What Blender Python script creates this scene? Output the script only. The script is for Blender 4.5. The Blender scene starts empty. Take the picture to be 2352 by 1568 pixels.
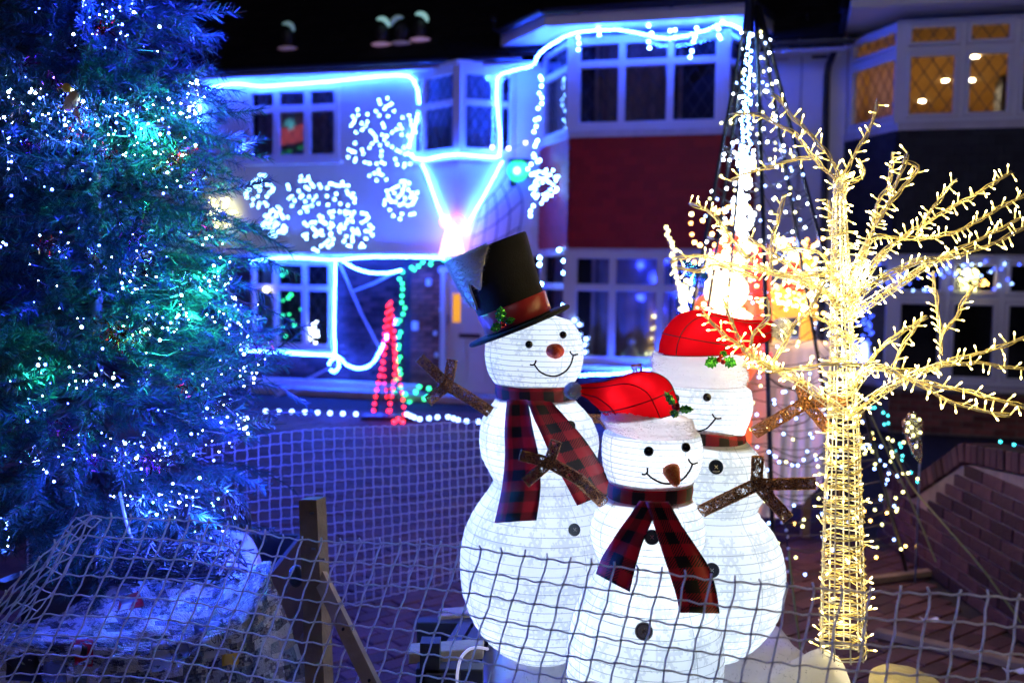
import bpy, math, random
from mathutils import Vector, Matrix, noise
C = bpy.context
SC = C.scene
COL = SC.collection
V = Vector
R = math.radians
rnd = random.Random(7)

# ------------------------------------------------------------------ camera
CAM_Z, TILT, ROLL, FQ = 1.75, R(3.8), R(0.8), 2286.7     # FQ: focal length in the 2352-wide measuring frame
Fw = V((0, math.cos(TILT), -math.sin(TILT)))
U0 = V((0, math.sin(TILT), math.cos(TILT)))
R0 = V((1, 0, 0))
Rt = R0 * math.cos(ROLL) + U0 * math.sin(ROLL)
Up = U0 * math.cos(ROLL) - R0 * math.sin(ROLL)
EYE = V((0, 0, CAM_Z))
cam = bpy.data.cameras.new('camera')
cam.lens, cam.sensor_width, cam.sensor_fit = 35.0, 36.0, 'HORIZONTAL'
cam.clip_start, cam.clip_end = 0.05, 400
cam.dof.use_dof = True
cam.dof.focus_distance = 3.0
cam.dof.aperture_fstop = 1.9
cam.dof.aperture_blades = 9
camo = bpy.data.objects.new('camera', cam)
COL.objects.link(camo)
m = Matrix((Rt, Up, -Fw)).transposed().to_4x4()
m.translation = EYE
camo.matrix_world = m
SC.camera = camo

# ------------------------------------------------------------------ night sky, front fill light, exposure
w = bpy.data.worlds.new('World')
SC.world = w
w.use_nodes = True
bg = w.node_tree.nodes['Background']
bg.inputs[0].default_value = (0.30, 0.32, 0.75, 1)
bg.inputs[1].default_value = 0.0022
front_fill = bpy.data.lights.new('front_fill', 'SUN')  # sun lamp added as front fill for unseen light behind the camera
front_fill.energy, front_fill.angle, front_fill.color = 0.17, R(12), (0.86, 0.76, 1.0)
front_fill_obj = bpy.data.objects.new('front_fill', front_fill)
COL.objects.link(front_fill_obj)
front_fill_obj.rotation_euler = V((0.12, 0.80, -0.42)).to_track_quat('-Z', 'Y').to_euler()
SC.view_settings.view_transform = 'Standard'
SC.view_settings.look = 'None'
SC.view_settings.exposure = 0.0
SC.view_settings.gamma = 1.0
SC.view_settings.use_curve_mapping = False
SC.cycles.use_denoising = True
SC.cycles.use_light_tree = True
SC.cycles.max_bounces = 6
SC.cycles.diffuse_bounces = 3
SC.cycles.glossy_bounces = 3
SC.cycles.transmission_bounces = 5
SC.cycles.transparent_max_bounces = 10
SC.cycles.sample_clamp_indirect = 2.5
SC.cycles.caustics_reflective = False
SC.cycles.caustics_refractive = False

# ------------------------------------------------------------------ measuring helpers
def ray(qx, qy):
    return Fw + Rt * ((qx - 1176) / FQ) + Up * ((784 - qy) / FQ)
def P(qx, qy, Y):
    r = ray(qx, qy)
    return EYE + r * (Y / r.y)
def PG(qx, qy, z=0.0):
    r = ray(qx, qy)
    return EYE + r * ((z - CAM_Z) / r.z)
# the terrace: s runs to the right along the facade, d comes out of it, z is height
A = R(16)
HU = V((math.cos(A), -math.sin(A), 0))
HN = V((-math.sin(A), -math.cos(A), 0))
HO = V((0, 13.6, 0))
UZ = V((0, 0, 1))
def W(s, d, z):
    return HO + HU * s + HN * d + UZ * z
def SZ(qx, qy, d):
    r = ray(qx, qy)
    t = (d - (EYE - HO).dot(HN)) / r.dot(HN)
    p = EYE + r * t - HO
    return p.dot(HU), p.z
def S(qx, d, qy=400):
    return SZ(qx, qy, d)[0]
def Z(qx, qy, d):
    return SZ(qx, qy, d)[1]
def HP(qx, qy, d):
    s, z = SZ(qx, qy, d)
    return W(s, d, z)

# ------------------------------------------------------------------ mesh collecting
class MB:
    def __init__(self):
        self.v, self.f, self.uv, self.mi, self.has_uv, self.cur = [], [], [], [], False, 0
    def face(self, idx, uv=None):
        self.f.append(idx)
        self.mi.append(self.cur)
        self.uv.append(uv)
        if uv: self.has_uv = True
    def pt(self, p):
        self.v.append((p[0], p[1], p[2]))
        return len(self.v) - 1
    def quad(self, a, b, c, d, uv=None):
        i = [self.pt(x) for x in (a, b, c, d)]
        self.face(i, uv)
    def tri(self, a, b, c):
        self.face([self.pt(x) for x in (a, b, c)])
    def obox(self, o, x, y, z, bev=0.0):
        """box: corner o, edge vectors x, y, z"""
        o, x, y, z = V(o), V(x), V(y), V(z)
        if bev <= 0:
            i = [self.pt(o + x * a + y * b + z * c) for c in (0, 1) for b in (0, 1) for a in (0, 1)]
            for q in ((0, 2, 3, 1), (4, 5, 7, 6), (0, 1, 5, 4), (2, 6, 7, 3), (0, 4, 6, 2), (1, 3, 7, 5)):
                self.face([i[k] for k in q])
        else:
            bx, by, bz = (x.normalized() * bev, y.normalized() * bev, z.normalized() * bev)
            ids = {}
            for a in (0, 1):
                for b in (0, 1):
                    for c in (0, 1):
                        p = o + x * a + y * b + z * c
                        sx, sy, sz = (bx if a == 0 else -bx), (by if b == 0 else -by), (bz if c == 0 else -bz)
                        ids[a, b, c, 0] = self.pt(p + sy + sz)
                        ids[a, b, c, 1] = self.pt(p + sx + sz)
                        ids[a, b, c, 2] = self.pt(p + sx + sy)
            for k in (0, 1):
                self.face([ids[k, 0, 0, 0], ids[k, 1, 0, 0], ids[k, 1, 1, 0], ids[k, 0, 1, 0]])
                self.face([ids[0, k, 0, 1], ids[1, k, 0, 1], ids[1, k, 1, 1], ids[0, k, 1, 1]])
                self.face([ids[0, 0, k, 2], ids[1, 0, k, 2], ids[1, 1, k, 2], ids[0, 1, k, 2]])
            for a in (0, 1):
                for b in (0, 1):
                    self.face([ids[a, b, 0, 0], ids[a, b, 1, 0], ids[a, b, 1, 1], ids[a, b, 0, 1]])
                    self.face([ids[a, 0, b, 0], ids[a, 1, b, 0], ids[a, 1, b, 2], ids[a, 0, b, 2]])
                    self.face([ids[0, a, b, 1], ids[1, a, b, 1], ids[1, a, b, 2], ids[0, a, b, 2]])
                    for c in (0, 1):
                        self.face([ids[a, b, c, 0], ids[a, b, c, 1], ids[a, b, c, 2]])
    def box(self, c, sx, sy, sz, bev=0.0):
        c = V(c)
        self.obox(c - V((sx / 2, sy / 2, sz / 2)), (sx, 0, 0), (0, sy, 0), (0, 0, sz), bev)
    def bar(self, a, b, wdt, dep, n=None):
        a, b = V(a), V(b)
        t = (b - a)
        n = V(n) if n is not None else V((0, -1, 0))
        side = t.cross(n).normalized()
        n2 = side.cross(t).normalized()
        self.obox(a - side * wdt / 2 - n2 * dep / 2, t, side * wdt, n2 * dep)
    def tube(self, pts, r, sides=5, caps=True, closed=False):
        pts = [V(p) for p in pts]
        n = len(pts)
        if n < 2: return
        rr = r if isinstance(r, (list, tuple)) else [r] * n
        t0 = (pts[1] - pts[0]).normalized()
        ref = V((0, 0, 1)) if abs(t0.z) < 0.9 else V((1, 0, 0))
        nn = t0.cross(ref).normalized()
        rings = []
        for i in range(n):
            if closed: t = pts[(i + 1) % n] - pts[i - 1]
            else: t = pts[min(i + 1, n - 1)] - pts[max(i - 1, 0)]
            if t.length < 1e-9: t = t0.copy()
            t.normalize()
            nn = nn - t * nn.dot(t)
            if nn.length < 1e-6: nn = t.cross(V((0.3, 0.5, 0.8)))
            nn.normalize()
            b = t.cross(nn)
            rings.append([self.pt(pts[i] + (nn * math.cos(2 * math.pi * k / sides) + b * math.sin(2 * math.pi * k / sides)) * rr[i]) for k in range(sides)])
        for i in range(n if closed else n - 1):
            a, b = rings[i], rings[(i + 1) % n]
            for k in range(sides):
                self.face([a[k], a[(k + 1) % sides], b[(k + 1) % sides], b[k]])
        if caps and not closed:
            self.face(rings[0][::-1])
            self.face(rings[-1])
    def rings(self, rgs, cap0=True, cap1=True, uvs=None, wrap=True):
        ids = [[self.pt(p) for p in r] for r in rgs]
        n = len(ids[0])
        for i in range(len(ids) - 1):
            for k in range(n if wrap else n - 1):
                k2 = (k + 1) % n
                uv = None
                if uvs:
                    uv = [uvs(i, k), uvs(i, k + 1), uvs(i + 1, k + 1), uvs(i + 1, k)]
                self.face([ids[i][k], ids[i][k2], ids[i + 1][k2], ids[i + 1][k]], uv)
        if cap0: self.face(ids[0][::-1], [(0, 0)] * n if uvs else None)
        if cap1: self.face(ids[-1], [(0, 0)] * n if uvs else None)
    def sphere(self, c, rx, ry=None, rz=None, seg=10, rg=6, rot=None):
        ry = ry or rx; rz = rz or rx
        c = V(c)
        def mp(v):
            v = V((v[0] * rx, v[1] * ry, v[2] * rz))
            if rot is not None: v = rot @ v
            return c + v
        rgs = []
        for i in range(1, rg):
            th = math.pi * i / rg
            rgs.append([mp((math.sin(th) * math.cos(2 * math.pi * k / seg), math.sin(th) * math.sin(2 * math.pi * k / seg), -math.cos(th))) for k in range(seg)])
        ids = [[self.pt(p) for p in r] for r in rgs]
        a, b = self.pt(mp((0, 0, -1))), self.pt(mp((0, 0, 1)))
        for i in range(len(ids) - 1):
            for k in range(seg):
                self.face([ids[i][k], ids[i][(k + 1) % seg], ids[i + 1][(k + 1) % seg], ids[i + 1][k]])
        for k in range(seg):
            self.face([a, ids[0][(k + 1) % seg], ids[0][k]])
            self.face([b, ids[-1][k], ids[-1][(k + 1) % seg]])
    def sheet(self, g, th, nrm=None, uvf=None):
        """thick sheet from a grid of points g[i][j]"""
        ni, nj = len(g), len(g[0])
        def nr(i, j):
            if nrm is not None: return nrm
            a = g[min(i + 1, ni - 1)][j] - g[max(i - 1, 0)][j]
            b = g[i][min(j + 1, nj - 1)] - g[i][max(j - 1, 0)]
            c = a.cross(b)
            return c.normalized() if c.length > 1e-9 else V((0, -1, 0))
        N = [[nr(i, j) for j in range(nj)] for i in range(ni)]
        f = [[self.pt(g[i][j] + N[i][j] * th / 2) for j in range(nj)] for i in range(ni)]
        b = [[self.pt(g[i][j] - N[i][j] * th / 2) for j in range(nj)] for i in range(ni)]
        uvf = uvf or (lambda i, j: (i / max(1, ni - 1), j / max(1, nj - 1)))
        for i in range(ni - 1):
            for j in range(nj - 1):
                uv = [uvf(i, j), uvf(i + 1, j), uvf(i + 1, j + 1), uvf(i, j + 1)]
                self.face([f[i][j], f[i + 1][j], f[i + 1][j + 1], f[i][j + 1]], uv)
                self.face([b[i][j], b[i][j + 1], b[i + 1][j + 1], b[i + 1][j]], [uv[0], uv[3], uv[2], uv[1]])
        for i in range(ni - 1):
            for j in (0, nj - 1):
                uv = [uvf(i, j), uvf(i + 1, j), uvf(i + 1, j), uvf(i, j)]
                self.face([f[i][j], b[i][j], b[i + 1][j], f[i + 1][j]], [uv[0], uv[0], uv[1], uv[1]])
        for j in range(nj - 1):
            for i in (0, ni - 1):
                self.face([f[i][j], f[i][j + 1], b[i][j + 1], b[i][j]], [uvf(i, j), uvf(i, j + 1), uvf(i, j + 1), uvf(i, j)])
    def mesh(self, name, mats, smooth=False):
        me = bpy.data.meshes.new(name)
        me.from_pydata(self.v, [], self.f)
        for mt in (mats if isinstance(mats, (list, tuple)) else [mats]):
            me.materials.append(mt)
        if self.has_uv:
            ul = me.uv_layers.new(name='UVMap').data
            k = 0
            buf = []
            for f, uv in zip(self.f, self.uv):
                for q in range(len(f)):
                    buf.extend(uv[q] if uv else (0, 0))
            ul.foreach_set('uv', buf)
        if any(self.mi): me.polygons.foreach_set('material_index', self.mi)
        if smooth: me.polygons.foreach_set('use_smooth', [True] * len(self.f))
        return me

INV = {}
def ob(name, mb, mats, parent=None, smooth=False, **props):
    """one mesh object, geometry in world coordinates"""
    me = mb.mesh(name, mats, smooth) if isinstance(mb, MB) else mb
    o = bpy.data.objects.new(name, me)
    COL.objects.link(o)
    if parent is not None:
        o.parent = parent
        o.matrix_parent_inverse = Matrix.Translation(-INV.get(parent.name, V((0, 0, 0))))
        INV[o.name] = V((0, 0, 0))
    for k, v_ in props.items(): o[k] = v_
    return o
def thing(name, label, cat, loc, group=None):
    o = bpy.data.objects.new(name, None)
    COL.objects.link(o)
    o.location = loc
    o.empty_display_size = 0.1
    INV[o.name] = V(loc)
    o['label'] = label; o['category'] = cat
    if group: o['group'] = group
    return o
def tag(o, label, cat, group=None):
    o['label'] = label; o['category'] = cat
    if group: o['group'] = group
    return o
def inst(name, me, parent, loc, rot=None, scale=1.0):
    o = bpy.data.objects.new(name, me)
    COL.objects.link(o)
    if parent is not None:
        o.parent = parent
        o.matrix_parent_inverse = Matrix.Translation(-INV.get(parent.name, V((0, 0, 0))))
    o.location = loc
    if rot is not None:
        o.rotation_mode = 'QUATERNION'
        o.rotation_quaternion = rot
    o.scale = (scale,) * 3 if not isinstance(scale, (tuple, list)) else scale
    return o
def lamp(parent, loc, power, color, size=0.03, name='lamp'):
    l = bpy.data.lights.new(name, 'POINT')
    l.energy, l.color, l.shadow_soft_size = power, color, size
    o = bpy.data.objects.new(name, l)
    COL.objects.link(o)
    if parent is not None:
        o.parent = parent
        o.matrix_parent_inverse = Matrix.Translation(-INV.get(parent.name, V((0, 0, 0))))
    o.location = loc
    return o
def struct(o, kind='structure'):
    o['kind'] = kind
    return o

def smooth_path(pts, n=8):
    """Catmull-Rom through pts"""
    pts = [V(p) for p in pts]
    if len(pts) < 3:
        return [pts[0].lerp(pts[-1], i / n) for i in range(n + 1)]
    out = []
    for i in range(len(pts) - 1):
        p0 = pts[max(i - 1, 0)]; p1 = pts[i]; p2 = pts[i + 1]; p3 = pts[min(i + 2, len(pts) - 1)]
        for k in range(n):
            t = k / n
            out.append(0.5 * ((2 * p1) + (p2 - p0) * t + (2 * p0 - 5 * p1 + 4 * p2 - p3) * t * t + (3 * p1 - p0 - 3 * p2 + p3) * t ** 3))
    out.append(pts[-1])
    return out
def along(path, step):
    """points every step metres with tangents"""
    res, acc, nxt = [], 0.0, 0.0
    for a, b in zip(path, path[1:]):
        L = (b - a).length
        while L > 0 and nxt <= acc + L:
            t = (nxt - acc) / L
            res.append((a.lerp(b, t), (b - a).normalized()))
            nxt += step
        acc += L
    return res
def lerp(a, b, t): return a + (b - a) * t
def interp(x, xs, ys):
    if x <= xs[0]: return ys[0]
    for i in range(len(xs) - 1):
        if x <= xs[i + 1]:
            return lerp(ys[i], ys[i + 1], (x - xs[i]) / (xs[i + 1] - xs[i]))
    return ys[-1]

# ------------------------------------------------------------------ materials
def nodes(name):
    m = bpy.data.materials.new(name)
    m.use_nodes = True
    nt = m.node_tree
    return m, nt, nt.nodes['Principled BSDF']
def mat(name, col, rough=0.6, spec=0.4, metal=0.0, var=0.0, vscale=8.0, bump=0.0, bscale=40.0, obj_var=0.0, isl=False, emis=None, estr=0.0, sheen=0.0):
    m, nt, b = nodes(name)
    N, L = nt.nodes, nt.links
    b.inputs['Roughness'].default_value = rough
    b.inputs['Specular IOR Level'].default_value = spec
    b.inputs['Metallic'].default_value = metal
    b.inputs['Base Color'].default_value = (*col, 1)
    if sheen: b.inputs['Sheen Weight'].default_value = sheen
    tc = N.new('ShaderNodeTexCoord')
    cur = None
    if var > 0:
        n = N.new('ShaderNodeTexNoise'); n.inputs['Scale'].default_value = vscale; n.inputs['Detail'].default_value = 5
        L.new(tc.outputs['Object'], n.inputs['Vector'])
        hs = N.new('ShaderNodeHueSaturation'); hs.inputs['Color'].default_value = (*col, 1)
        mr = N.new('ShaderNodeMapRange'); mr.inputs[3].default_value = 1 - var; mr.inputs[4].default_value = 1 + var
        mr.inputs[1].default_value = 0.25; mr.inputs[2].default_value = 0.75
        L.new(n.outputs['Fac'], mr.inputs[0]); L.new(mr.outputs[0], hs.inputs['Value'])
        cur = hs.outputs['Color']
        mr2 = N.new('ShaderNodeMapRange'); mr2.inputs[3].default_value = max(0.05, rough - 0.12); mr2.inputs[4].default_value = min(1, rough + 0.12)
        L.new(n.outputs['Fac'], mr2.inputs[0]); L.new(mr2.outputs[0], b.inputs['Roughness'])
    if obj_var > 0:
        oi = N.new('ShaderNodeObjectInfo')
        hs2 = N.new('ShaderNodeHueSaturation')
        if cur is None: hs2.inputs['Color'].default_value = (*col, 1)
        else: L.new(cur, hs2.inputs['Color'])
        mr3 = N.new('ShaderNodeMapRange'); mr3.inputs[3].default_value = 1 - obj_var; mr3.inputs[4].default_value = 1 + obj_var
        L.new((N.new('ShaderNodeNewGeometry').outputs['Random Per Island'] if isl else oi.outputs['Random']), mr3.inputs[0]); L.new(mr3.outputs[0], hs2.inputs['Value'])
        cur = hs2.outputs['Color']
    if cur is not None: L.new(cur, b.inputs['Base Color'])
    if bump > 0:
        n2 = N.new('ShaderNodeTexNoise'); n2.inputs['Scale'].default_value = bscale; n2.inputs['Detail'].default_value = 6
        L.new(tc.outputs['Object'], n2.inputs['Vector'])
        bp = N.new('ShaderNodeBump'); bp.inputs['Strength'].default_value = bump; bp.inputs['Distance'].default_value = 0.01
        L.new(n2.outputs['Fac'], bp.inputs['Height']); L.new(bp.outputs[0], b.inputs['Normal'])
    if emis is not None:
        b.inputs['Emission Color'].default_value = (*emis, 1); b.inputs['Emission Strength'].default_value = estr
    return m
def glow(name, col, s, base=(0.8, 0.8, 0.8), sample=True):
    m, nt, b = nodes(name)
    b.inputs['Base Color'].default_value = (*base, 1)
    b.inputs['Roughness'].default_value = 0.3
    b.inputs['Emission Color'].default_value = (*col, 1)
    b.inputs['Emission Strength'].default_value = s
    if not sample: m.cycles.emission_sampling = 'NONE'
    return m
def sparkle(name, col, col2, rough=0.25, scale=400, metal=0.7, dens=0.5):
    """glitter: tiny voronoi flakes with random tint and tilt"""
    m, nt, b = nodes(name)
    N, L = nt.nodes, nt.links
    tc = N.new('ShaderNodeTexCoord')
    v = N.new('ShaderNodeTexVoronoi'); v.inputs['Scale'].default_value = scale
    L.new(tc.outputs['Object'], v.inputs['Vector'])
    rp = N.new('ShaderNodeValToRGB')
    rp.color_ramp.elements[0].position = dens; rp.color_ramp.elements[0].color = (*col, 1)
    rp.color_ramp.elements[1].position = min(1, dens + 0.4); rp.color_ramp.elements[1].color = (*col2, 1)
    sx = N.new('ShaderNodeSeparateColor'); L.new(v.outputs['Color'], sx.inputs[0])
    L.new(sx.outputs[0], rp.inputs[0]); L.new(rp.outputs[0], b.inputs['Base Color'])
    b.inputs['Metallic'].default_value = metal; b.inputs['Roughness'].default_value = rough
    nm = N.new('ShaderNodeVectorMath'); nm.operation = 'SUBTRACT'; nm.inputs[1].default_value = (0.5, 0.5, 0.5)
    L.new(v.outputs['Color'], nm.inputs[0])
    sc = N.new('ShaderNodeVectorMath'); sc.operation = 'SCALE'; sc.inputs['Scale'].default_value = 0.9
    L.new(nm.outputs[0], sc.inputs[0])
    ge = N.new('ShaderNodeNewGeometry')
    ad = N.new('ShaderNodeVectorMath'); ad.operation = 'ADD'
    L.new(ge.outputs['Normal'], ad.inputs[0]); L.new(sc.outputs[0], ad.inputs[1])
    no = N.new('ShaderNodeVectorMath'); no.operation = 'NORMALIZE'; L.new(ad.outputs[0], no.inputs[0])
    L.new(no.outputs[0], b.inputs['Normal'])
    return m
def glass(name, tint=(0.9, 0.92, 0.95), refl=0.14):
    m = bpy.data.materials.new(name); m.use_nodes = True
    nt = m.node_tree; N, L = nt.nodes, nt.links
    N.remove(N['Principled BSDF'])
    out = N['Material Output']
    t = N.new('ShaderNodeBsdfTransparent'); t.inputs[0].default_value = (*tint, 1)
    g = N.new('ShaderNodeBsdfGlossy'); g.inputs['Roughness'].default_value = 0.06; g.inputs[0].default_value = (0.9, 0.9, 0.9, 1)
    x = N.new('ShaderNodeMixShader'); x.inputs[0].default_value = refl
    L.new(t.outputs[0], x.inputs[1]); L.new(g.outputs[0], x.inputs[2]); L.new(x.outputs[0], out.inputs[0])
    return m
def cloth_glow(name, dif, trn, mix=0.6, pattern=False, sheen=0.0):
    """thin fabric that lets the lamp inside shine through"""
    m = bpy.data.materials.new(name); m.use_nodes = True
    nt = m.node_tree; N, L = nt.nodes, nt.links
    N.remove(N['Principled BSDF'])
    out = N['Material Output']
    d = N.new('ShaderNodeBsdfDiffuse'); d.inputs[0].default_value = (*dif, 1)
    t = N.new('ShaderNodeBsdfTranslucent'); t.inputs[0].default_value = (*trn, 1)
    x = N.new('ShaderNodeMixShader'); x.inputs[0].default_value = mix
    L.new(d.outputs[0], x.inputs[1]); L.new(t.outputs[0], x.inputs[2]); L.new(x.outputs[0], out.inputs[0])
    if pattern:
        uv = N.new('ShaderNodeTexCoord')
        def math_(op, a, b=None, c=None):
            n = N.new('ShaderNodeMath'); n.operation = op
            for i, q in enumerate((a, b, c)):
                if q is None: continue
                if isinstance(q, (int, float)): n.inputs[i].default_value = q
                else: L.new(q, n.inputs[i])
            return n.outputs[0]
        def flakes(scale, rad, off):
            mp = N.new('ShaderNodeMapping'); mp.inputs['Location'].default_value = off
            L.new(uv.outputs['UV'], mp.inputs[0])
            vo = N.new('ShaderNodeTexVoronoi'); vo.voronoi_dimensions = '2D'; vo.inputs['Scale'].default_value = scale; vo.inputs['Randomness'].default_value = 0.45
            L.new(mp.outputs[0], vo.inputs['Vector'])
            sb = N.new('ShaderNodeVectorMath'); sb.operation = 'SUBTRACT'
            L.new(mp.outputs[0], sb.inputs[0]); L.new(vo.outputs['Position'], sb.inputs[1])
            sp = N.new('ShaderNodeSeparateXYZ'); L.new(sb.outputs[0], sp.inputs[0])
            r = vo.outputs['Distance']
            r = math_('DIVIDE', r, scale)
            ln = N.new('ShaderNodeVectorMath'); ln.operation = 'LENGTH'; L.new(sb.outputs[0], ln.inputs[0])
            r = ln.outputs['Value']
            th = math_('ARCTAN2', sp.outputs[1], sp.outputs[0])
            s3 = math_('ABSOLUTE', math_('SINE', math_('MULTIPLY', th, 3.0)))
            perp = math_('MULTIPLY', math_('MULTIPLY', s3, r), 0.3333)
            spoke = math_('LESS_THAN', perp, rad * 0.085)
            inn = math_('LESS_THAN', r, rad)
            a = math_('MULTIPLY', spoke, inn)
            # side twigs: chevrons on each spoke
            fr = math_('FRACT', math_('ADD', math_('MULTIPLY', r, 3.2 / rad), math_('MULTIPLY', perp, -3.4 / rad)))
            tw = math_('MULTIPLY', math_('LESS_THAN', fr, 0.3), math_('LESS_THAN', perp, rad * 0.2))
            b = math_('MULTIPLY', math_('MULTIPLY', tw, inn), math_('GREATER_THAN', r, rad * 0.25))
            return math_('MAXIMUM', a, b)
        k1 = flakes(8.0, 0.054, (0, 0, 0))
        dots = N.new('ShaderNodeTexVoronoi'); dots.voronoi_dimensions = '2D'; dots.inputs['Scale'].default_value = 24
        L.new(uv.outputs['UV'], dots.inputs['Vector'])
        kd = math_('LESS_THAN', dots.outputs['Distance'], 0.09)
        k = math_('MAXIMUM', k1, kd)
        nz = N.new('ShaderNodeTexNoise'); nz.inputs['Scale'].default_value = 7; nz.inputs['Detail'].default_value = 4
        L.new(uv.outputs['UV'], nz.inputs['Vector'])
        k = math_('ADD', math_('MULTIPLY', k, 0.24), math_('MULTIPLY', nz.outputs['Fac'], 0.10))
        mx = N.new('ShaderNodeMix'); mx.data_type = 'RGBA'
        mx.inputs[6].default_value = (*trn, 1); mx.inputs[7].default_value = (trn[0] * 0.05, trn[1] * 0.1, trn[2] * 0.16, 1)
        L.new(k, mx.inputs[0]); L.new(mx.outputs[2], t.inputs[0])
        mx2 = N.new('ShaderNodeMix'); mx2.data_type = 'RGBA'
        mx2.inputs[6].default_value = (*dif, 1); mx2.inputs[7].default_value = (0.35, 0.4, 0.45, 1)
        L.new(k, mx2.inputs[0]); L.new(mx2.outputs[2], d.inputs[0])
    return m
def plaid(name):
    m, nt, b = nodes(name)
    N, L = nt.nodes, nt.links
    uv = N.new('ShaderNodeTexCoord')
    sp = N.new('ShaderNodeSeparateXYZ'); L.new(uv.outputs['UV'], sp.inputs[0])
    def math_(op, a, b_=None):
        n = N.new('ShaderNodeMath'); n.operation = op
        for i, q in enumerate((a, b_)):
            if q is None: continue
            if isinstance(q, (int, float)): n.inputs[i].default_value = q
            else: L.new(q, n.inputs[i])
        return n.outputs[0]
    cw = 0.074
    gu = math_('GREATER_THAN', math_('FRACT', math_('DIVIDE', math_('ADD', sp.outputs[0], 0.011), cw)), 0.5)
    gv = math_('GREATER_THAN', math_('FRACT', math_('DIVIDE', math_('ADD', sp.outputs[1], 0.02), cw)), 0.5)
    hat = math_('GREATER_THAN', math_('FRACT', math_('DIVIDE', math_('ADD', sp.outputs[0], sp.outputs[1]), 0.0085)), 0.5)
    both = math_('MULTIPLY', gu, gv)
    one = math_('SUBTRACT', math_('MAXIMUM', gu, gv), both)
    dark = math_('MAXIMUM', both, math_('MULTIPLY', one, hat))
    mx = N.new('ShaderNodeMix'); mx.data_type = 'RGBA'
    mx.inputs[6].default_value = (0.50, 0.012, 0.035, 1); mx.inputs[7].default_value = (0.018, 0.010, 0.016, 1)
    L.new(dark, mx.inputs[0]); L.new(mx.outputs[2], b.inputs['Base Color'])
    b.inputs['Roughness'].default_value = 0.55
    b.inputs['Sheen Weight'].default_value = 0.15
    out = N['Material Output']
    tr = N.new('ShaderNodeBsdfTranslucent'); L.new(mx.outputs[2], tr.inputs[0])
    xs = N.new('ShaderNodeMixShader'); xs.inputs[0].default_value = 0.45
    L.new(b.outputs[0], xs.inputs[1]); L.new(tr.outputs[0], xs.inputs[2]); L.new(xs.outputs[0], out.inputs[0])
    return m

M = {}
M['white_wall'] = mat('white_render', (0.72, 0.72, 0.72), 0.85, 0.2, var=0.10, vscale=1.3, bump=0.25, bscale=60)
M['upvc'] = mat('white_window_plastic', (0.78, 0.78, 0.78), 0.35, 0.4, var=0.04, vscale=3)
M['wood_white'] = mat('white_painted_wood', (0.66, 0.62, 0.60), 0.5, 0.35, var=0.12, vscale=6)
M['lead'] = mat('lead_strip', (0.05, 0.05, 0.05), 0.5, 0.4)
M['dark_room'] = mat('dark_room', (0.04, 0.035, 0.04), 0.9, 0.1, var=0.2)
M['warm_room'] = mat('warm_room_wall', (0.62, 0.43, 0.20), 0.9, 0.1, var=0.12, vscale=1.5)
M['lace'] = mat('grey_lace_curtain', (0.42, 0.42, 0.46), 0.9, 0.1, var=0.3, vscale=9)
M['curtain'] = mat('brown_curtain', (0.50, 0.36, 0.32), 0.85, 0.2, var=0.25, vscale=5)
M['glass'] = glass('window_glass')
M['gutter'] = mat('black_gutter_plastic', (0.015, 0.015, 0.018), 0.35, 0.5)
M['red_tile'] = mat('red_hung_tile', (0.40, 0.017, 0.014), 0.5, 0.3, var=0.25, vscale=2.5, obj_var=0.18, bump=0.2, bscale=50)
M['dark_tile'] = mat('charcoal_hung_tile', (0.028, 0.029, 0.033), 0.65, 0.3, var=0.2, vscale=9, obj_var=0.25, bump=0.2, bscale=50)
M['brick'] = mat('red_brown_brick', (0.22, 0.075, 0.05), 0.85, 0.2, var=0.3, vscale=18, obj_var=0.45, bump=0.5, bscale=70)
M['brick_dark'] = mat('dark_brown_brick', (0.058, 0.026, 0.022), 0.85, 0.2, var=0.45, vscale=7, obj_var=0.6, bump=0.6, bscale=60)  # dark brown tone, uneven within and between bricks
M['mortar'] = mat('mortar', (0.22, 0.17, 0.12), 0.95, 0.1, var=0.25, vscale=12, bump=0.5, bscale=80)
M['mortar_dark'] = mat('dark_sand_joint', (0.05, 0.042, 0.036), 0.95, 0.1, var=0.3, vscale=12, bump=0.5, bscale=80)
M['paver'] = mat('brick_paver', (0.10, 0.042, 0.034), 0.7, 0.35, var=0.35, vscale=9, obj_var=0.4, bump=0.5, bscale=60)
M['paving'] = mat('brick_paving', (0.10, 0.042, 0.034), 0.7, 0.35, var=0.35, vscale=9, obj_var=0.4, isl=True, bump=0.5, bscale=60)
M['roof'] = mat('dark_roof_tiles', (0.010, 0.009, 0.009), 0.8, 0.2, var=0.35, vscale=6, obj_var=0.3, isl=True, bump=0.4, bscale=30)
M['concrete'] = mat('pale_concrete', (0.42, 0.41, 0.40), 0.8, 0.25, var=0.2, vscale=3, bump=0.4, bscale=40)
M['door'] = mat('white_door', (0.62, 0.60, 0.60), 0.4, 0.4, var=0.04)
M['amber'] = glow('amber_door_glass', (1.0, 0.42, 0.03), 0.9, base=(0.5, 0.25, 0.02))
M['black'] = mat('black_plastic', (0.012, 0.012, 0.014), 0.35, 0.5)
M['wire'] = mat('dark_cable', (0.012, 0.014, 0.016), 0.4, 0.5)
M['clear_cable'] = mat('clear_rope_tube', (0.75, 0.78, 0.82), 0.25, 0.5)
M['cream_cable'] = mat('cream_cable', (0.88, 0.72, 0.28), 0.3, 0.5)
M['white_metal'] = mat('white_painted_wire', (0.72, 0.70, 0.66), 0.4, 0.5)
M['steel'] = mat('steel_pole', (0.25, 0.26, 0.28), 0.3, 0.5, metal=0.9)
M['post'] = mat('rough_sawn_timber', (0.22, 0.145, 0.08), 0.75, 0.25, var=0.3, vscale=14, bump=0.4, bscale=60)
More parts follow.
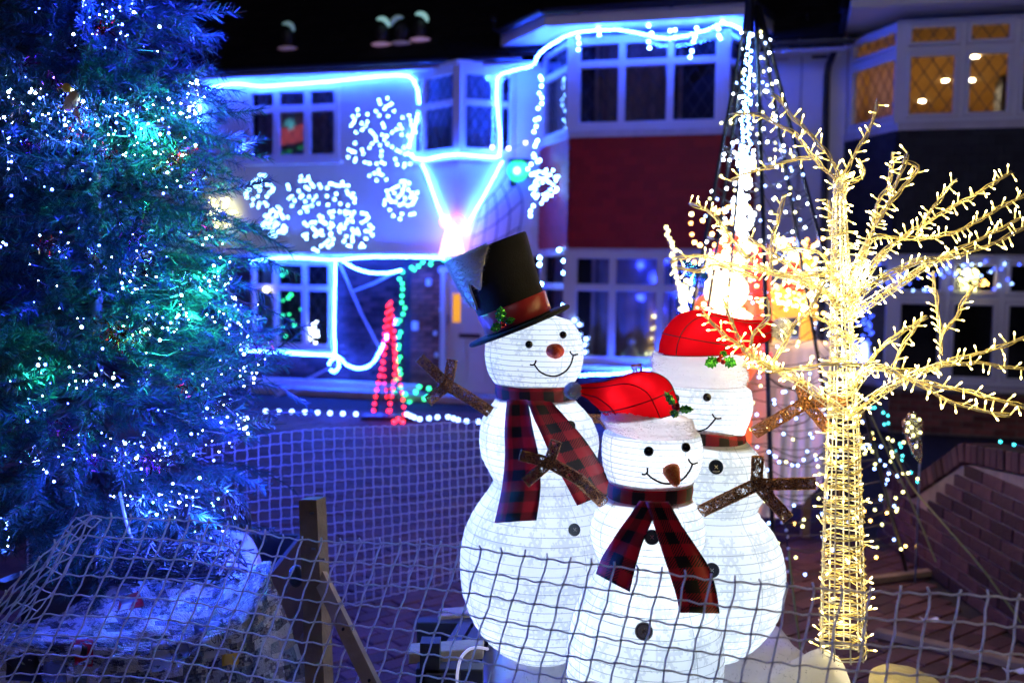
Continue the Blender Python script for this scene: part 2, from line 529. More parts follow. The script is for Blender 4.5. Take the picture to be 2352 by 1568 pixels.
M['timber'] = mat('weathered_timber', (0.26, 0.18, 0.11), 0.8, 0.2, var=0.35, vscale=10, bump=0.4, bscale=50)
M['dark_timber'] = mat('dark_stained_timber', (0.03, 0.027, 0.026), 0.5, 0.4, var=0.3, vscale=10)
M['pale_timber'] = mat('pale_timber', (0.45, 0.34, 0.22), 0.75, 0.25, var=0.25, vscale=12, bump=0.3, bscale=50)
M['foam'] = mat('yellowed_foam', (0.55, 0.48, 0.27), 0.9, 0.15, var=0.15, vscale=12, bump=0.6, bscale=40)
M['sheet'] = mat('white_plastic_sheet', (0.72, 0.72, 0.72), 0.4, 0.4, var=0.06, vscale=5)
M['rope_led'] = glow('cool_blue_white_led', (0.013, 0.062, 1.0), 760)
M['flake_led'] = glow('cool_white_led', (0.15, 0.38, 1.0), 90)
M['blue_led'] = glow('blue_led', (0.07, 0.12, 1.0), 34)
M['cyan_led'] = glow('cyan_white_led', (0.30, 0.85, 0.80), 34)
M['teal_led'] = glow('teal_led', (0.02, 0.55, 0.60), 8)
M['white_led'] = glow('white_led', (0.72, 0.86, 1.0), 30)
M['pale_blue_led'] = glow('pale_blue_led', (0.25, 0.42, 1.0), 14)
M['warm_led'] = glow('warm_white_led', (1.0, 0.76, 0.26), 20)
M['warm_stem'] = glow('warm_led_stem', (1.0, 0.76, 0.20), 1.8, base=(0.8, 0.66, 0.3), sample=False)
M['lemon_led'] = glow('lemon_led', (0.85, 0.80, 0.28), 9)
M['gold_led'] = glow('gold_led', (1.0, 0.52, 0.11), 22)
M['red_led'] = glow('red_led', (1.0, 0.012, 0.02), 13)
M['green_led'] = glow('green_led', (0.02, 0.75, 0.22), 9)
M['pink_led'] = glow('pink_led', (1.0, 0.10, 0.16), 6)
M['blue_net'] = glow('deep_blue_led', (0.04, 0.09, 1.0), 10)
M['clear_bulb'] = mat('clear_bulb', (0.7, 0.7, 0.72), 0.1, 0.6)
M['clear_plastic'] = glass('clear_plastic', (0.85, 0.85, 0.82), 0.35)
M['net'] = cloth_glow('white_net_plastic', (0.96, 0.95, 0.93), (0.96, 0.95, 0.93), 0.5)
M['amber_led'] = glow('amber_led', (1.0, 0.36, 0.05), 9)
M['snow'] = cloth_glow('snow_blanket', (0.88, 0.88, 0.90), (0.85, 0.85, 0.88), 0.4)
# ------------------------------------------------------------------ ground
def ground_and_pavers():
    g = MB()
    g.quad((-40, -6, -0.012), (40, -6, -0.012), (40, 60, -0.012), (-40, 60, -0.012))
    gr = struct(ob('driveway', g, M['mortar_dark']))
    pm = MB(); pm.obox((-0.0985, -0.0485, -0.05), (0.197, 0, 0), (0, 0.097, 0), (0, 0, 0.05), bev=0.006)
    pme = pm.mesh('paver', M['paver'])
    rest = MB()
    cells = []
    ang = R(38)
    ca, sa = math.cos(ang), math.sin(ang)
    for i in range(-70, 70):
        for j in range(-110, 110):
            lx, ly = i * 0.2 + (0.1 if j % 2 else 0), j * 0.1
            x, y = lx * ca - ly * sa, 7.2 + lx * sa + ly * ca
            if not (-4.6 < x < 2.46 and 3.2 < y < 12.6): continue
            if abs(x) > 0.58 * y + 0.3: continue
            cells.append((x, y))
    def vis(c):
        x, y = c
        q = x / y * FQ + 1176
        a = (700 < q < 1075 and y < 6.2) or (1980 < q < 2360 and y < 7.4)
        return (0 if a else 1, y)
    cells.sort(key=vis)
    rz = Matrix.Rotation(ang, 4, 'Z').to_quaternion()
    for k, (x, y) in enumerate(cells):
        z = rnd.uniform(-0.004, 0.004)
        if k < 290:
            inst('paver', pme, gr, (x, y, z), Matrix.Rotation(ang + rnd.uniform(-0.02, 0.02), 4, 'Z').to_quaternion())
        else:
            ux, uy = V((ca, sa, 0)), V((-sa, ca, 0))
            o = V((x, y, z)) - ux * 0.0985 - uy * 0.0485
            a = [o, o + ux * 0.197, o + ux * 0.197 + uy * 0.097, o + uy * 0.097]
            i = [rest.pt(p) for p in a] + [rest.pt(p - UZ * 0.03) for p in a]
            rest.face(i[:4])
            for q in range(4):
                rest.face([i[q], i[q + 4], i[(q + 1) % 4 + 4], i[(q + 1) % 4]])
    r = ob('paving', rest, M['paving'], gr)
    r['kind'] = 'stuff'
ground_and_pavers()

# ------------------------------------------------------------------ house building helpers
def brick_field(parent, A, U, NRM, length, z0, z1, holes=(), me_mat='brick', bl=0.215, bh=0.065, j=0.010, proud=0.008, limit=300, mort='mortar'):
    """bricks on a vertical plane from A along U; joints recessed behind them"""
    me = MB(); me.box((0, 0, 0), bl, 0.05, bh, bev=0.004)
    mesh = me.mesh('brick', M[me_mat])
    hm = {}
    rot = Matrix((U, -NRM, UZ)).transposed().to_quaternion()
    row, cnt = 0, 0
    z = z0 + bh / 2 + j / 2
    while z + bh / 2 <= z1 + 0.003:
        x = bl / 2 + j / 2 - (0 if row % 2 == 0 else (bl + j) / 2)
        while x - bl / 2 < length:
            x0, x1 = max(0, x - bl / 2), min(length, x + bl / 2)
            if x1 - x0 > 0.03 and not any(h[0] < (x0 + x1) / 2 < h[1] and h[2] < z < h[3] for h in holes):
                c = A + U * ((x0 + x1) / 2) + UZ * (z - A.z) - NRM * (0.025 - proud + rnd.uniform(-0.002, 0.002))
                c.z = z
                if cnt < limit:
                    inst('brick', mesh, parent, c, rot, ((x1 - x0) / bl, 1, 1)); cnt += 1
            x += bl + j
        z += bh + j
        row += 1
def hung_tiles(parent, A, B, z0, z1, nrm, mt, tw=0.165, gauge=0.1):
    U = (B - A); Ln = U.length; U.normalize()
    t = MB()
    tl = gauge + 0.035
    t.obox((-tw / 2 + 0.002, -0.006, 0), (tw - 0.004, 0, 0), (0, 0.012, 0), (0, 0, tl), bev=0.002)
    me = t.mesh('tile', M[mt])
    n = max(1, round(Ln / tw)); sx = Ln / (n * tw)
    base = Matrix((U, -nrm, UZ)).transposed()
    rows = int((z1 - z0) / gauge + 0.5)
    for r in range(rows):
        for i in range(n + (1 if r % 2 else 0)):
            u = (i + (0.5 if r % 2 == 0 else 0)) * tw * sx
            wd = 1.0
            if r % 2 and i == 0: u, wd = tw * sx * 0.25, 0.5
            elif r % 2 and i == n: u, wd = Ln - tw * sx * 0.25, 0.5
            tilt = Matrix.Rotation(0.11 + rnd.uniform(-0.012, 0.012), 3, 'X')
            rot = (base @ tilt).to_quaternion()
            p = A + U * u + nrm * (0.020 + rnd.uniform(-0.0015, 0.0015))
            inst('tile', me, parent, V((p.x, p.y, z0 + r * gauge + rnd.uniform(-0.003, 0.003))), rot, (sx * wd, 1, 1))
def window(parent, A, B, z0, z1, nrm, cols, trans=None, fw=0.055, mw=0.05, lattice=None, sash=0.0, depth=0.07, mt='upvc', curtain=False, cmat='curtain', pitch=0.13, sill=True, back=True):
    """A, B: bottom corners of the frame (plan points); cols: list of fractions of mullions"""
    U = (B - A); U.z = 0; Ln = U.length; U.normalize()
    def pt(u, z, n=0.0): return V((A.x, A.y, 0)) + U * u + UZ * z + nrm * n
    f = MB()
    def bar(u0, u1, za, zb, n0, n1): f.obox(pt(u0, za, n0), U * (u1 - u0), nrm * (n1 - n0), UZ * (zb - za), bev=0.006)
    n0, n1 = -depth, 0.012
    bar(0, fw, z0, z1, n0, n1); bar(Ln - fw, Ln, z0, z1, n0, n1)
    bar(fw, Ln - fw, z0, z0 + fw, n0, n1 - 0.002); bar(fw, Ln - fw, z1 - fw, z1, n0, n1 - 0.002)
    us = [fw] + [c * Ln for c in cols] + [Ln - fw]
    zs = [z0 + fw] + ([trans] if trans else []) + [z1 - fw]
    for c in cols: bar(c * Ln - mw / 2, c * Ln + mw / 2, z0 + fw, z1 - fw, n0, n1 - 0.004)
    cells = []
    for i in range(len(us) - 1):
        ua = us[i] + (mw / 2 if i > 0 else 0); ub = us[i + 1] - (mw / 2 if i < len(us) - 2 else 0)
        if trans: bar(ua, ub, trans - mw / 2, trans + mw / 2, n0, n1 - 0.006)
        for k in range(len(zs) - 1):
            za = zs[k] + (mw / 2 if k > 0 else 0); zb = zs[k + 1] - (mw / 2 if k < len(zs) - 2 else 0)
            cells.append((ua, ub, za, zb))
    wo = ob('window', f, M[mt], parent)
    for ua, ub, za, zb in cells:
        if sash > 0:
            s = MB()
            a, b = n0 + 0.02, n1 + 0.012
            for q in ((ua + .004, ua + sash, za + .004, zb - .004), (ub - sash, ub - .004, za + .004, zb - .004), (ua + sash, ub - sash, za + .004, za + sash), (ua + sash, ub - sash, zb - sash, zb - .004)):
                s.obox(pt(q[0], q[2], a), U * (q[1] - q[0]), nrm * (b - a), UZ * (q[3] - q[2]), bev=0.006)
            ob('sash', s, M[mt], wo)
            ua, ub, za, zb = ua + sash, ub - sash, za + sash, zb - sash
        g = MB()
        g.obox(pt(ua, za, -0.035), U * (ub - ua), nrm * 0.006, UZ * (zb - za))
        ob('pane', g, M['glass'], wo)
        if lattice:
            l = MB()
            pw, ph = pitch, pitch * 1.5
            wd, ht = ub - ua, zb - za
            for sgn in (1, -1):
                k = -int(ht / ph) - 2
                while k * pw < wd + 2 * pw:
                    # line u = k*pw + sgn*(z)*pw/ph
                    seg = []
                    u0_, u1_ = k * pw, k * pw + ht * pw / ph
                    t0 = max(0, -u0_ / (u1_ - u0_)); t1 = min(1, (wd - u0_) / (u1_ - u0_))
                    if t1 - t0 > 0.02:
                        a_, b_ = u0_ + (u1_ - u0_) * t0, u0_ + (u1_ - u0_) * t1
                        if sgn < 0: a_, b_ = wd - a_, wd - b_
                        l.bar(pt(ua + a_, za + ht * t0, -0.026 + 0.001 * sgn), pt(ua + b_, za + ht * t1, -0.026 + 0.001 * sgn), lattice, 0.003, nrm)
                    k += 1
            ob('lead_lattice', l, M['lead'], wo)
    if curtain:
        n = int(Ln / 0.03)
        g = [[pt(fw + (Ln - 2 * fw) * i / n, zz, -0.20 + 0.035 * math.sin(i * 0.9 + math.sin(i * 0.13) * 3) + 0.01 * math.sin(i * 2.3)) for zz in (z0 + 0.02, z1 - 0.02)] for i in range(n + 1)]
        c = MB(); c.sheet(g, 0.004)
        ob('curtain', c, M[cmat], wo, smooth=True)
    if back:
        r = MB()
        a, b, c_, d_ = pt(0, z0, -0.9), pt(Ln, z0, -0.9), pt(Ln, z1 + 0.1, -0.9), pt(0, z1 + 0.1, -0.9)
        e, f_, g_, h = pt(0, z0, -0.09), pt(Ln, z0, -0.09), pt(Ln, z1, -0.09), pt(0, z1, -0.09)
        r.quad(a, b, c_, d_); r.quad(e, f_, b, a); r.quad(f_, g_, c_, b); r.quad(g_, h, d_, c_); r.quad(h, e, a, d_)
        ob('room_behind', r, M['dark_room'], wo)
    return wo
def wall_face(parent, s0, s1, z0, z1, d, holes, mt, th=0.18, name='wall'):
    """front wall with real openings"""
    m_ = MB()
    xs = sorted(set([s0, s1] + [h[0] for h in holes] + [h[1] for h in holes]))
    zs = sorted(set([z0, z1] + [h[2] for h in holes] + [h[3] for h in holes]))
    for i in range(len(xs) - 1):
        for k in range(len(zs) - 1):
            cx, cz = (xs[i] + xs[i + 1]) / 2, (zs[k] + zs[k + 1]) / 2
            if any(h[0] < cx < h[1] and h[2] < cz < h[3] for h in holes): continue
            for dd in (d, d - th):
                m_.quad(W(xs[i], dd, zs[k]), W(xs[i + 1], dd, zs[k]), W(xs[i + 1], dd, zs[k + 1]), W(xs[i], dd, zs[k + 1]))
    for h in list(holes) + [(s0, s1, z0, z1)]:
        for a, b in (((h[0], h[2]), (h[1], h[2])), ((h[1], h[2]), (h[1], h[3])), ((h[1], h[3]), (h[0], h[3])), ((h[0], h[3]), (h[0], h[2]))):
            m_.quad(W(a[0], d, a[1]), W(b[0], d, b[1]), W(b[0], d - th, b[1]), W(a[0], d - th, a[1]))
    return ob(name, m_, mt, parent)
def plan(s, d): return W(s, d, 0)

# key stations along the facade
sL = S(330, 0, 400)                       # left end (behind the big tree)
sOL, sOA, sOR = S(945, 0.0, 250), S(1051, 0.5, 250), S(1185, 0, 250)   # triangular oriel
sM0 = S(1245, 0, 330)                     # mid bay meets the wall on its left
dB = 0.9
sB0, sB1 = S(1312, dB, 320), S(1659, dB, 320)
sM1 = S(1732, 0, 320)
sR0 = S(1935, 0, 200)
sC0, sC1 = S(2066, dB, 290), S(2066, dB, 290) + 2.35
sE = sC1 + 0.45
zEave = Z(800, 190, 0)
zSof = zEave + 0.05
print('stations', [round(q, 2) for q in (sL, sOL, sOA, sOR, sM0, sB0, sB1, sM1, sR0, sC0, sC1)], 'eave', round(zEave, 2))

# ------------------------------------------------------------------ left house
LH = thing('terraced_house', 'white rendered house outlined in rope lights, with a corner oriel over its door', 'house', W((sL + sOR) / 2, 0, 0), 'houses of the terrace')
uw = (S(565, 0, 290), S(781, 0, 290), Z(670, 370, 0), Z(670, 198, 0))
gw = (S(578, 0, 700), S(764, 0, 700), Z(690, 800, 0), Z(690, 598, 0))
dr = (S(1012, 0, 750), S(1140, 0, 750), 0.12, Z(1070, 612, 0))
zBand = Z(800, 586, 0)
orz0, orz1 = Z(1051, 352, 0.5), Z(1051, 152, 0.5)
wall_face(LH, sL, sM0, zBand, zSof + 0.1, 0, [uw, (sOL + .05, sOR - .05, orz0, orz1)], M['white_wall'])
# ground floor: brick behind, white plinth strip
wall_face(LH, sL, sM0, 0.0, zBand, -0.03, [gw, (dr[0], dr[1], 0.0, dr[3])], M['mortar_dark'], name='ground_floor_wall')
b0 = plan(S(585, 0, 860), -0.03)
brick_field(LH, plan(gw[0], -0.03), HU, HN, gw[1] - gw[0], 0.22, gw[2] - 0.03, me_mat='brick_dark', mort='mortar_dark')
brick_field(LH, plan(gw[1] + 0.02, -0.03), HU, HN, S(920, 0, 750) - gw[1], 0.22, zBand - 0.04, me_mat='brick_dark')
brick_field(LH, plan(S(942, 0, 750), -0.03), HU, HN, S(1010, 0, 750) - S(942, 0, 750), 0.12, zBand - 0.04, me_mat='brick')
pl = MB(); pl.obox(W(sL, 0.0, 0.0), HU * (dr[0] - sL - 0.3), HN * 0.05, UZ * 0.2, bev=0.01)
ob('plinth', pl, M['white_wall'], LH)
# upper band / shallow canopy over the ground floor
cn = MB(); cn.obox(W(sL, 0.002, zBand - 0.03), HU * (S(1150, 0.2, 590) - sL), HN * 0.22, UZ * 0.05, bev=0.01)
ob('canopy', cn, M['white_wall'], LH)
window(LH, plan(uw[0], 0), plan(uw[1], 0), uw[2], uw[3], HN, [0.325, 0.655], Z(670, 250, 0), fw=0.09, mw=0.10, curtain=True, cmat='lace', lattice=0.006, pitch=.16)
window(LH, plan(gw[0], 0), plan(gw[1], 0), gw[2], gw[3], HN, [0.30, 0.655], Z(690, 661, 0), fw=0.07, mw=0.08, lattice=.005, pitch=.16)
cu = MB(); n = 40
cu.sheet([[W(lerp(gw[0] + .05, gw[1] - .05, i / n), -0.22 + 0.03 * math.sin(i * 1.1), zz) for zz in (gw[2] + .03, gw[3] - .05)] for i in range(0, 9)], 0.004)
ob('curtain', cu, M['curtain'], LH, smooth=True)
for q in (uw, gw):
    si = MB(); si.obox(W(q[0] - 0.06, 0.002, q[2] - 0.06), HU * (q[1] - q[0] + 0.12), HN * 0.10, UZ * 0.055, bev=0.01)
    ob('sill', si, M['upvc'], LH)
# front door
fr = MB()
fr.obox(W(dr[0], -0.10, 0.0), HU * 0.08, HN * 0.12, UZ * dr[3]); fr.obox(W(dr[1] - .08, -0.10, 0.0), HU * 0.08, HN * 0.12, UZ * dr[3])
fr.obox(W(dr[0] + .08, -0.10, dr[3] - .08), HU * (dr[1] - dr[0] - .16), HN * 0.117, UZ * 0.08)
ob('door_frame', fr, M['door'], LH)
dp = MB()
dw = dr[1] - dr[0] - 0.16
dp.obox(W(dr[0] + .08, -0.10, 0.10), HU * dw, HN * 0.05, UZ * (dr[3] - 0.18), bev=0.004)
for (a, b, z0_, z1_) in ((.12, .44, .25, .95), (.56, .88, .25, .95)):
    dp.obox(W(dr[0] + .08 + dw * a, -0.052, z0_), HU * dw * (b - a), HN * 0.012, UZ * (z1_ - z0_), bev=0.008)
D1 = ob('door', dp, M['door'], LH)
for q in (1049, 1112):
    am = MB(); s_, z_ = SZ(q, 707, -0.05)
    am.obox(W(s_ - 0.055, -0.052, z_ - 0.20), HU * 0.11, HN * 0.008, UZ * 0.40)
    ob('door_pane', am, M['amber'], D1)
    s_, z_ = SZ(q, 628, -0.05)
    am = MB(); am.obox(W(s_ - 0.055, -0.052, z_ - 0.03), HU * 0.11, HN * 0.008, UZ * 0.06)
    ob('door_pane', am, M['amber'], D1)
lb = MB(); s_, z_ = SZ(1079, 771, -0.05); lb.obox(W(s_ - 0.16, -0.05, z_ - 0.03), HU * 0.32, HN * 0.015, UZ * 0.06, bev=0.004)
ob('letterbox', lb, M['black'], D1)
hd = MB(); s_, z_ = SZ(1030, 745, -0.05); hd.bar(W(s_, -0.03, z_), W(s_, -0.03, z_ + 0.14), 0.02, 0.02, HN); hd.bar(W(s_, -0.05, z_ + .07), W(s_, -0.03, z_ + 0.07), 0.02, 0.02, HU)
ob('handle', hd, M['steel'], D1)
st = MB(); st.obox(W(dr[0] - .15, 0.0, 0), HU * (dr[1] - dr[0] + .3), HN * 0.4, UZ * 0.1, bev=0.01)
ob('doorstep', st, M['concrete'], LH)
# triangular oriel window on its inverted pyramid
OV = [plan(sOL, 0), plan(sOA, 0.5), plan(sOR, 0)]
for k in (0, 1):
    a, b = OV[k], OV[k + 1]
    u = (b - a).normalized(); nr = V((u.y, -u.x, 0))
    if nr.dot(HN) < 0: nr = -nr
    window(LH, a + u * 0.03, b - u * 0.0, orz0, orz1, nr, [0.24] if k == 0 else [0.70], Z(1051, 232, 0.5), fw=0.085, mw=0.08, lattice=0.012, pitch=0.15, back=False, curtain=True, cmat='lace')
pk = MB(); pk.bar(OV[1] + UZ * (orz0 - .01) + HN * -0.01, OV[1] + UZ * (orz1 + .01) + HN * -0.01, 0.10, 0.10, HN)
ob('corner_post', pk, M['upvc'], LH)
for zz, nm_ in ((orz0 - 0.08, 'oriel_sill'), (orz1, 'oriel_head')):
    zc = MB()
    ex = 1.06
    cen = (OV[0] + OV[2]) / 2
    tri = [cen + (p - cen) * ex for p in OV]
    lo, hi = [zc.pt(p + UZ * zz) for p in tri], [zc.pt(p + UZ * (zz + 0.08)) for p in tri]
    zc.face(lo[::-1]); zc.face(hi)
    for i in range(3): zc.face([lo[i], lo[(i + 1) % 3], hi[(i + 1) % 3], hi[i]])
    ob(nm_, zc, M['upvc'], LH)
bk = MB(); r0 = [p - HN * 0.15 for p in (OV[0], OV[2])]
bk.quad(r0[0] - HN + UZ * orz0, r0[1] - HN + UZ * orz0, r0[1] - HN + UZ * orz1, r0[0] - HN + UZ * orz1)
bk.quad(r0[0] + UZ * orz0, r0[1] + UZ * orz0, r0[1] - HN + UZ * orz0, r0[0] - HN + UZ * orz0)
ob('room_behind', bk, M['dark_room'], LH)
py = MB()
apx = HP(1047, 560, 0.03)
cen = (OV[0] + OV[2]) / 2
ids = [py.pt(p + UZ * (orz0 - .081)) for p in (plan(S(958, 0, 370), 0.0), plan(sOA, 0.46), plan(S(1165, 0, 370), 0.0))]
ap = py.pt(apx)
py.face([ids[0], ids[1], ap]); py.face([ids[1], ids[2], ap]); py.face([ids[0], ap, ids[2]]); py.face(ids)
ob('oriel_corbel', py, M['white_wall'], LH)
# roof, gutter, soffit
so = MB(); so.obox(W(sL, 0.0, zSof + 0.02), HU * (sM0 - sL), HN * 0.32, UZ * 0.04)
ob('soffit', so, M['upvc'], LH)
def gutter_run(parent, a, b, r=0.06):
    g = MB()
    n = 7
    u = (b - a).normalized(); out = V((u.y, -u.x, 0))
    if out.dot(HN) < 0 and abs(out.dot(HN)) > 0.3: out = -out
    prof = [(math.cos(t) * r, -abs(math.sin(t)) * r) for t in [math.pi * k / n for k in range(n + 1)]]
    prof2 = [(x * .9, z * .9 + .002) for x, z in prof][::-1]
    ra = [a + out * x + UZ * z for x, z in prof + prof2]
    rb = [b + out * x + UZ * z for x, z in prof + prof2]
    g.rings([ra, rb])
    k = 0.4
    L = (b - a).length
    while k < L:
        c = a + u * k
        g.rings([[c + out * x * 1.12 + UZ * (z * 1.12 - 0.001) for x, z in prof + prof2], [c + u * 0.04 + out * x * 1.12 + UZ * (z * 1.12 - 0.001) for x, z in prof + prof2]])
        k += 1.1
    return ob('gutter', g, M['gutter'], parent)
gutter_run(LH, W(sL, 0.38, zSof + 0.13), W(S(1200, 0.38, 150), 0.38, zSof + 0.13))
def roof_tiles(parent, s0, s1, d0, z0, d1, z1, tw=0.33, gauge=0.30):
    """interlocking roof tiles laid up a slope"""
    m_ = MB()
    a, b = V((d0, z0)), V((d1, z1))
    L = (b - a).length; t = (b - a) / L
    nrm_ = (HN * -(-t.y) + UZ * 0) if False else None
    rows = int(L / gauge)
    up = HN * t.x + UZ * t.y
    nr = up.cross(HU)
    if nr.z < 0: nr = -nr
    for r in range(rows):
        base = W(0, d0, z0) + up * (r * gauge)
        x = s0 - (tw / 2 if r % 2 else 0)
        while x < s1:
            xa, xb = max(s0, x + .004), min(s1, x + tw - .004)
            if xb > xa:
                o = base + HU * xa + nr * (0.016 + rnd.uniform(-.003, .003))
                m_.obox(o, HU * (xb - xa), up * (gauge + .03) - nr * 0.018, nr * 0.016)
            x += tw
    under = MB()
    under.quad(W(s0, d0, z0), W(s1, d0, z0), W(s1, d1, z1), W(s0, d1, z1))
    ro = ob('roof', under, M['roof'], parent)
    k = ob('roof_tiles', m_, M['roof'], ro); k['kind'] = 'stuff'
    return ro
zR = zSof + 0.16
roof_tiles(LH, sL, S(1210, 0, 100), 0.36, zR, -3.6, zR + 3.2)
# pale plaques on the porch pier
for q in ((1012, 620, 9), (985, 648, 12), (1015, 711, 10), (1000, 765, 8), (954, 748, 15), (1003, 815, 8)):
    pq = MB(); s_, z_ = SZ(q[0], q[1], 0.0); h = q[2] / 165
    pq.obox(W(s_ - h * .55, -0.012, z_ - h * .7), HU * h * 1.1, HN * 0.03, UZ * h * 1.4, bev=0.012)
    tag(ob('ornament', pq, M['sheet']), 'unlit pale ornament hung on the brick porch pier, %s' % {1012: 'topmost by the door frame', 985: 'second from the top of the pier', 1015: 'beside the door at its amber panes', 1000: 'low on the pier above the twig', 954: 'big one beside the green garland', 1003: 'lowest of them on the pier'}[q[0]], 'ornament', 'pale ornaments on the porch pier')

# ------------------------------------------------------------------ middle house
MH = thing('terraced_house', 'house with a two-storey bay and red hung tiles between its windows', 'house', W((sB0 + sB1) / 2, 0, 0), 'houses of the terrace')
wall_face(MH, sM0 + 0.001, sR0, 0.0, zSof + 0.1, 0, [(sM0 + .03, sM1 - .03, 0.3, zSof)], M['white_wall'])
BP = [plan(sM0, 0), plan(sB0, dB), plan(sB1, dB), plan(sM1, 0)]
ub0, ub1 = Z(1480, 297, dB), Z(1480, 78, dB)
utr = Z(1480, 143, dB)
lb0, lb1 = Z(1480, 840, dB), Z(1480, 576, dB)
ltr = Z(1480, 662, dB)
def bay(parent, BP, ub, lb, tilemat, sashw, cols_u, cols_l, lat_u, curt, lowmat, utr, ltr, warm=False, cantcols=[]):
    nrs = []
    for k in range(3):
        a, b = BP[k], BP[k + 1]
        u = (b - a).normalized(); nr = V((u.y, -u.x, 0))
        if nr.dot(HN) < 0: nr = -nr
        nrs.append(nr)
        window(parent, a, b, ub[0], ub[1], nr, cols_u if k == 1 else [], utr, fw=(0.05 if sashw else 0.10) if k == 1 else 0.06, mw=0.07 if sashw else 0.085, lattice=lat_u, sash=sashw, curtain=curt, back=not warm, pitch=0.17)
        window(parent, a, b, lb[0], lb[1], nr, cols_l if k == 1 else [], ltr, fw=(0.05 if sashw else 0.10) if k == 1 else 0.06, mw=0.07 if sashw else 0.085, sash=sashw, curtain=curt)
        # sheathing behind the tiles and below the lower window
        sh = MB()
        q = [a + UZ * (lb[1] + .001), b + UZ * (lb[1] + .001), b + UZ * (ub[0] - 0.001), a + UZ * (ub[0] - .001)]
        sh.quad(*q); sh.quad(*[p - nr * 0.1 for p in q])
        ob('sheathing', sh, M[tilemat], parent)
        hung_tiles(parent, a, b, lb[1] + 0.0, ub[0] - 0.11, nr, tilemat)
        lo = MB(); q = [a - nr * .02, b - nr * .02, b - nr * .02 + UZ * lb[0], a - nr * .02 + UZ * lb[0]]
        lo.quad(*q)
        ob('bay_base', lo, lowmat, parent)
    for zz, h, ex in ((ub[0] - 0.09, 0.085, 0.05), (lb[0] - 0.07, 0.065, 0.06), (lb[1] + 0.002, 0.03, 0.03)):
        sl = MB()
        for k in range(3):
            a, b = BP[k], BP[k + 1]; nr = nrs[k]
            u = (b - a).normalized()
            sl.obox(a - u * (.03 if k else 0) + UZ * zz + nr * (0.002 + .002 * (k == 1)), (b - a) + u * (.03 if k < 2 else 0) + u * (.03 if k else 0), nr * ex, UZ * (h - .002 * (k == 1)), bev=0.008)
        ob('sill', sl, M['wood_white'], parent)
    for k in (1, 2):
        for (z0_, z1_) in (ub, lb):
            p = MB(); p.bar(BP[k] + UZ * z0_ + HN * -.05, BP[k] + UZ * z1_ + HN * -.05, 0.13, 0.12, HN)
            ob('corner_post', p, M['upvc'], parent)
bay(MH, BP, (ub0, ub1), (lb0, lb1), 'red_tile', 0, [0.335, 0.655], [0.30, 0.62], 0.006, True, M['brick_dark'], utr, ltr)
# bay roof: soffit, fascia, gutter, hip
zBS = ub1 + 0.02
eo = 0.32
EP = [plan(S(1150, 0.35, 70), -0.2), plan(S(1150, 0.35, 70), 0.35), plan(sB0 - 0.28, dB + eo), plan(sB1 + 0.25, dB + eo), plan(sM1 + 0.2, 0.3), plan(sM1 + .2, -.2)]
sf = MB()
lo = [sf.pt(p + UZ * (zBS + .05)) for p in EP]; hi = [sf.pt(p + UZ * (zBS + 0.22)) for p in EP]
sf.face(lo); sf.face(hi[::-1])
for i in range(6): sf.face([lo[i], lo[(i + 1) % 6], hi[(i + 1) % 6], hi[i]])
ob('bay_soffit', sf, M['upvc'], MH)
for a, b in ((1, 2), (2, 3), (3, 4)):
    gutter_run(MH, EP[a] + UZ * (zBS + .24) + HN * 0.05, EP[b] + UZ * (zBS + .24) + HN * .05, r=0.062)
br = MB()
top = [plan(lerp(sB0, sB1, .3), -0.4) + UZ * (zBS + 1.1), plan(lerp(sB0, sB1, .7), -0.4) + UZ * (zBS + 1.1)]
e = [p + UZ * (zBS + .235) for p in EP]
ids = [br.pt(p) for p in e]; t0, t1 = br.pt(top[0]), br.pt(top[1])
br.face([ids[0], ids[1], t0]); br.face([ids[1], ids[2], t0]); br.face([ids[2], ids[3], t1, t0]); br.face([ids[3], ids[4], t1]); br.face([ids[4], ids[5], t1])
ob('bay_roof', br, M['roof'], MH)
fin = MB(); p = HP(1135, 42, 0.55)
fin.sphere(p, 0.05, seg=8, rg=6); fin.tube([p, p - UZ * .15], 0.03, 6)
ob('ridge_finial', fin, M['gutter'], MH)
gutter_run(MH, W(S(1735, .38, 20), 0.38, zSof + .13), W(sR0 + 0.1, 0.38, zSof + 0.13))
so = MB(); so.obox(W(sM1 + .2, 0.0, zSof + 0.02), HU * (sR0 - sM1 - .2), HN * 0.32, UZ * 0.04)
ob('soffit', so, M['upvc'], MH)
roof_tiles(MH, S(1210, 0, 100) + 0.002, sR0, 0.36, zR, -3.6, zR + 3.2)
# vents and cable on the wall
s_, z_ = SZ(1796, 122, 0); vp = MB()
vp.obox(W(s_ - .08, 0.002, z_ - .1), HU * .16, HN * .015, UZ * .2, bev=.004)
for i in range(6):
    for j in range(7): vp.obox(W(s_ - .07 + i * .024, .017, z_ - .09 + j * .026), HU * .014, HN * .003, UZ * .016)
ob('air_vent', vp, M['concrete'], MH)
s_, z_ = SZ(1883, 118, 0); vb = MB(); vb.obox(W(s_ - .095, 0.002, z_ - .09), HU * .19, HN * .06, UZ * .18, bev=.006)
for j in range(5): vb.obox(W(s_ - .08, .062, z_ - .075 + j * .032), HU * .16, HN * .006, UZ * .018)
ob('dark_vent', vb, M['black'], MH)
cb = MB(); cb.tube(smooth_path([HP(x, y, .02) for x, y in ((1855, 28), (1850, 75), (1832, 98), (1842, 130), (1836, 300), (1830, 560), (1822, 800))], 6), 0.007, 5)
ob('wall_cable', cb, M['steel'], MH)

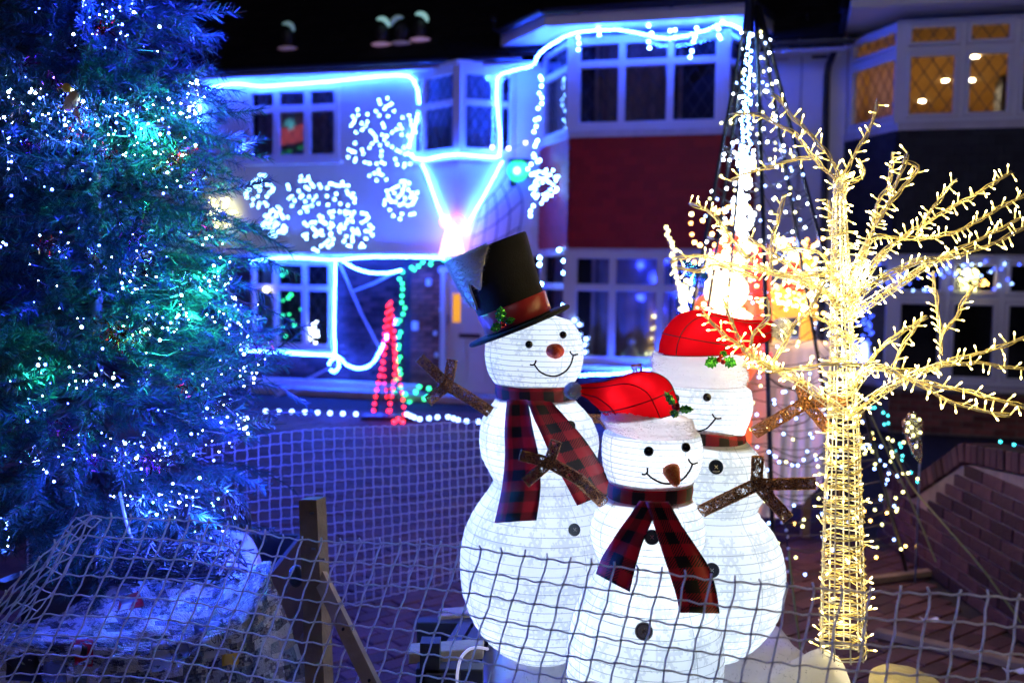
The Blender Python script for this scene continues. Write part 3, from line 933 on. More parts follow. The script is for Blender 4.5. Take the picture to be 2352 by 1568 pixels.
# ------------------------------------------------------------------ right house
RH = thing('terraced_house', 'house with dark hung tiles and a warmly lit leaded window upstairs', 'house', W((sC0 + sC1) / 2, 0, 0), 'houses of the terrace')
wall_face(RH, sR0 + .001, sE, 0.0, zSof + 0.5, 0, [(sR0 + .05, sC1, 0.3, zSof + .3)], M['white_wall'])
CP = [plan(S(1945, 0, 300), 0), plan(sC0, dB), plan(sC1, dB), plan(sE, 0)]
cu0, cu1 = Z(2205, 279, dB), Z(2205, 40, dB)
ctr = Z(2205, 110, dB)
cl0, cl1 = Z(2205, 884, dB), Z(2205, 590, dB)
cltr = Z(2205, 684, dB)
bw = sC1 - sC0
f1, f2 = (S(2205, dB, 280) - sC0) / bw, (S(2328, dB, 280) - sC0) / bw
bay(RH, CP, (cu0, cu1), (cl0, cl1), 'dark_tile', 0.045, [f1, f2, min(.9, f2 + (f2 - f1))], [(S(2172, dB, 780) - sC0) / bw, (S(2297, dB, 780) - sC0) / bw, 0.85], 0.011, False, M['mortar'], ctr, cltr, warm=True)
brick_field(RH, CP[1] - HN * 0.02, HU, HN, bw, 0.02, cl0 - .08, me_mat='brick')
# the lit room upstairs with its ceiling lamps
rm = MB()
def rq(*p): rm.quad(*p)
a0, a1 = S(1945, 0, 300) + .05, sC1 - .02
zf, zc_ = cu0 - 0.9, cu1 + 0.004
pts = [W(a0, -0.06, zf), W(a1 + .3, -0.06, zf), W(a1 + .3, -7.2, zf), W(a0 - .5, -7.2, zf)]
top = [p + UZ * (zc_ - zf) for p in pts]
rq(pts[3], pts[2], top[2], top[3]); rq(pts[0], pts[3], top[3], top[0]); rq(pts[2], pts[1], top[1], top[2])
bt = [p + UZ * zc_ for p in (CP[0], CP[1], CP[2], CP[3])]
i_ = [rm.pt(p) for p in (bt[0], bt[1], bt[2], bt[3], top[2], top[3])]; rm.face(i_)
i_ = [rm.pt(p - UZ * (zc_ - zf)) for p in (bt[0], bt[1], bt[2], bt[3], top[2], top[3])]; rm.face(i_)
ob('lit_room', rm, M['warm_room'], RH)
wd = MB(); wd.obox(W(S(2285, -3.0, 200), -3.0, zf), HU * 0.7, HN * .5, UZ * 2.0); ob('wardrobe', wd, M['dark_timber'], RH)
DLm = glow('ceiling_lamp_glow', (1.0, .85, .55), 60)
for k, (q, yy, d_) in enumerate(((2240, 131, -0.2), (2172, 186, -1.2), (2231, 185, -1.2), (2118, 233, -2.4))):
    r_ = ray(q, yy); t = (zc_ - 0.012 - CAM_Z) / r_.z
    p = EYE + r_ * t
    dl = MB(); dl.sphere(p, 0.05, 0.05, 0.012, seg=12, rg=4)
    ob('downlight', dl, DLm, RH)
    l_ = bpy.data.lights.new('downlight_lamp', 'SPOT')
    l_.energy, l_.color, l_.shadow_soft_size, l_.spot_size, l_.spot_blend = 62, (1, .82, .52), .04, R(160), .3
    lo_ = bpy.data.objects.new('downlight_lamp', l_); COL.objects.link(lo_)
    lo_.parent = RH; lo_.matrix_parent_inverse = Matrix.Translation(-INV[RH.name]); lo_.location = p - UZ * .03
# drainpipe with its hopper, dark eaves gutter, roof
dpp = MB(); dpp.tube(smooth_path([HP(1952, -10, .5), HP(1943, 22, .5)], 2) + [HP(1935, 75, .3), HP(1903, 150, .06), HP(1899, 175, .06), HP(1893, 480, .06), HP(1886, 860, .06)], 0.042, 8)
dpp.box(HP(1944, 10, .5), .16, .16, .16, .01)
ob('drainpipe', dpp, M['gutter'], RH)
zRS = cu1 + 0.03
sf2 = MB(); sf2.obox(W(sR0 + .02, 0.0, zRS + .06), HU * (sE - sR0), HN * (dB + .3), UZ * .1); ob('soffit', sf2, M['upvc'], RH)
gutter_run(RH, W(sR0 + .05, dB + .36, zRS + .26), W(sE, dB + .36, zRS + .26), r=.065)
roof_tiles(RH, sR0 + .002, sE, dB + .34, zRS + .28, -3.4, zRS + 4.0)

# ------------------------------------------------------------------ the drive's pale edge in front of the left house
stp = MB(); a, b = PG(560, 946), PG(1000, 958)
stp.obox(W(sL, 0.02, 0), HU * (S(1000, .3, 900) - sL), HN * 0.35, UZ * 0.10, bev=.012)
struct(ob('path', stp, M['concrete']))
# ------------------------------------------------------------------ rope lights on the houses
def ico(r, mt, name='bulb'):
    b = MB()
    t = (1 + 5 ** .5) / 2
    vs = [(-1, t, 0), (1, t, 0), (-1, -t, 0), (1, -t, 0), (0, -1, t), (0, 1, t), (0, -1, -t), (0, 1, -t), (t, 0, -1), (t, 0, 1), (-t, 0, -1), (-t, 0, 1)]
    for q in vs: b.pt(V(q).normalized() * r)
    for q in ((0, 11, 5), (0, 5, 1), (0, 1, 7), (0, 7, 10), (0, 10, 11), (1, 5, 9), (5, 11, 4), (11, 10, 2), (10, 7, 6), (7, 1, 8), (3, 9, 4), (3, 4, 2), (3, 2, 6), (3, 6, 8), (3, 8, 9), (4, 9, 5), (2, 4, 11), (6, 2, 10), (8, 6, 7), (9, 8, 1)):
        b.face(list(q))
    return b.mesh(name, mt, True)
def dome(r, led):
    """LED with an added black back: it shines away from the wall only"""
    me = ico(r, M[led])
    me.materials.append(M['black'])  # black back added to keep the bulb's light off the wall
    for p in me.polygons:
        if p.normal.dot(HN) < 0.3: p.material_index = 1
    return me
BULB = {}
def bulb(kind, r):
    k = (kind, r)
    if k not in BULB: BULB[k] = dome(r, kind) if kind == 'flake_led' else ico(r, M[kind])
    return BULB[k]
def dsurf(s):
    """how far the front of the middle bay stands out at station s"""
    return interp(s, [sM0, sB0, sB1, sM1], [0, dB, dB, 0])
def rope(label, runs, group='rope lights outlining the houses', step=0.052, rad=0.012, led='rope_led', limit=298):
    """runs: lists of (qx, qy, d)"""
    p0 = HP(*runs[0][0])
    t = thing('rope_light', label, 'rope light', p0, group)
    tb = MB(); pts = []
    for rn in runs:
        path = smooth_path([HP(*q) for q in rn], 7)
        tb.tube(path, 0.0065, 5)
        pts += [p for p, _ in along(path, step)]
    ob('tube', tb, M['clear_cable'], t, smooth=True)
    for p in pts[:limit]:
        inst('bulb', bulb(led, rad), t, p + V((rnd.uniform(-.003, .003), 0, rnd.uniform(-.003, .003))))
    if len(pts) > limit:
        mb = MB()
        for p in pts[limit:]: mb.sphere(p, rad, seg=6, rg=4)
        o = ob('bulbs', mb, M[led], t); o['kind'] = 'stuff'
    return t
e = 0.07
rope('cool white rope light sagging along the eave and curling down beside the oriel', [[(x, y, e) for x, y in ((459, 300), (458, 255), (462, 214), (482, 203), (540, 193), (600, 198), (680, 193), (760, 187), (830, 180), (900, 174), (938, 176), (955, 196), (963, 230), (958, 272), (945, 315), (938, 345))]])
rope('short white rope light resting along the oriel sill', [[(938, 352, .1), (958, 366, .16), (990, 364, .30), (1020, 357, .48), (1052, 355, .60), (1090, 358, .48), (1135, 361, .28), (1150, 356, .2)]])
rope('white rope light climbing from the oriel and swinging along the bay eave', [[(1147, 355, .25), (1150, 320, .25), (1143, 260, .22), (1140, 205, .22), (1146, 176, .25), (1175, 163, .3), (1222, 151, .4), (1236, 128, .5), (1262, 106, .8), (1318, 77, 1.1), (1400, 69, 1.12), (1452, 74, 1.1), (1520, 88, 1.08), (1560, 86, 1.08), (1622, 70, 1.1), (1662, 54, 1.14), (1700, 66, .8), (1728, 84, .4)]])
rope('white rope light making a V below the oriel', [[(968, 372, .10), (985, 415, .14), (1008, 480, .12), (1034, 535, .08)], [(1153, 372, .12), (1128, 420, .14), (1095, 480, .12), (1064, 535, .08)]])
rope('white rope light along the canopy with a swag hanging below it', [[(575, 602, .26), (640, 593, .26), (700, 593, .26), (770, 597, .26), (840, 591, .26), (900, 590, .26), (1000, 592, .26), (1032, 598, .26)], [(785, 596, .25), (810, 613, .25), (850, 626, .25), (895, 626, .25), (928, 618, .25)]])
rope('white rope light framing the ground floor window, looped at its corner', [[(770, 597, .08), (769, 680, .08), (768, 760, .08), (770, 815, .08)], [(560, 806, .12), (620, 808, .12), (680, 812, .12), (768, 816, .12)], [(772, 818, .09), (757, 832, .1), (758, 848, .1), (768, 853, .1), (778, 842, .1), (778, 820, .1), (800, 840, .12), (830, 846, .14), (857, 832, .16), (875, 800, .2), (893, 762, .24), (912, 732, .28)]])
rope('white rope light under the red bay window sill', [[(1325, 862, 1.02), (1370, 860, 1.02), (1420, 858, 1.02), (1482, 852, 1.02), (1560, 852, 1.02)]])

# ------------------------------------------------------------------ snowflake motifs
def flake(label, qx, qy, rad, d, led='flake_led', br=0.011, arms=6, rot=0.0, dense=0.7, drop=.33, jit=.010, stretch=1.0, group='snowflake lights on the houses'):
    c = HP(qx, qy, d)
    t = thing('snowflake_light', label, 'snowflake light', c, group)
    k = rad * (.88 if rad < 80 else 1) / FQ * c.y
    pts = [(0, 0)]
    fr = MB()
    def wp(x, z): return c + HU * x + UZ * z * stretch
    for a in range(arms):
        an = rot + a * 2 * math.pi / arms
        ux, uz = math.sin(an), math.cos(an)
        fr.bar(wp(0, 0), wp(ux * k, uz * k), .004, .004, HN)
        n = max(3, int(5 * dense))
        for i in range(1, n + 1):
            pts.append((ux * k * i / n, uz * k * i / n))
        for f, l in ((0.5, 0.30), (0.78, 0.24)):
            for sg in (-1, 1):
                a2 = an + sg * 1.0
                ex, ez = ux * k * f + math.sin(a2) * k * l, uz * k * f + math.cos(a2) * k * l
                fr.bar(wp(ux * k * f, uz * k * f), wp(ex, ez), .004, .004, HN)
                m_ = max(1, int(2 * dense))
                for i in range(1, m_ + 1):
                    pts.append((lerp(ux * k * f, ex, i / m_), lerp(uz * k * f, ez, i / m_)))
    ob('frame', fr, M['wire'], t)
    for x, z in pts:
        if rnd.random() < drop: continue
        p = wp(x + rnd.gauss(0, jit), z + rnd.gauss(0, jit)) + HN * rnd.uniform(0.01, 0.03)
        inst('bulb', bulb(led, br), t, p)
    return t
flake('largest snowflake light, hung between the upstairs window and the oriel', 879, 321, 92, .12, rot=.1, dense=1.4, drop=.05, jit=.016, br=.0105)
flake('bright snowflake light nearest the fir tree in the row under the window', 598, 440, 42, .10, rot=.3, br=.0105)
flake('snowflake light under the upstairs window, second in the top row', 700, 446, 50, .10, rot=.0, br=.0105)
flake('small snowflake light low beside the fir tree', 634, 510, 38, .10, rot=.2, br=.0105)
flake('snowflake light third in the top row under the window', 779, 458, 46, .10, rot=.45, br=.0115, dense=0.8)
flake('lowest snowflake light, hanging down to the canopy rope', 733, 536, 46, .10, rot=.1, br=.0115, dense=0.8)
flake('snowflake light low on the wall, right of the lowest one', 821, 527, 50, .10, rot=.6, br=.0115, dense=0.8)
flake('snowflake light right of the others near the oriel corbel', 922, 460, 50, .10, rot=.25, br=.0115, dense=0.8)
flake('snowflake light with few bulbs on the blue tiled side of the bay', 1256, 423, 40, .62, drop=.15, jit=.03, rot=.15, br=.0105)
# petal flower light half hidden by the tree
t = thing('flower_light', 'white light with fat petal-shaped bulbs half hidden by the fir tree', 'wall light', HP(508, 492, .1))
for a in range(6):
    an = a * math.pi / 3 + .45
    b = MB(); c = HP(508, 492, .1) + HU * math.sin(an) * .17 + UZ * math.cos(an) * .17
    ax = (HU * math.sin(an) + UZ * math.cos(an))
    b.sphere(c, .028, .028, .095, seg=8, rg=6, rot=ax.to_track_quat('Z', 'Y').to_matrix())
    ob('petal', b, M['lemon_led'], t, smooth=True)
hb = MB(); hb.sphere(HP(508, 492, .1), .03); ob('hub', hb, M['white_metal'], t)
# dark star ornament
def star(c, r, mt):
    b = MB(); pts = []
    for i in range(10):
        rr = r if i % 2 == 0 else r * .4
        an = i * math.pi / 5
        pts.append(c + HU * rr * math.sin(an) + UZ * rr * math.cos(an))
    f, k = [b.pt(p) for p in pts], [b.pt(p - HN * .03) for p in pts]
    ce, cb_ = b.pt(c + HN * .04), b.pt(c - HN * .03)
    for i in range(10):
        j = (i + 1) % 10
        b.face([f[i], f[j], ce]); b.face([k[j], k[i], cb_]); b.face([f[j], f[i], k[i], k[j]])
    return b
tag(ob('star_ornament', star(HP(507, 266, .05), .165, 0), mat('slate_star', (.10, .11, .13), .6)), 'unlit dark star on the wall between fir tree and upstairs window', 'star ornament')

# ------------------------------------------------------------------ hanging bulb strings
def string(label, wires, bulbs_, cat='light string', name='light_string', group=None, wire='wire', wr=0.0035):
    """wires: lists of world points; bulbs_: (point, led, radius)"""
    t = thing(name, label, cat, bulbs_[0][0], group)
    if wires:
        wmb = MB()
        for wpts in wires: wmb.tube(smooth_path(wpts, 4), wr, 4)
        ob('wire', wmb, M[wire], t)
    for p, led, r in bulbs_[:299]:
        inst('bulb', bulb(led, r), t, p)
    if len(bulbs_) > 299:
        mb = {}
        for p, led, r in bulbs_[299:]:
            mb.setdefault(led, MB()).sphere(p, r, seg=6, rg=4)
        for led, q in mb.items():
            o = ob('bulbs', q, M[led], t); o['kind'] = 'stuff'
    return t
def qstr(label, pts, led, r, jit=3, per=None, **kw):
    w_ = [HP(*p) for p in pts]
    path = smooth_path(w_, 6)
    bl = []
    if per:
        for p, _ in along(path, per): bl.append((p + V((rnd.gauss(0, 1), 0, rnd.gauss(0, 1))) * jit * .006, led, r))
    else:
        for p in w_: bl.append((p + V((rnd.gauss(0, 1), 0, rnd.gauss(0, 1))) * jit * .006, led, r))
    return string(label, [w_], bl, **kw)
g_ = 'icicle strings under the bay eave'
qstr('bulb string falling down the left edge of the red bay', [(1243, 172, .3), (1238, 205, .3), (1240, 240, .3), (1232, 275, .3), (1228, 300, .3), (1240, 325, .3), (1222, 350, .3), (1238, 365, .35), (1215, 385, .4), (1228, 420, .5), (1226, 455, .55), (1222, 500, .6)], 'flake_led', .016, per=.075)
for k, (x, ys) in enumerate(((1331, (92, 104, 120)), (1490, (62, 78, 96, 108)), (1590, (70, 82, 100, 118, 132)), (1652, (58, 70, 80, 94)), (1548, (62, 70, 84)), (1370, (66, 80)))):
    qstr('short icicle string under the bay eave, %s' % ('over its left corner post', 'over the right window column', 'longest of them, over the right glass edge', 'by the right corner', 'beside the rope light dip', 'with only two bulbs at the left')[k], [(x + rnd.uniform(-5, 5), y, 1.02) for y in ys], 'flake_led', .016, group=g_)
qstr('beaded garland of bulbs hanging on the side of the lower bay window', [(1240, 590, .45), (1285, 575, .75), (1296, 600, .8), (1297, 628, .8), (1296, 663, .8), (1294, 700, .8), (1240, 607, .45), (1243, 650, .45)], 'flake_led', .022, jit=1)
qstr('blue bulb string twisting beside the lower bay window', [(1322, 738, .94), (1330, 748, .94), (1326, 765, .94), (1350, 780, .94), (1342, 792, .94), (1345, 812, .94)], 'pale_blue_led', .022)
qstr('two coloured bulbs at the foot of the oriel', [(1131, 338, .3), (1168, 341, .2), (1207, 328, .2)], 'lemon_led', .022, jit=0)
# bead strings lying along the drive edge
def ground_string(label, qs, z, per, led, r, **kw):
    w_ = [PG(x, y, z) for x, y in qs]
    return string(label, [w_], [(p, led, r) for p, _ in along(smooth_path(w_, 6), per)], **kw)
gb = 'bead strings along the drive'
ground_string('bead string of pale bulbs lying along the drive at the left house plinth', [(610, 944), (700, 946), (770, 949), (832, 951)], .13, .155, 'pale_blue_led', .024, group=gb)
ground_string('bead string of pale bulbs along the drive from the red cone tree to the snowman', [(935, 951), (965, 962), (1000, 958), (1030, 957), (1060, 966), (1105, 968)], .13, .135, 'pale_blue_led', .024, group=gb)

# ------------------------------------------------------------------ red cone tree and green garland
def cone_tree():
    base = PG(893, 962, 0.0)
    yb = base.y
    top = P(893, 690, yb)
    t = thing('cone_tree', 'slim cone tree of red lights by the porch', 'light tree', base)
    H = top.z
    rb = 34 / FQ * yb
    f = MB()
    for k in range(7):
        a = k * 2 * math.pi / 7
        f.tube([V((base.x + rb * math.cos(a), base.y + rb * math.sin(a), .03)), V((base.x, base.y, H))], .006, 4)
    f.tube([V((base.x, base.y, 0)), V((base.x, base.y, H))], .012, 6)
    ob('frame', f, M['black'], t)
    ft = MB(); ft.obox((base.x - .32, base.y - .16, .0), (.64, 0, 0), (0, .3, 0), (0, 0, .05), .01); ob('foot', ft, M['black'], t)
    pts = []
    n = 64
    for i in range(n):
        h = (i / n)
        a = i * 1.6
        r = rb * (1 - h) + .01
        pts.append(V((base.x + r * math.cos(a), base.y + r * math.sin(a), .06 + h * (H - .06))))
    wmb = MB(); wmb.tube(pts, .004, 4); ob('wire', wmb, M['wire'], t)
    for p in pts: inst('bulb', bulb('red_led', .018), t, p)
    pts2 = [PG(905, 968, .03), PG(915, 962, .03), PG(925, 968, .03), PG(930, 958, .03)]
    for p in pts2: inst('bulb', bulb('red_led', .022), t, p)
cone_tree()
garl = [(1030, 598, .34), (1000, 603, .34), (975, 610, .34), (950, 618, .34), (932, 628, .3), (926, 660, .2), (924, 700, .2), (922, 745, .2), (921, 790, .2), (920, 840, .2), (918, 880, .2), (918, 912, .2), (940, 918, .25), (965, 912, .3), (990, 905, .35)]
path = smooth_path([HP(*q) for q in garl], 8)
gt = thing('garland', 'green lit garland framing the porch from canopy to doorstep', 'garland', path[0])
lf = MB()
for p, tg in along(path, .012):
    for k in range(3):
        dv = V((rnd.gauss(0, 1), rnd.gauss(0, 1), rnd.gauss(0, 1))).normalized()
        q = p + dv * .07; sd = dv.cross(V((rnd.random(), rnd.random(), 1))).normalized() * .006
        lf.tri(p - sd, p + sd, q)
o = ob('foliage', lf, mat('plastic_fir_green', (.02, .09, .04), .5), gt); o['kind'] = 'stuff'
for p, _ in along(path, .085):
    inst('bulb', bulb('green_led', .022), gt, p + HN * .05 + V((rnd.gauss(0, .03), 0, rnd.gauss(0, .02))))
for q in ((930, 905), (940, 925), (955, 900), (963, 888), (975, 915), (985, 892)):
    inst('bulb', bulb('green_led', .026), gt, HP(q[0], q[1], .4))

# green round lamp on its black bracket
t = thing('wall_lamp', 'round green glowing lamp on a black bracket beside the oriel', 'wall lamp', HP(1190, 393, .35))
lm = MB(); c = HP(1190, 393, .35)
lm.sphere(c, .145, .05, .145, seg=24, rg=10, rot=Matrix((HU, HN, UZ)).transposed())
ob('lens', lm, glow('green_lamp_lens', (.0, .85, .35), 1.6), t, smooth=True)
rg_ = MB()
for r_ in (.05, .1, .15):
    rg_.tube([c + HN * (.055 - .03 * (r_ / .15) ** 2) + (HU * math.cos(a * math.pi / 12) + UZ * math.sin(a * math.pi / 12)) * r_ for a in range(24)], .006, 5, closed=True)
ob('ring', rg_, mat('green_plastic', (.01, .3, .12), .4), t)
core = MB(); core.sphere(c + HN * .05, .045, seg=10, rg=6); ob('core', core, glow('green_core', (.35, 1, .7), 6), t)
bk = MB(); bk.obox(c - HU * .13 - HN * .18 + UZ * .13, HU * .26, HN * .2, UZ * .03); bk.obox(c - HU * .03 - HN * .35 - UZ * .03, HU * .06, HN * .3, UZ * .06); bk.obox(c - HU * .12 - HN * .1 - UZ * .2, HU * .06, HN * .1, UZ * .09)
ob('bracket', bk, M['black'], t)
lamp(t, c + HN * .12, 1.2, (.05, 1, .45), .1)

# glowing bell figure with a pink bow
c = HP(1038, 583, .24)
t = thing('bell_light', 'glowing cream bell topped with a pink bow on the porch canopy', 'bell light', c)
bl = MB()
prof = [(.17, 0), (.155, .05), (.135, .13), (.11, .22), (.085, .30), (.06, .37), (.02, .41)]
bl.rings([[c + V((r_ * math.cos(k * math.pi / 10), r_ * math.sin(k * math.pi / 10), h)) for k in range(20)] for r_, h in prof])
ob('bell', bl, glow('bell_glow', (1, .52, .30), 3.2), t, smooth=True)
for sg in (-1, 1):
    b = MB(); cc = c + UZ * .43 + HU * sg * .085
    b.tube([cc + (HU * math.cos(k * math.pi / 8) * .075 + UZ * math.sin(k * math.pi / 8) * .065) for k in range(16)], .013, 6, closed=True)
    ob('bow_loop', b, M['pink_led'], t)
b = MB(); b.tube(smooth_path([c + UZ * .40, c + UZ * .34 + HU * .12, c + UZ * .25 + HU * .16], 5), .013, 6); ob('bow_tail', b, M['pink_led'], t)
lamp(t, c + HN * .25 + UZ * .45, 0.7, (1, .14, .5), .05)

# dark rope net hanging on the wall by the oriel
cn_ = MB()
q0 = [(1165, 400), (1185, 420), (1200, 460), (1195, 520), (1180, 570)]
q1 = [(1105, 470), (1095, 510), (1085, 545), (1080, 570), (1075, 590)]
rows = []
for a, b in zip(q0, q1):
    row = [HP(lerp(a[0], b[0], k / 4), lerp(a[1], b[1], k / 4) + 8 * math.sin(k * math.pi / 4), .1) for k in range(5)]
    rows.append(row); cn_.tube(smooth_path(row, 3), .009, 5)
for k in range(5): cn_.tube(smooth_path([r_[k] for r_ in rows], 3), .009, 5)
tag(ob('rope_net', cn_, mat('blue_grey_rope', (.10, .11, .15), .8)), 'dark coarse rope net slung on the wall right of the corbel', 'net')
# pale cords crossing the brick wall
for k, (lab, pts) in enumerate((('pale cord slanting across the brick wall from canopy to ground', [(780, 605, .2), (830, 720, .3), (872, 800, .4)]), ('pale cord running from the sill loop down to the plinth', [(772, 836, .2), (690, 880, .35), (610, 922, .5)]), ('pale cord from the canopy corner towards the window frame', [(905, 626, .2), (860, 650, .15), (812, 668, .1)]))):
    cd = MB(); cd.tube([HP(*p) for p in pts], .014, 5)
    tag(ob('cord', cd, M['sheet']), lab, 'cord', 'pale cords on the left house')
# banner, snowflake and sprig shown in the upstairs window
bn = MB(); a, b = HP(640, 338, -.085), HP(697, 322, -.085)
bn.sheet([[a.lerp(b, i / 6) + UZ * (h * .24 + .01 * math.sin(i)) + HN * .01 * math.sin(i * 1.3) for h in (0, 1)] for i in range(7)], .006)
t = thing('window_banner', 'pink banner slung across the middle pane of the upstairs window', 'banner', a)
ob('banner', bn, glow('glowing_pink_banner', (1, .16, .22), .35, base=(.6, .1, .12)), t)  # faint light put into the banner's colour as emission
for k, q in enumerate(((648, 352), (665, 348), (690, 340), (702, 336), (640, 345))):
    b = MB(); c = HP(q[0], q[1], -.083); b.sphere(c, .05, .012, .03, seg=8, rg=5); ob('leaf', b, glow('glowing_green_paper', (.05, .7, .3), .22, base=(.05, .3, .12)), t)  # paper leaves carry a faint emission of their own
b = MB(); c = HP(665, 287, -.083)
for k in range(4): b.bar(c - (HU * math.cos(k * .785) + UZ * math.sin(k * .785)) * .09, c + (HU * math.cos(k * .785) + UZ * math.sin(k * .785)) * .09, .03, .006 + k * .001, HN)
tag(ob('paper_snowflake', b, glow('glowing_cyan_paper', (.1, .75, .9), .5)), 'cyan paper snowflake stuck above the pink banner in the window', 'window decoration')  # light put into the paper flake as emission
# lights inside the ground floor window
string('loose string of green bulbs inside the left ground floor window', [], [(HP(x, y, -.16), 'green_led', .026 * s) for x, y, s in ((648, 615, 1), (657, 625, .9), (648, 632, .9), (668, 677, 1.1), (662, 684, 1.1), (649, 725, 1), (676, 748, 1.1), (648, 660, .6), (650, 690, .6), (664, 722, .7), (650, 752, .7), (656, 772, .7), (690, 710, .5), (672, 735, .5))])
string('single round yellowish bulb on the window frame beside the fir', [], [(HP(611, 666, .06), 'lemon_led', .042)])
string('small cluster of pale pink lights standing on the left window sill', [], [(HP(704 + rnd.uniform(0, 26), rnd.uniform(735, 790), -.14), 'white_led', .014) for k in range(18)])

# things standing on the roof
def roof_thing(qx, qy, label, flip=1, lit=1.0):
    r_ = ray(qx, qy)
    n = (HN * 3.2 + UZ * 3.96).normalized()
    o0 = W(0, .36, zR)
    t = (o0 - EYE).dot(n) / r_.dot(n)
    c = EYE + r_ * t + n * .05
    th = thing('roof_ornament', label, 'roof ornament', c, 'unlit ornaments on the roof')
    b = MB(); b.sphere(c + UZ * .10, .10, .09, .13, seg=10, rg=7); ob('body', b, M['dark_timber'], th, smooth=True)
    b = MB(); pts = [c + UZ * (.16 + .13 * math.sin(a)) + HU * flip * (.13 * math.cos(a)) + HN * .08 for a in [0.1 + k * .26 for k in range(8)]]
    b.tube(pts, [.015 + .022 * math.sin(math.pi * k / 7) for k in range(8)], 7); ob('wing', b, glow('wing_glint_glow', (.35, .75, .7), .55 * lit), th, smooth=True)  # wing emits faintly in place of the light it catches
    b = MB(); b.sphere(c - UZ * .06 + HU * .02 + HN * .06, .15, .07, .035, seg=10, rg=6); ob('foot', b, glow('foot_glint_glow', (.55, .28, .45), .28 * lit), th, smooth=True)  # foot's glint put in as emission too
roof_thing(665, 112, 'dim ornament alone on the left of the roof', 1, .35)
roof_thing(880, 103, 'ornament with a bright glint put on its pale wing on the roof, left of the trio', 1, 1)
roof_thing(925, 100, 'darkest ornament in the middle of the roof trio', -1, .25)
roof_thing(968, 92, 'ornament with a greenish glint put on its wing at the right of the roof trio', 1, 1.1)
# ------------------------------------------------------------------ platform: pallet, snow blanket
def hsnow(x, y):
    """height of the snow blanket"""
    h = 0.43 + .03 * noise.noise(V((x * 2.2, y * 2.2, 1))) + .012 * noise.noise(V((x * 8, y * 8, 3)))
    tx, ty = TREE.x, TREE.y
    r = math.hypot(x - tx, y - ty)
    h += .17 * max(0, 1 - r / .27) ** 1.1
    return h
TREE = P(1936, 1500, 3.1)
def snow_blanket():
    nx, ny = 70, 44
    x0, x1, y0, y1 = -0.16, 1.16, 2.45, 3.85
    g = []
    for i in range(nx + 1):
        row = []
        for j in range(ny + 1):
            u, v = i / nx, j / ny
            x, y = lerp(x0, x1, u), lerp(y0, y1, v)
            ed = min(min(u, 1 - u) * (x1 - x0), min(v, 1 - v) * (y1 - y0))
            wob = .03 * noise.noise(V((x * 5, y * 5, 9)))
            z = hsnow(x, y) - .40 * max(0, 1 - ed / (.16 + wob)) ** 2
            row.append(V((x + .03 * noise.noise(V((x * 4, y * 4, 5))), y, z)))
        g.append(row)
    b = MB(); b.sheet(g, .02)
    # loose fibres on the blanket
    for q in range(7000):
        i, j = rnd.randrange(nx), rnd.randrange(ny)
        p = g[i][j].lerp(g[i + 1][j + 1], rnd.random())
        d = V((rnd.gauss(0, 1), rnd.gauss(0, 1), abs(rnd.gauss(.5, .8)))).normalized()
        sd = d.cross(V((rnd.gauss(0, 1), rnd.gauss(0, 1), rnd.gauss(0, 1)))).normalized() * .0012
        p = p + UZ * .008
        b.tri(p - sd, p + sd, p + d * .014)
    o = tag(ob('snow_blanket', b, M['snow'], smooth=True), 'white fluffy snow blanket spread under the snowmen and the lit tree', 'snow blanket')
    for x, y, pw, col in ((.05, 2.7, .9, (.8, .82, 1)), (.35, 2.62, .7, (.85, .88, 1)), (.75, 2.7, .9, (.85, .86, 1)), (.62, 3.0, .7, (.9, .9, 1)), (TREE.x, TREE.y - .06, .9, (1, .85, .55)), (TREE.x - .14, TREE.y - .2, .6, (1, .88, .7))):
        lamp(o, V((x, y, hsnow(x, y) - .10)), pw * 1.7, col, .03)
snow_blanket()
def pallet():
    t = thing('pallet', 'dark timber pallet with pale slats poking out left of the snow blanket', 'pallet', (-.1, 3.5, 0))
    for k, (qa, qb, D_, wd, nm) in enumerate((((1005, 1414), (1110, 1424), 3.75, .03, 'slat'), ((938, 1500), (1110, 1514), 3.05, .035, 'slat'))):
        a, b = P(qa[0], qa[1], D_), P(qb[0], qb[1], D_ + .05); b.z = a.z
        s = MB(); s.obox(a - V((0, 0, wd)), (b - a), (0, .09, 0), (0, 0, wd), .003); ob('slat', s, M['pale_timber'], t)
    for k, (qa, qb, D_, h) in enumerate((((957, 1428), (1090, 1428), 3.72, .11), ((955, 1535), (1110, 1545), 2.98, .1))):
        a, b = P(qa[0], qa[1], D_), P(qb[0], qb[1], D_); b.z = a.z
        s = MB(); s.obox(a - V((0, 0, h)), (b - a), (0, .06, 0), (0, 0, h), .003); ob('rail', s, M['dark_timber'], t)
    for qx in (1050, 1090):
        a, b = P(qx + 20, 1440, 3.75), P(qx - 55, 1568, 2.95)
        s = MB(); s.bar(a, b, .05, .05, (0, 0, 1)); ob('rail', s, M['dark_timber'], t)
    for q in ((960, 3.72), (1085, 3.72), (960, 2.98)):
        p = P(q[0] + 5, 1440, q[1]); s = MB(); s.obox((p.x, p.y, 0), (.06, 0, 0), (0, .06, 0), (0, 0, p.z - .05)); ob('leg', s, M['dark_timber'], t)
pallet()
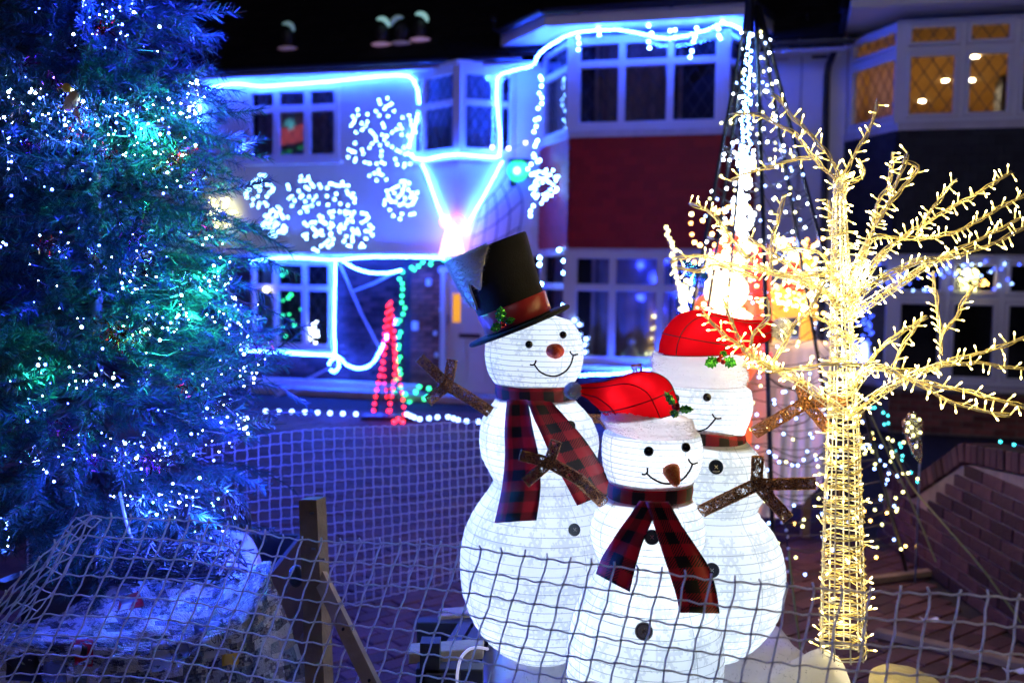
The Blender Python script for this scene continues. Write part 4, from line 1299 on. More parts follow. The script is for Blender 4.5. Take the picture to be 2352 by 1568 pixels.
# glowing loop of tube light on the snow's left edge
lp = MB(); lp.tube(smooth_path([P(x, y, 2.95) for x, y in ((1056, 1600), (1050, 1565), (1052, 1535), (1060, 1508), (1078, 1490), (1100, 1486), (1122, 1490))], 6), .0045, 8)
tag(ob('tube_light', lp, glow('tube_glow', (.70, .68, 1), .55), smooth=True), 'bent glowing white tube light at the left edge of the snow', 'tube light')
fm = MB()
def foamprof(a):
    return 1 + .12 * noise.noise(V((math.cos(a) * 2, math.sin(a) * 2, 4)))
fc = P(2085, 1585, 2.95)
rg = []
for h, rr in ((-.1, 1.0), (.0, 1.0), (.022, .96), (.03, .86)):
    rg.append([fc + V((.105 * rr * math.cos(a) * foamprof(a), .16 * rr * math.sin(a) * foamprof(a), h)) for a in [k * math.pi / 18 for k in range(36)]])
fm.rings(rg)
o = ob('foam_pad', fm, M['foam'], smooth=True); tag(o, 'yellowish foam pad on the ground right of the lit tree trunk', 'foam pad')
fst = MB(); fst.obox((fc.x - .1, fc.y - .08, 0), (.2, 0, 0), (0, .2, 0), (0, 0, fc.z - .1)); ob('block', fst, M['dark_timber'], o)

# ------------------------------------------------------------------ snowmen
M['lantern'] = cloth_glow('snowman_fabric', (.72, .74, .78), (.92, .96, 1.0), .62, pattern=True)
M['rib'] = mat('grey_wire_rib', (.30, .34, .38), .5)
M['red_glow'] = cloth_glow('red_hat_fabric', (.50, .006, .014), (.80, .006, .016), .6)
M['seam'] = mat('dark_red_seam', (.10, .004, .01), .6)
M['plush'] = cloth_glow('white_plush', (.80, .78, .80), (.85, .80, .84), .45)
M['fur'] = mat('white_fur', (.92, .92, .92), .95, .1, sheen=.8)
M['plaid'] = plaid('buffalo_plaid')
M['felt'] = mat('black_felt', (.010, .010, .013), .9, .25, var=.3, vscale=30, bump=.3, bscale=200, sheen=.15)
M['satin'] = mat('red_satin', (.42, .012, .025), .35, .5, sheen=.3, bump=.3, bscale=25)
M['eye'] = mat('glossy_black_eye', (.006, .006, .008), .08, .6)
M['button'] = mat('dark_blue_button', (.012, .018, .035), .25, .6)
M['holly'] = sparkle('green_glitter', (.02, .28, .03), (.16, .9, .07), metal=.35, scale=260)
M['berry'] = sparkle('red_glitter', (.35, .01, .01), (.9, .06, .04), metal=.5, scale=260)
M['carrot'] = sparkle('orange_glitter', (.95, .13, .015), (1.0, .34, .06), metal=.0, scale=420, rough=.45)
M['rednose'] = sparkle('red_nose_fuzz', (.85, .05, .02), (1.0, .18, .07), metal=.0, scale=420, rough=.5)
M['twig'] = sparkle('copper_tinsel', (.07, .030, .018), (.75, .32, .11), metal=.6, scale=500, rough=.3, dens=.3)

class Snowman:
    def __init__(self, D, prof, label, xs):
        """prof: list of (y, radius) in measuring pixels; xs: list of (y, centre x)"""
        self.D, self.prof, self.xs = D, prof, xs
        self.base = P(interp(prof[-1][0], *zip(*xs)), prof[-1][0], D)
        self.t = thing('snowman', label, 'snowman', (self.base.x, self.base.y, self.base.z), 'light-up snowmen')
        self.k = D / FQ
    def cx(self, y): return interp(y, *zip(*self.xs))
    def rad(self, y): return interp(y, *zip(*self.prof))
    def depth(self, x, y, off=0.0, sm=0):
        """where the line of sight first meets the lathed body"""
        qs = (-sm, -sm / 2, 0, sm / 2, sm) if sm else (0,)
        y0, y1 = self.prof[0][0], self.prof[-1][0]
        d = self.D - .36
        while d < self.D:
            p = P(x, y, d)
            yr = y
            for _ in range(3):
                c = P(self.cx(yr), yr, self.D)
                yr += (c.z - p.z) / self.k
            if sm or y0 - 2 <= yr <= y1 + 2:
                r = max(self.rad(min(max(yr + q, y0), y1)) for q in qs) * self.k
                if math.hypot(p.x - c.x, p.y - c.y) <= r: break
            d += .0025
        return d - off
    def pt(self, x, y, off=0.0, sm=0):
        return P(x, y, self.depth(x, y, off, sm))
    def lobe(self, y0, y1, step, name='lobe', seg=72, open_top=False):
        b, ys = MB(), [y0]
        while ys[-1] < y1 - step * .6: ys.append(ys[-1] + step * rnd.uniform(.85, 1.15))
        ys[-1] = y1
        rgs, rib = [], []
        for y in ys:
            c, r = P(self.cx(y), y, self.D), self.rad(y) * self.k
            rgs.append([c + V((r * math.sin(a), -r * math.cos(a), 0)) for a in [2 * math.pi * k / seg for k in range(seg)]])
        R_ = max(self.rad(y) for y in ys) * self.k
        off = rnd.random() * 3
        b.rings(rgs, cap0=not open_top, uvs=lambda i, k: (2 * math.pi * R_ * k / seg + off, (y1 - ys[i]) * self.k))
        lo = ob(name, b, M['lantern'], self.t)
        path = []
        n = 40
        for i in range(len(ys) - 1):
            for k in range(n):
                f = k / n
                y, a = lerp(ys[i], ys[i + 1], f), 2 * math.pi * f + math.pi
                r = lerp(self.rad(ys[i]), self.rad(ys[i + 1]), f) * self.k + .0012
                path.append(P(self.cx(y), y, self.D) + V((r * math.sin(a), -r * math.cos(a), .0022 * noise.noise(V((a * 2, y * .05, self.D))))))
        rb = MB(); rb.tube(path, .0009, 4)
        ob('wire_coil', rb, M['rib'], lo)
        # vertical stitched seams
        for a in (.55, -1.05, 1.9, -2.4):
            sb = MB()
            sb.tube([P(self.cx(y), y, self.D) + V(((self.rad(y) * self.k + .0006) * math.sin(a), -(self.rad(y) * self.k + .0006) * math.cos(a), 0)) for y in ys], .0006, 4)
            ob('seam', sb, M['rib'], lo)
        return lo
    def lights(self, ys, power):
        for y in ys:
            for k in range(3):
                a = rnd.uniform(0, 6.28)
                r = self.rad(y) * self.k * .35
                lamp(self.t, P(self.cx(y), y, self.D) + V((r * math.cos(a), r * math.sin(a), rnd.uniform(-.03, .03))), power / 3, (.80, .92, 1.0), .03)
    def disc(self, x, y, r, name='button'):
        c = self.pt(x, y, .002)
        n = (c - P(self.cx(y), y, self.D)); n.z += .2 * n.length * ((self.cx(y) and 0)); n.normalize()
        q = n.to_track_quat('Z', 'Y').to_matrix()
        R_ = r * self.k
        b = MB()
        prof = ((0, .000), (1.0, .000), (1.02, .004), (.95, .008), (.80, .008), (.74, .005), (.0, .005))
        b.rings([[c + q @ V((R_ * f * math.cos(a), R_ * f * math.sin(a), h)) for a in [k * math.pi / 14 for k in range(28)]] for f, h in prof if f > 0], cap0=True, cap1=True)
        o = ob(name, b, M['button'], self.t, smooth=False)
        h = MB()
        for a in range(4):
            an = a * math.pi / 2 + .6
            h.sphere(c + q @ V((R_ * .25 * math.cos(an), R_ * .25 * math.sin(an), .0055)), R_ * .09, seg=6, rg=4)
        hh = MB(); hh.tube([c + q @ V((R_ * .22 * s_, R_ * .22 * s2, .0065)) for s_, s2 in ((-1, -1), (1, 1))], .0012, 4); hh.tube([c + q @ V((R_ * .22 * s_, R_ * .22 * s2, .0068)) for s_, s2 in ((-1, 1), (1, -1))], .0012, 4)
        ob('thread', hh, M['steel'], o)
        return o
    def eye(self, x, y, r):
        b = MB(); b.sphere(self.pt(x, y, .004), r * self.k, r * self.k * .8, r * self.k, seg=16, rg=10)
        ob('eye', b, M['eye'], self.t, smooth=True)
    def smile(self, pts, ticks):
        b = MB()
        b.tube([self.pt(p.x, p.y, .004) for p in smooth_path([V((x, y, 0)) for x, y in pts], 6)], .0032, 6)
        o = ob('mouth', b, M['eye'], self.t, smooth=True)
        for tk in ticks:
            b = MB(); b.tube([self.pt(p.x, p.y, .004) for p in smooth_path([V((x, y, 0)) for x, y in tk], 4)], .003, 6)
            ob('mouth_corner', b, M['eye'], o, smooth=True)
    def neck(self, y0, y1, r, tilt=0.0, dx=0):
        """scarf round the neck, tilt in measuring pixels over its radius"""
        b, seg = MB(), 64
        def ring(f, rr, inn=0):
            out = []
            for k in range(seg + 1):
                a = 2 * math.pi * k / seg
                y = lerp(y0, y1, f)
                c = P(self.cx(y) + dx, y, self.D)
                R_ = (rr - inn) * self.k
                out.append(c + V((R_ * math.sin(a), -R_ * math.cos(a), -tilt * self.k * math.sin(a) + .002 * math.sin(a * 5 + f * 4))))
            return out
        fs = [(0, r * .985), (.12, r), (.5, r * 1.025), (.88, r), (1, r * .985)]
        rgs = [ring(f, q) for f, q in fs] + [ring(f, q, 8) for f, q in fs[::-1]]
        L = 2 * math.pi * r * self.k
        H = (y1 - y0) * self.k
        vs = [f * H for f, _ in fs] + [f * H for f, _ in fs[::-1]]
        b.rings(rgs + [rgs[0]], cap0=False, cap1=False, uvs=lambda i, k: (L * k / seg, vs[i % len(vs)] ), wrap=False)
        return ob('neck_scarf', b, M['plaid'], self.t, smooth=True)
    def tail(self, le, ri, off=.012, sm=60, curl=0.0, parent=None):
        """hanging scarf end between left and right edge polylines (x, y)"""
        n, mcol = 18, 6
        L_ = [V((x, y, 0)) for x, y in le]; R_ = [V((x, y, 0)) for x, y in ri]
        def res(pl):
            pl = smooth_path(pl, 8)
            ds = [0]
            for a, b in zip(pl, pl[1:]): ds.append(ds[-1] + (b - a).length)
            out = []
            for i in range(n + 1):
                s = ds[-1] * i / n
                for k in range(len(ds) - 1):
                    if s <= ds[k + 1] + 1e-6:
                        out.append(pl[k].lerp(pl[k + 1], (s - ds[k]) / max(1e-6, ds[k + 1] - ds[k]))); break
            return out, ds[-1]
        l, ll = res(L_); r, rl = res(R_)
        g = []
        for i in range(n + 1):
            row = []
            for j in range(mcol + 1):
                q = l[i].lerp(r[i], j / mcol)
                row.append(self.pt(q.x, q.y, off + .006 * math.sin(j * 1.1 + i * .3) + curl * (i / n) ** 2, sm))
            g.append(row)
        b = MB()
        wd = .105
        b.sheet(g, .006, uvf=lambda i, j: (j / mcol * wd, ll * self.k * i / n))
        return ob('scarf_tail', b, M['plaid'], self.t, smooth=True)

def twig_arm(sm, pts, forks, wid, rnd_seed, dens=1.0):
    """wire-wound twig: a flattened frame wound with copper tinsel you can see through. pts: root -> crotch; forks: crotch -> tips. (x, y, D)"""
    rr = random.Random(rnd_seed)
    b = MB()
    segs = [pts] + [[pts[-1], f] for f in forks]
    for si, sg in enumerate(segs):
        for a_, c_ in zip(sg, sg[1:]):
            a, c = P(*a_), P(*c_)
            w_ = wid * a_[2] / FQ / 2
            if si > 0: w_ *= .92
            t = (c - a); L = t.length; t.normalize()
            sd = t.cross(V((0, -1, 0))).normalized(); dp = sd.cross(t).normalized()
            ext = w_ * .6
            def sp(u, th, f=1.0):
                return a + t * (u * (L + ext) - ext * .3) + sd * w_ * f * math.cos(th) + dp * w_ * .55 * f * math.sin(th)
            for s_ in (-1, 1):          # frame rails and end cap
                for s2 in (-.7, .7):
                    b.tube([sp(u, math.atan2(s2, s_)) for u in (0, .25, .5, .75, 1)], .0022, 4)
            b.tube([sp(1, math.pi * k / 4) for k in range(8)], .0022, 4, closed=True)
            nth = int(L * 1700 * dens)
            for q in range(nth):
                u0 = rr.random(); th = rr.uniform(0, 6.28)
                du = rr.gauss(0, .09 * .12 / L); path = []
                ln = rr.uniform(1.0, 2.6)
                for k in range(5):
                    u = min(1, max(0, u0 + du * k + rr.gauss(0, .004)))
                    path.append(sp(u, th + ln * k / 4, 1 + rr.uniform(-.04, .05)))
                b.tube(path, rr.choice((.0008, .0008, .0013)), 3, caps=False)
    return ob('twig_arm', b, M['twig'], sm.t)

def holly(sm, leaves, berries, D):
    """leaves: (base x,y, tip x,y, width) in measuring pixels"""
    root = None
    for bx, by, tx, ty, wd in leaves:
        a, c = P(bx, by, D), P(tx, ty, D - .004)
        ax = (c - a); L = ax.length; ax.normalize()
        sd = ax.cross(V((0, -1, 0))).normalized()
        w_ = wd * D / FQ / 2
        prof = [(0, .15), (.12, .55), (.2, .42), (.32, .95), (.42, .66), (.56, 1.0), (.66, .62), (.8, .62), (.86, .32), (1, .0)]
        b = MB(); l, r, m_ = [], [], []
        for f, q in prof:
            l.append(a + ax * L * f + sd * w_ * q + V((0, .003 * q, 0))); r.append(a + ax * L * f - sd * w_ * q + V((0, .003 * q, 0)))
            m_.append(a + ax * L * f - V((0, .005, 0)))
        b.sheet([[l[i], m_[i], r[i]] for i in range(len(prof))], .003, nrm=V((0, -1, 0)))
        o = ob('holly_leaf', b, M['holly'], sm.t)
    for x, y, r in berries:
        b = MB(); b.sphere(P(x, y, D - .014), r * D / FQ, seg=10, rg=7)
        ob('berry', b, M['berry'], sm.t, smooth=True)

def plush_trim(sm, y0, y1, rfun, tilt, cxf, seed=3, parent=None):
    b, seg, n = MB(), 90, 14
    rgs = []
    for i in range(n + 1):
        f = i / n
        row = []
        for k in range(seg):
            a = 2 * math.pi * k / seg
            y = lerp(y0, y1, f)
            bul = math.sin(math.pi * f) ** .5
            fold = .05 * math.sin(f * 13 + math.sin(a * 2 + seed) * .8)
            r = rfun * (.90 + .12 * bul + fold * .35 * bul) * sm.k
            c = P(cxf(y), y, sm.D)
            fz = .003 * noise.noise(V((a * 14, y * .35, seed))) + .0022 * rnd.uniform(-1, 1)
            row.append(c + V(((r + fz) * math.sin(a), -(r + fz) * math.cos(a), -tilt * sm.k * math.sin(a) + fz)))
        rgs.append(row)
    b.rings(rgs)
    # short pile
    for q in range(5200):
        i, k = rnd.randrange(1, n), rnd.randrange(seg)
        p = rgs[i][k].lerp(rgs[i][(k + 1) % seg], rnd.random())
        c = sum(rgs[i], V()) / seg
        nr = (p - c).normalized() + V((rnd.gauss(0, .35), rnd.gauss(0, .35), rnd.gauss(-.2, .4)))
        sd = V((rnd.gauss(0, 1), rnd.gauss(0, 1), rnd.gauss(0, 1))).normalized() * .0011
        b.tri(p - sd, p + sd, p + nr.normalized() * rnd.uniform(.005, .010))
    return ob('hat_trim', b, M['plush'], sm.t, smooth=True)
def pompom(sm, x, y, D, r):
    b = MB()
    c, R_ = P(x, y, D), r * D / FQ
    b.sphere(c, R_ * .8, seg=12, rg=8)
    for q in range(1500):
        d = V((rnd.gauss(0, 1), rnd.gauss(0, 1), rnd.gauss(0, 1))).normalized()
        sd = d.cross(V((rnd.random(), rnd.random(), rnd.random()))).normalized() * .0016
        p = c + d * R_ * .72
        e_ = c + (d + V((rnd.gauss(0, .1), rnd.gauss(0, .1), rnd.gauss(0, .1)))).normalized() * R_ * rnd.uniform(.95, 1.12)
        b.tri(p - sd, p + sd, e_)
    ob('pompom', b, M['fur'], sm.t)
def horn_hat(sm, pairs, dscale=.82, D=None, power=.5):
    """lofted hat: pairs of silhouette points (lx,ly,rx,ry) from base to tip"""
    D = D or sm.D
    seg = 40
    rg_, keys = [], []
    pl = smooth_path([V((a, b_, 0)) for a, b_, c_, d_ in pairs], 5); pr = smooth_path([V((c_, d_, 0)) for a, b_, c_, d_ in pairs], 5)
    cs = []
    for l, r in zip(pl, pr):
        a, c = P(l.x, l.y, D), P(r.x, r.y, D)
        ce, hv = (a + c) / 2, (c - a) / 2
        cs.append((ce, hv))
        ds = lerp(1.10, dscale, min(1, len(rg_) / 12))
        rg_.append([ce + hv * math.sin(t) + V((0, -1, 0)) * hv.length * ds * math.cos(t) for t in [2 * math.pi * k / seg for k in range(seg)]])
    b = MB(); b.rings(rg_)
    h = ob('hat', b, M['red_glow'], sm.t, smooth=True)
    for k in (2, 9, 14, 26, 35):
        s = MB(); s.tube([(r_[k] - c_[0]) * 1.012 + c_[0] for r_, c_ in zip(rg_, cs)], .0016, 5); ob('seam', s, M['seam'], h)
    for i in (0, 8):
        s = MB(); s.tube([(p - cs[i][0]) * 1.012 + cs[i][0] for p in rg_[i]], .0018, 5, closed=True); ob('seam', s, M['seam'], h)
    for i in (2, 7, 12, 16):
        if i < len(cs):
            ce, hv = cs[i]
            for s_ in (-.35, .4):
                lamp(sm.t, ce + hv * s_ + V((0, -hv.length * dscale * .70, 0)), power / 40, (1, .93, .9), .01)
    return h

# --- tall snowman with the top hat
tall = Snowman(3.35, [(722, 40), (735, 84), (760, 103), (790, 113), (820, 114), (848, 109), (868, 100), (884, 87), (900, 82), (916, 88), (935, 108), (960, 126), (990, 137), (1020, 139), (1050, 134), (1078, 120), (1100, 106), (1112, 108), (1140, 130), (1175, 155), (1215, 175), (1260, 186), (1310, 188), (1360, 183), (1410, 166), (1450, 142), (1480, 112), (1498, 84)],
               'tall snowman wearing a black top hat and plaid scarf, left of the three', [(720, 1228), (884, 1226), (1000, 1238), (1500, 1243)])
tall.lobe(722, 884, 11.5, 'head'); tall.lobe(906, 1104, 18, 'chest'); tall.lobe(1104, 1498, 20, 'belly')
tall.lights((790, 840), .72); tall.lights((970, 1040), 1.5); tall.lights((1200, 1300, 1400), 1.65)
tall.neck(878, 922, 89)
tall.eye(1215, 791, 8.5); tall.eye(1293, 769, 8.5)
tall.smile([(1228, 838), (1240, 853), (1258, 862), (1278, 863), (1298, 853), (1311, 836), (1317, 815)], [[(1217, 837), (1224, 838), (1229, 834), (1231, 827)], [(1309, 806), (1312, 812), (1318, 815), (1327, 813)]])
b = MB()
q = tall.pt(1275, 806, .02)
for r_ in range(1): b.sphere(q, .030, .045, .024, seg=18, rg=12)
for i, v in enumerate(b.v):
    d = V(v) - q; f = 1 + .08 * noise.noise(V(v) * 90); b.v[i] = tuple(q + d * f)
ob('nose', b, M['rednose'], tall.t, smooth=True)
tall.disc(1309, 978, 12); tall.disc(1318, 1216, 14); tall.disc(1330, 1420, 14)
tall.tail([(1166, 918), (1160, 980), (1160, 1050), (1155, 1110), (1146, 1160), (1137, 1200)], [(1212, 918), (1221, 975), (1236, 1040), (1241, 1090), (1240, 1140), (1232, 1194)])
tall.tail([(1212, 920), (1226, 960), (1250, 1010), (1272, 1060), (1300, 1110), (1326, 1160)], [(1266, 922), (1290, 948), (1335, 1000), (1375, 1058), (1402, 1110), (1408, 1128)], off=.02)
# top hat
hc, ht = P(1193, 748, 3.33), P(1120, 566, 3.33)
ax = (ht - hc); HL = ax.length; ax.normalize()
sx = (P(1307, 699, 3.33) - P(1080, 797, 3.33)).normalized(); sx = (sx - ax * sx.dot(ax)).normalized(); sy = ax.cross(sx)
kk = 3.33 / FQ
def hat_ring(h, r, seg=56, wob=0):
    return [hc + ax * h + (sx * math.cos(t) + sy * math.sin(t)) * (r + wob * math.sin(t * 3 + h * 30)) for t in [2 * math.pi * k / seg for k in range(seg)]]
b = MB()
b.rings([hat_ring(-.004, 62 * kk), hat_ring(-.006, 122 * kk), hat_ring(.0, 125 * kk), hat_ring(.006, 122 * kk), hat_ring(.005, 70 * kk)])
brim = ob('hat_brim', b, M['felt'], tall.t, smooth=True)
for i in range(len(brim.data.vertices)): pass
b = MB()
b.rings([hat_ring(h, r, wob=.0015) for h, r in ((.004, 78 * kk), (.05, 78 * kk), (.12, 82 * kk), (.19, 88 * kk), (HL - .004, 93 * kk), (HL, 91 * kk), (HL + .001, 60 * kk))])
ob('top_hat', b, M['felt'], tall.t, smooth=True)
b = MB()
b.rings([hat_ring(h, r, wob=.0022) for h, r in ((.012, 79 * kk), (.016, 82 * kk), (.045, 81.5 * kk), (.075, 84 * kk), (.08, 82 * kk))], cap0=False, cap1=False)
ob('hat_band', b, M['satin'], tall.t, smooth=True)
# snow patch on the hat: jagged plush sheet hugging the crown
b = MB()
nA = 30
low = [.70, .64, .66, .58, .50, .62, .48, .42, .50, .60, .66, .60, .54, .46, .40, .36, .44, .60, .68, .66, .60, .56, .60, .66, .72, .78, .82, .88, .93, .98]
g = []
for i in range(nA):
    th = lerp(3.75, 1.55, i / (nA - 1))
    row = []
    for j in range(9):
        h = lerp(HL + .004, max(.1, HL * lerp(1, low[i], 1)), j / 8)
        r = interp(h, (.05, .12, .19, HL), (78 * kk, 82 * kk, 88 * kk, 93 * kk)) + .007 + .002 * noise.noise(V((i * .8, j * .8, 2)))
        row.append(hc + ax * h + (sx * math.cos(th) + sy * math.sin(th) * (1 if sy.y < 0 else -1)) * r)
    g.append(row)
b.sheet(g, .008)
base_n = len(b.v)
for q in range(5200):
    i, j = rnd.randrange(nA - 1), rnd.randrange(8)
    p = g[i][j].lerp(g[i + 1][j + 1], rnd.random())
    nr = (p - (hc + ax * (p - hc).dot(ax))).normalized() + V((rnd.gauss(0, .5), rnd.gauss(0, .5), rnd.gauss(0, .5)))
    sd = V((rnd.gauss(0, 1), rnd.gauss(0, 1), rnd.gauss(0, 1))).normalized() * .0012
    b.tri(p - sd, p + sd, p + nr.normalized() * .016)
ob('snow_patch', b, M['fur'], tall.t, smooth=True)
holly(tall, [(1150, 742, 1150, 702, 30), (1152, 745, 1126, 758, 24), (1160, 740, 1184, 732, 18)], [(1152, 742, 4.5), (1159, 747, 4.5), (1153, 750, 4)], 3.17)
twig_arm(tall, [(1150, 962, 3.30), (1075, 912, 3.3), (1028, 884, 3.3)], [(968, 826, 3.3), (1038, 832, 3.3), (988, 918, 3.28)], 27, 1, 1.0)
twig_arm(tall, [(1350, 960, 3.4), (1384, 962, 3.42), (1402, 985, 3.42)], [(1392, 935, 3.42), (1420, 1005, 3.42)], 20, 5, .8)

# --- back right snowman
back = Snowman(3.32, [(870, 80), (890, 111), (915, 115), (940, 114), (965, 106), (985, 97), (1000, 94), (1012, 98), (1030, 120), (1055, 138), (1085, 147), (1115, 146), (1140, 138), (1160, 124), (1172, 122), (1195, 144), (1225, 166), (1260, 181), (1300, 188), (1345, 187), (1390, 176), (1430, 156), (1470, 122), (1492, 92)],
                'snowman in a red hat with its tip to the right, behind the other two', [(800, 1606), (900, 1612), (1000, 1614), (1500, 1616)])
back.lobe(880, 992, 12.5, 'head', open_top=True); back.lobe(1004, 1166, 17, 'chest'); back.lobe(1166, 1492, 19, 'belly')
back.lights((870, 950), 1.9); back.lights((1060, 1110), 1.7); back.lights((1230, 1320, 1400), 1.8)
back.neck(974, 1020, 98, tilt=19)
back.eye(1624, 912, 9.5)
back.eye(1552, 915, 9.5)
back.smile([(1566, 962), (1576, 980), (1598, 990), (1622, 984), (1636, 970), (1644, 960)], [[(1636, 950), (1640, 957), (1647, 961), (1657, 960)]])
back.disc(1644, 1072, 16); back.disc(1635, 1309, 16)
plush_trim(back, 812, 885, 106, 3, lambda y: lerp(1602, 1610, (y - 810) / 75), seed=2)
horn_hat(back, [(1514, 812, 1702, 806), (1517, 785, 1712, 800), (1530, 752, 1722, 797), (1560, 722, 1730, 795), (1600, 712, 1738, 792), (1650, 720, 1748, 788), (1700, 732, 1757, 785), (1745, 735, 1768, 778), (1775, 737, 1778, 762)], D=3.3, power=1.6)
pompom(back, 1796, 756, 3.28, 27)
holly(back, [(1650, 826, 1618, 838, 32), (1662, 826, 1692, 838, 30), (1656, 820, 1668, 806, 20)], [(1652, 826, 6.5), (1661, 831, 6), (1656, 818, 5)], 3.145)
twig_arm(back, [(1735, 992, 3.25), (1800, 955, 3.2), (1850, 925, 3.18)], [(1838, 880, 3.18), (1940, 918, 3.12), (1898, 980, 3.12)], 29, 3, 1.0)
twig_arm(back, [(1500, 960, 3.36), (1470, 900, 3.4)], [(1462, 842, 3.4)], 26, 4, .9)

# --- small front snowman
front = Snowman(2.85, [(965, 88), (985, 108), (1010, 115), (1045, 117), (1075, 112), (1100, 100), (1120, 92), (1140, 94), (1160, 114), (1185, 128), (1212, 134), (1240, 132), (1268, 122), (1292, 110), (1306, 112), (1335, 132), (1370, 152), (1410, 168), (1455, 179), (1505, 184), (1555, 183), (1600, 172), (1640, 146), (1668, 112)],
                 'smallest snowman with a carrot nose, in front of the other two', [(960, 1496), (1050, 1498), (1200, 1488), (1668, 1477)])
front.lobe(994, 1118, 13, 'head', open_top=True); front.lobe(1128, 1300, 18, 'chest'); front.lobe(1300, 1668, 20, 'belly')
front.lights((985, 1060), 1.15); front.lights((1190, 1240), 1.15); front.lights((1380, 1480, 1580), 1.25)
front.neck(1096, 1152, 97, tilt=-3)
front.eye(1490, 1036, 11.5); front.eye(1575, 1027, 11)
front.smile([(1485, 1086), (1500, 1099), (1523, 1109), (1548, 1109), (1570, 1098), (1584, 1080), (1590, 1066)], [[(1474, 1088), (1482, 1089), (1487, 1083), (1487, 1074)], [(1581, 1053), (1585, 1061), (1592, 1065), (1602, 1062)]])
b = MB()
a_, c_ = front.pt(1538, 1070, -.008), front.pt(1555, 1116, .050)
t_ = (c_ - a_).normalized(); s1 = t_.cross(UZ).normalized(); s2 = s1.cross(t_)
rg = []
for f, r_ in ((0, .018), (.08, .0235), (.25, .024), (.5, .020), (.75, .0155), (.93, .010), (1, .004)):
    rg.append([a_.lerp(c_, f) + (s1 * math.cos(t) + s2 * math.sin(t)) * r_ * (1 + .05 * noise.noise(V((t * 2, f * 6, 1)))) for t in [2 * math.pi * k / 20 for k in range(20)]])
b.rings(rg); ob('nose', b, M['carrot'], front.t, smooth=True)
front.disc(1497, 1233, 17); front.disc(1479, 1449, 19.5)
front.tail([(1470, 1150), (1440, 1192), (1408, 1238), (1384, 1280), (1370, 1318), (1375, 1328)][:5], [(1512, 1152), (1496, 1200), (1474, 1250), (1460, 1300), (1446, 1358)], off=.016, sm=80)
front.tail([(1484, 1152), (1502, 1205), (1520, 1260), (1540, 1320), (1555, 1372), (1561, 1406)], [(1536, 1152), (1566, 1206), (1602, 1262), (1628, 1306), (1643, 1355), (1651, 1408)], off=.03, sm=80)
plush_trim(front, 946, 1000, 103, 12, lambda y: lerp(1486, 1494, (y - 946) / 54), seed=5)
horn_hat(front, [(1396, 966, 1560, 938), (1386, 952, 1552, 912), (1374, 938, 1536, 876), (1362, 928, 1506, 856), (1352, 918, 1470, 853), (1342, 912, 1430, 865), (1334, 908, 1390, 876), (1326, 906, 1350, 880), (1320, 903, 1326, 884)], D=2.85, power=1.1)
pompom(front, 1316, 897, 2.84, 21)
holly(front, [(1552, 935, 1526, 898, 20), (1556, 940, 1594, 940, 22), (1552, 940, 1546, 960, 26)], [(1549, 934, 6.5), (1556, 930, 5.5), (1556, 938, 6)], 2.68)
twig_arm(front, [(1384, 1152, 2.80), (1330, 1100, 2.72), (1262, 1062, 2.70)], [(1200, 1046, 2.70), (1276, 1018, 2.70), (1212, 1104, 2.70)], 28, 7, 1.1)
twig_arm(front, [(1614, 1172, 2.78), (1690, 1135, 2.70), (1738, 1112, 2.68)], [(1740, 1054, 2.68), (1866, 1110, 2.64), (1806, 1186, 2.64)], 30, 8, 1.1)
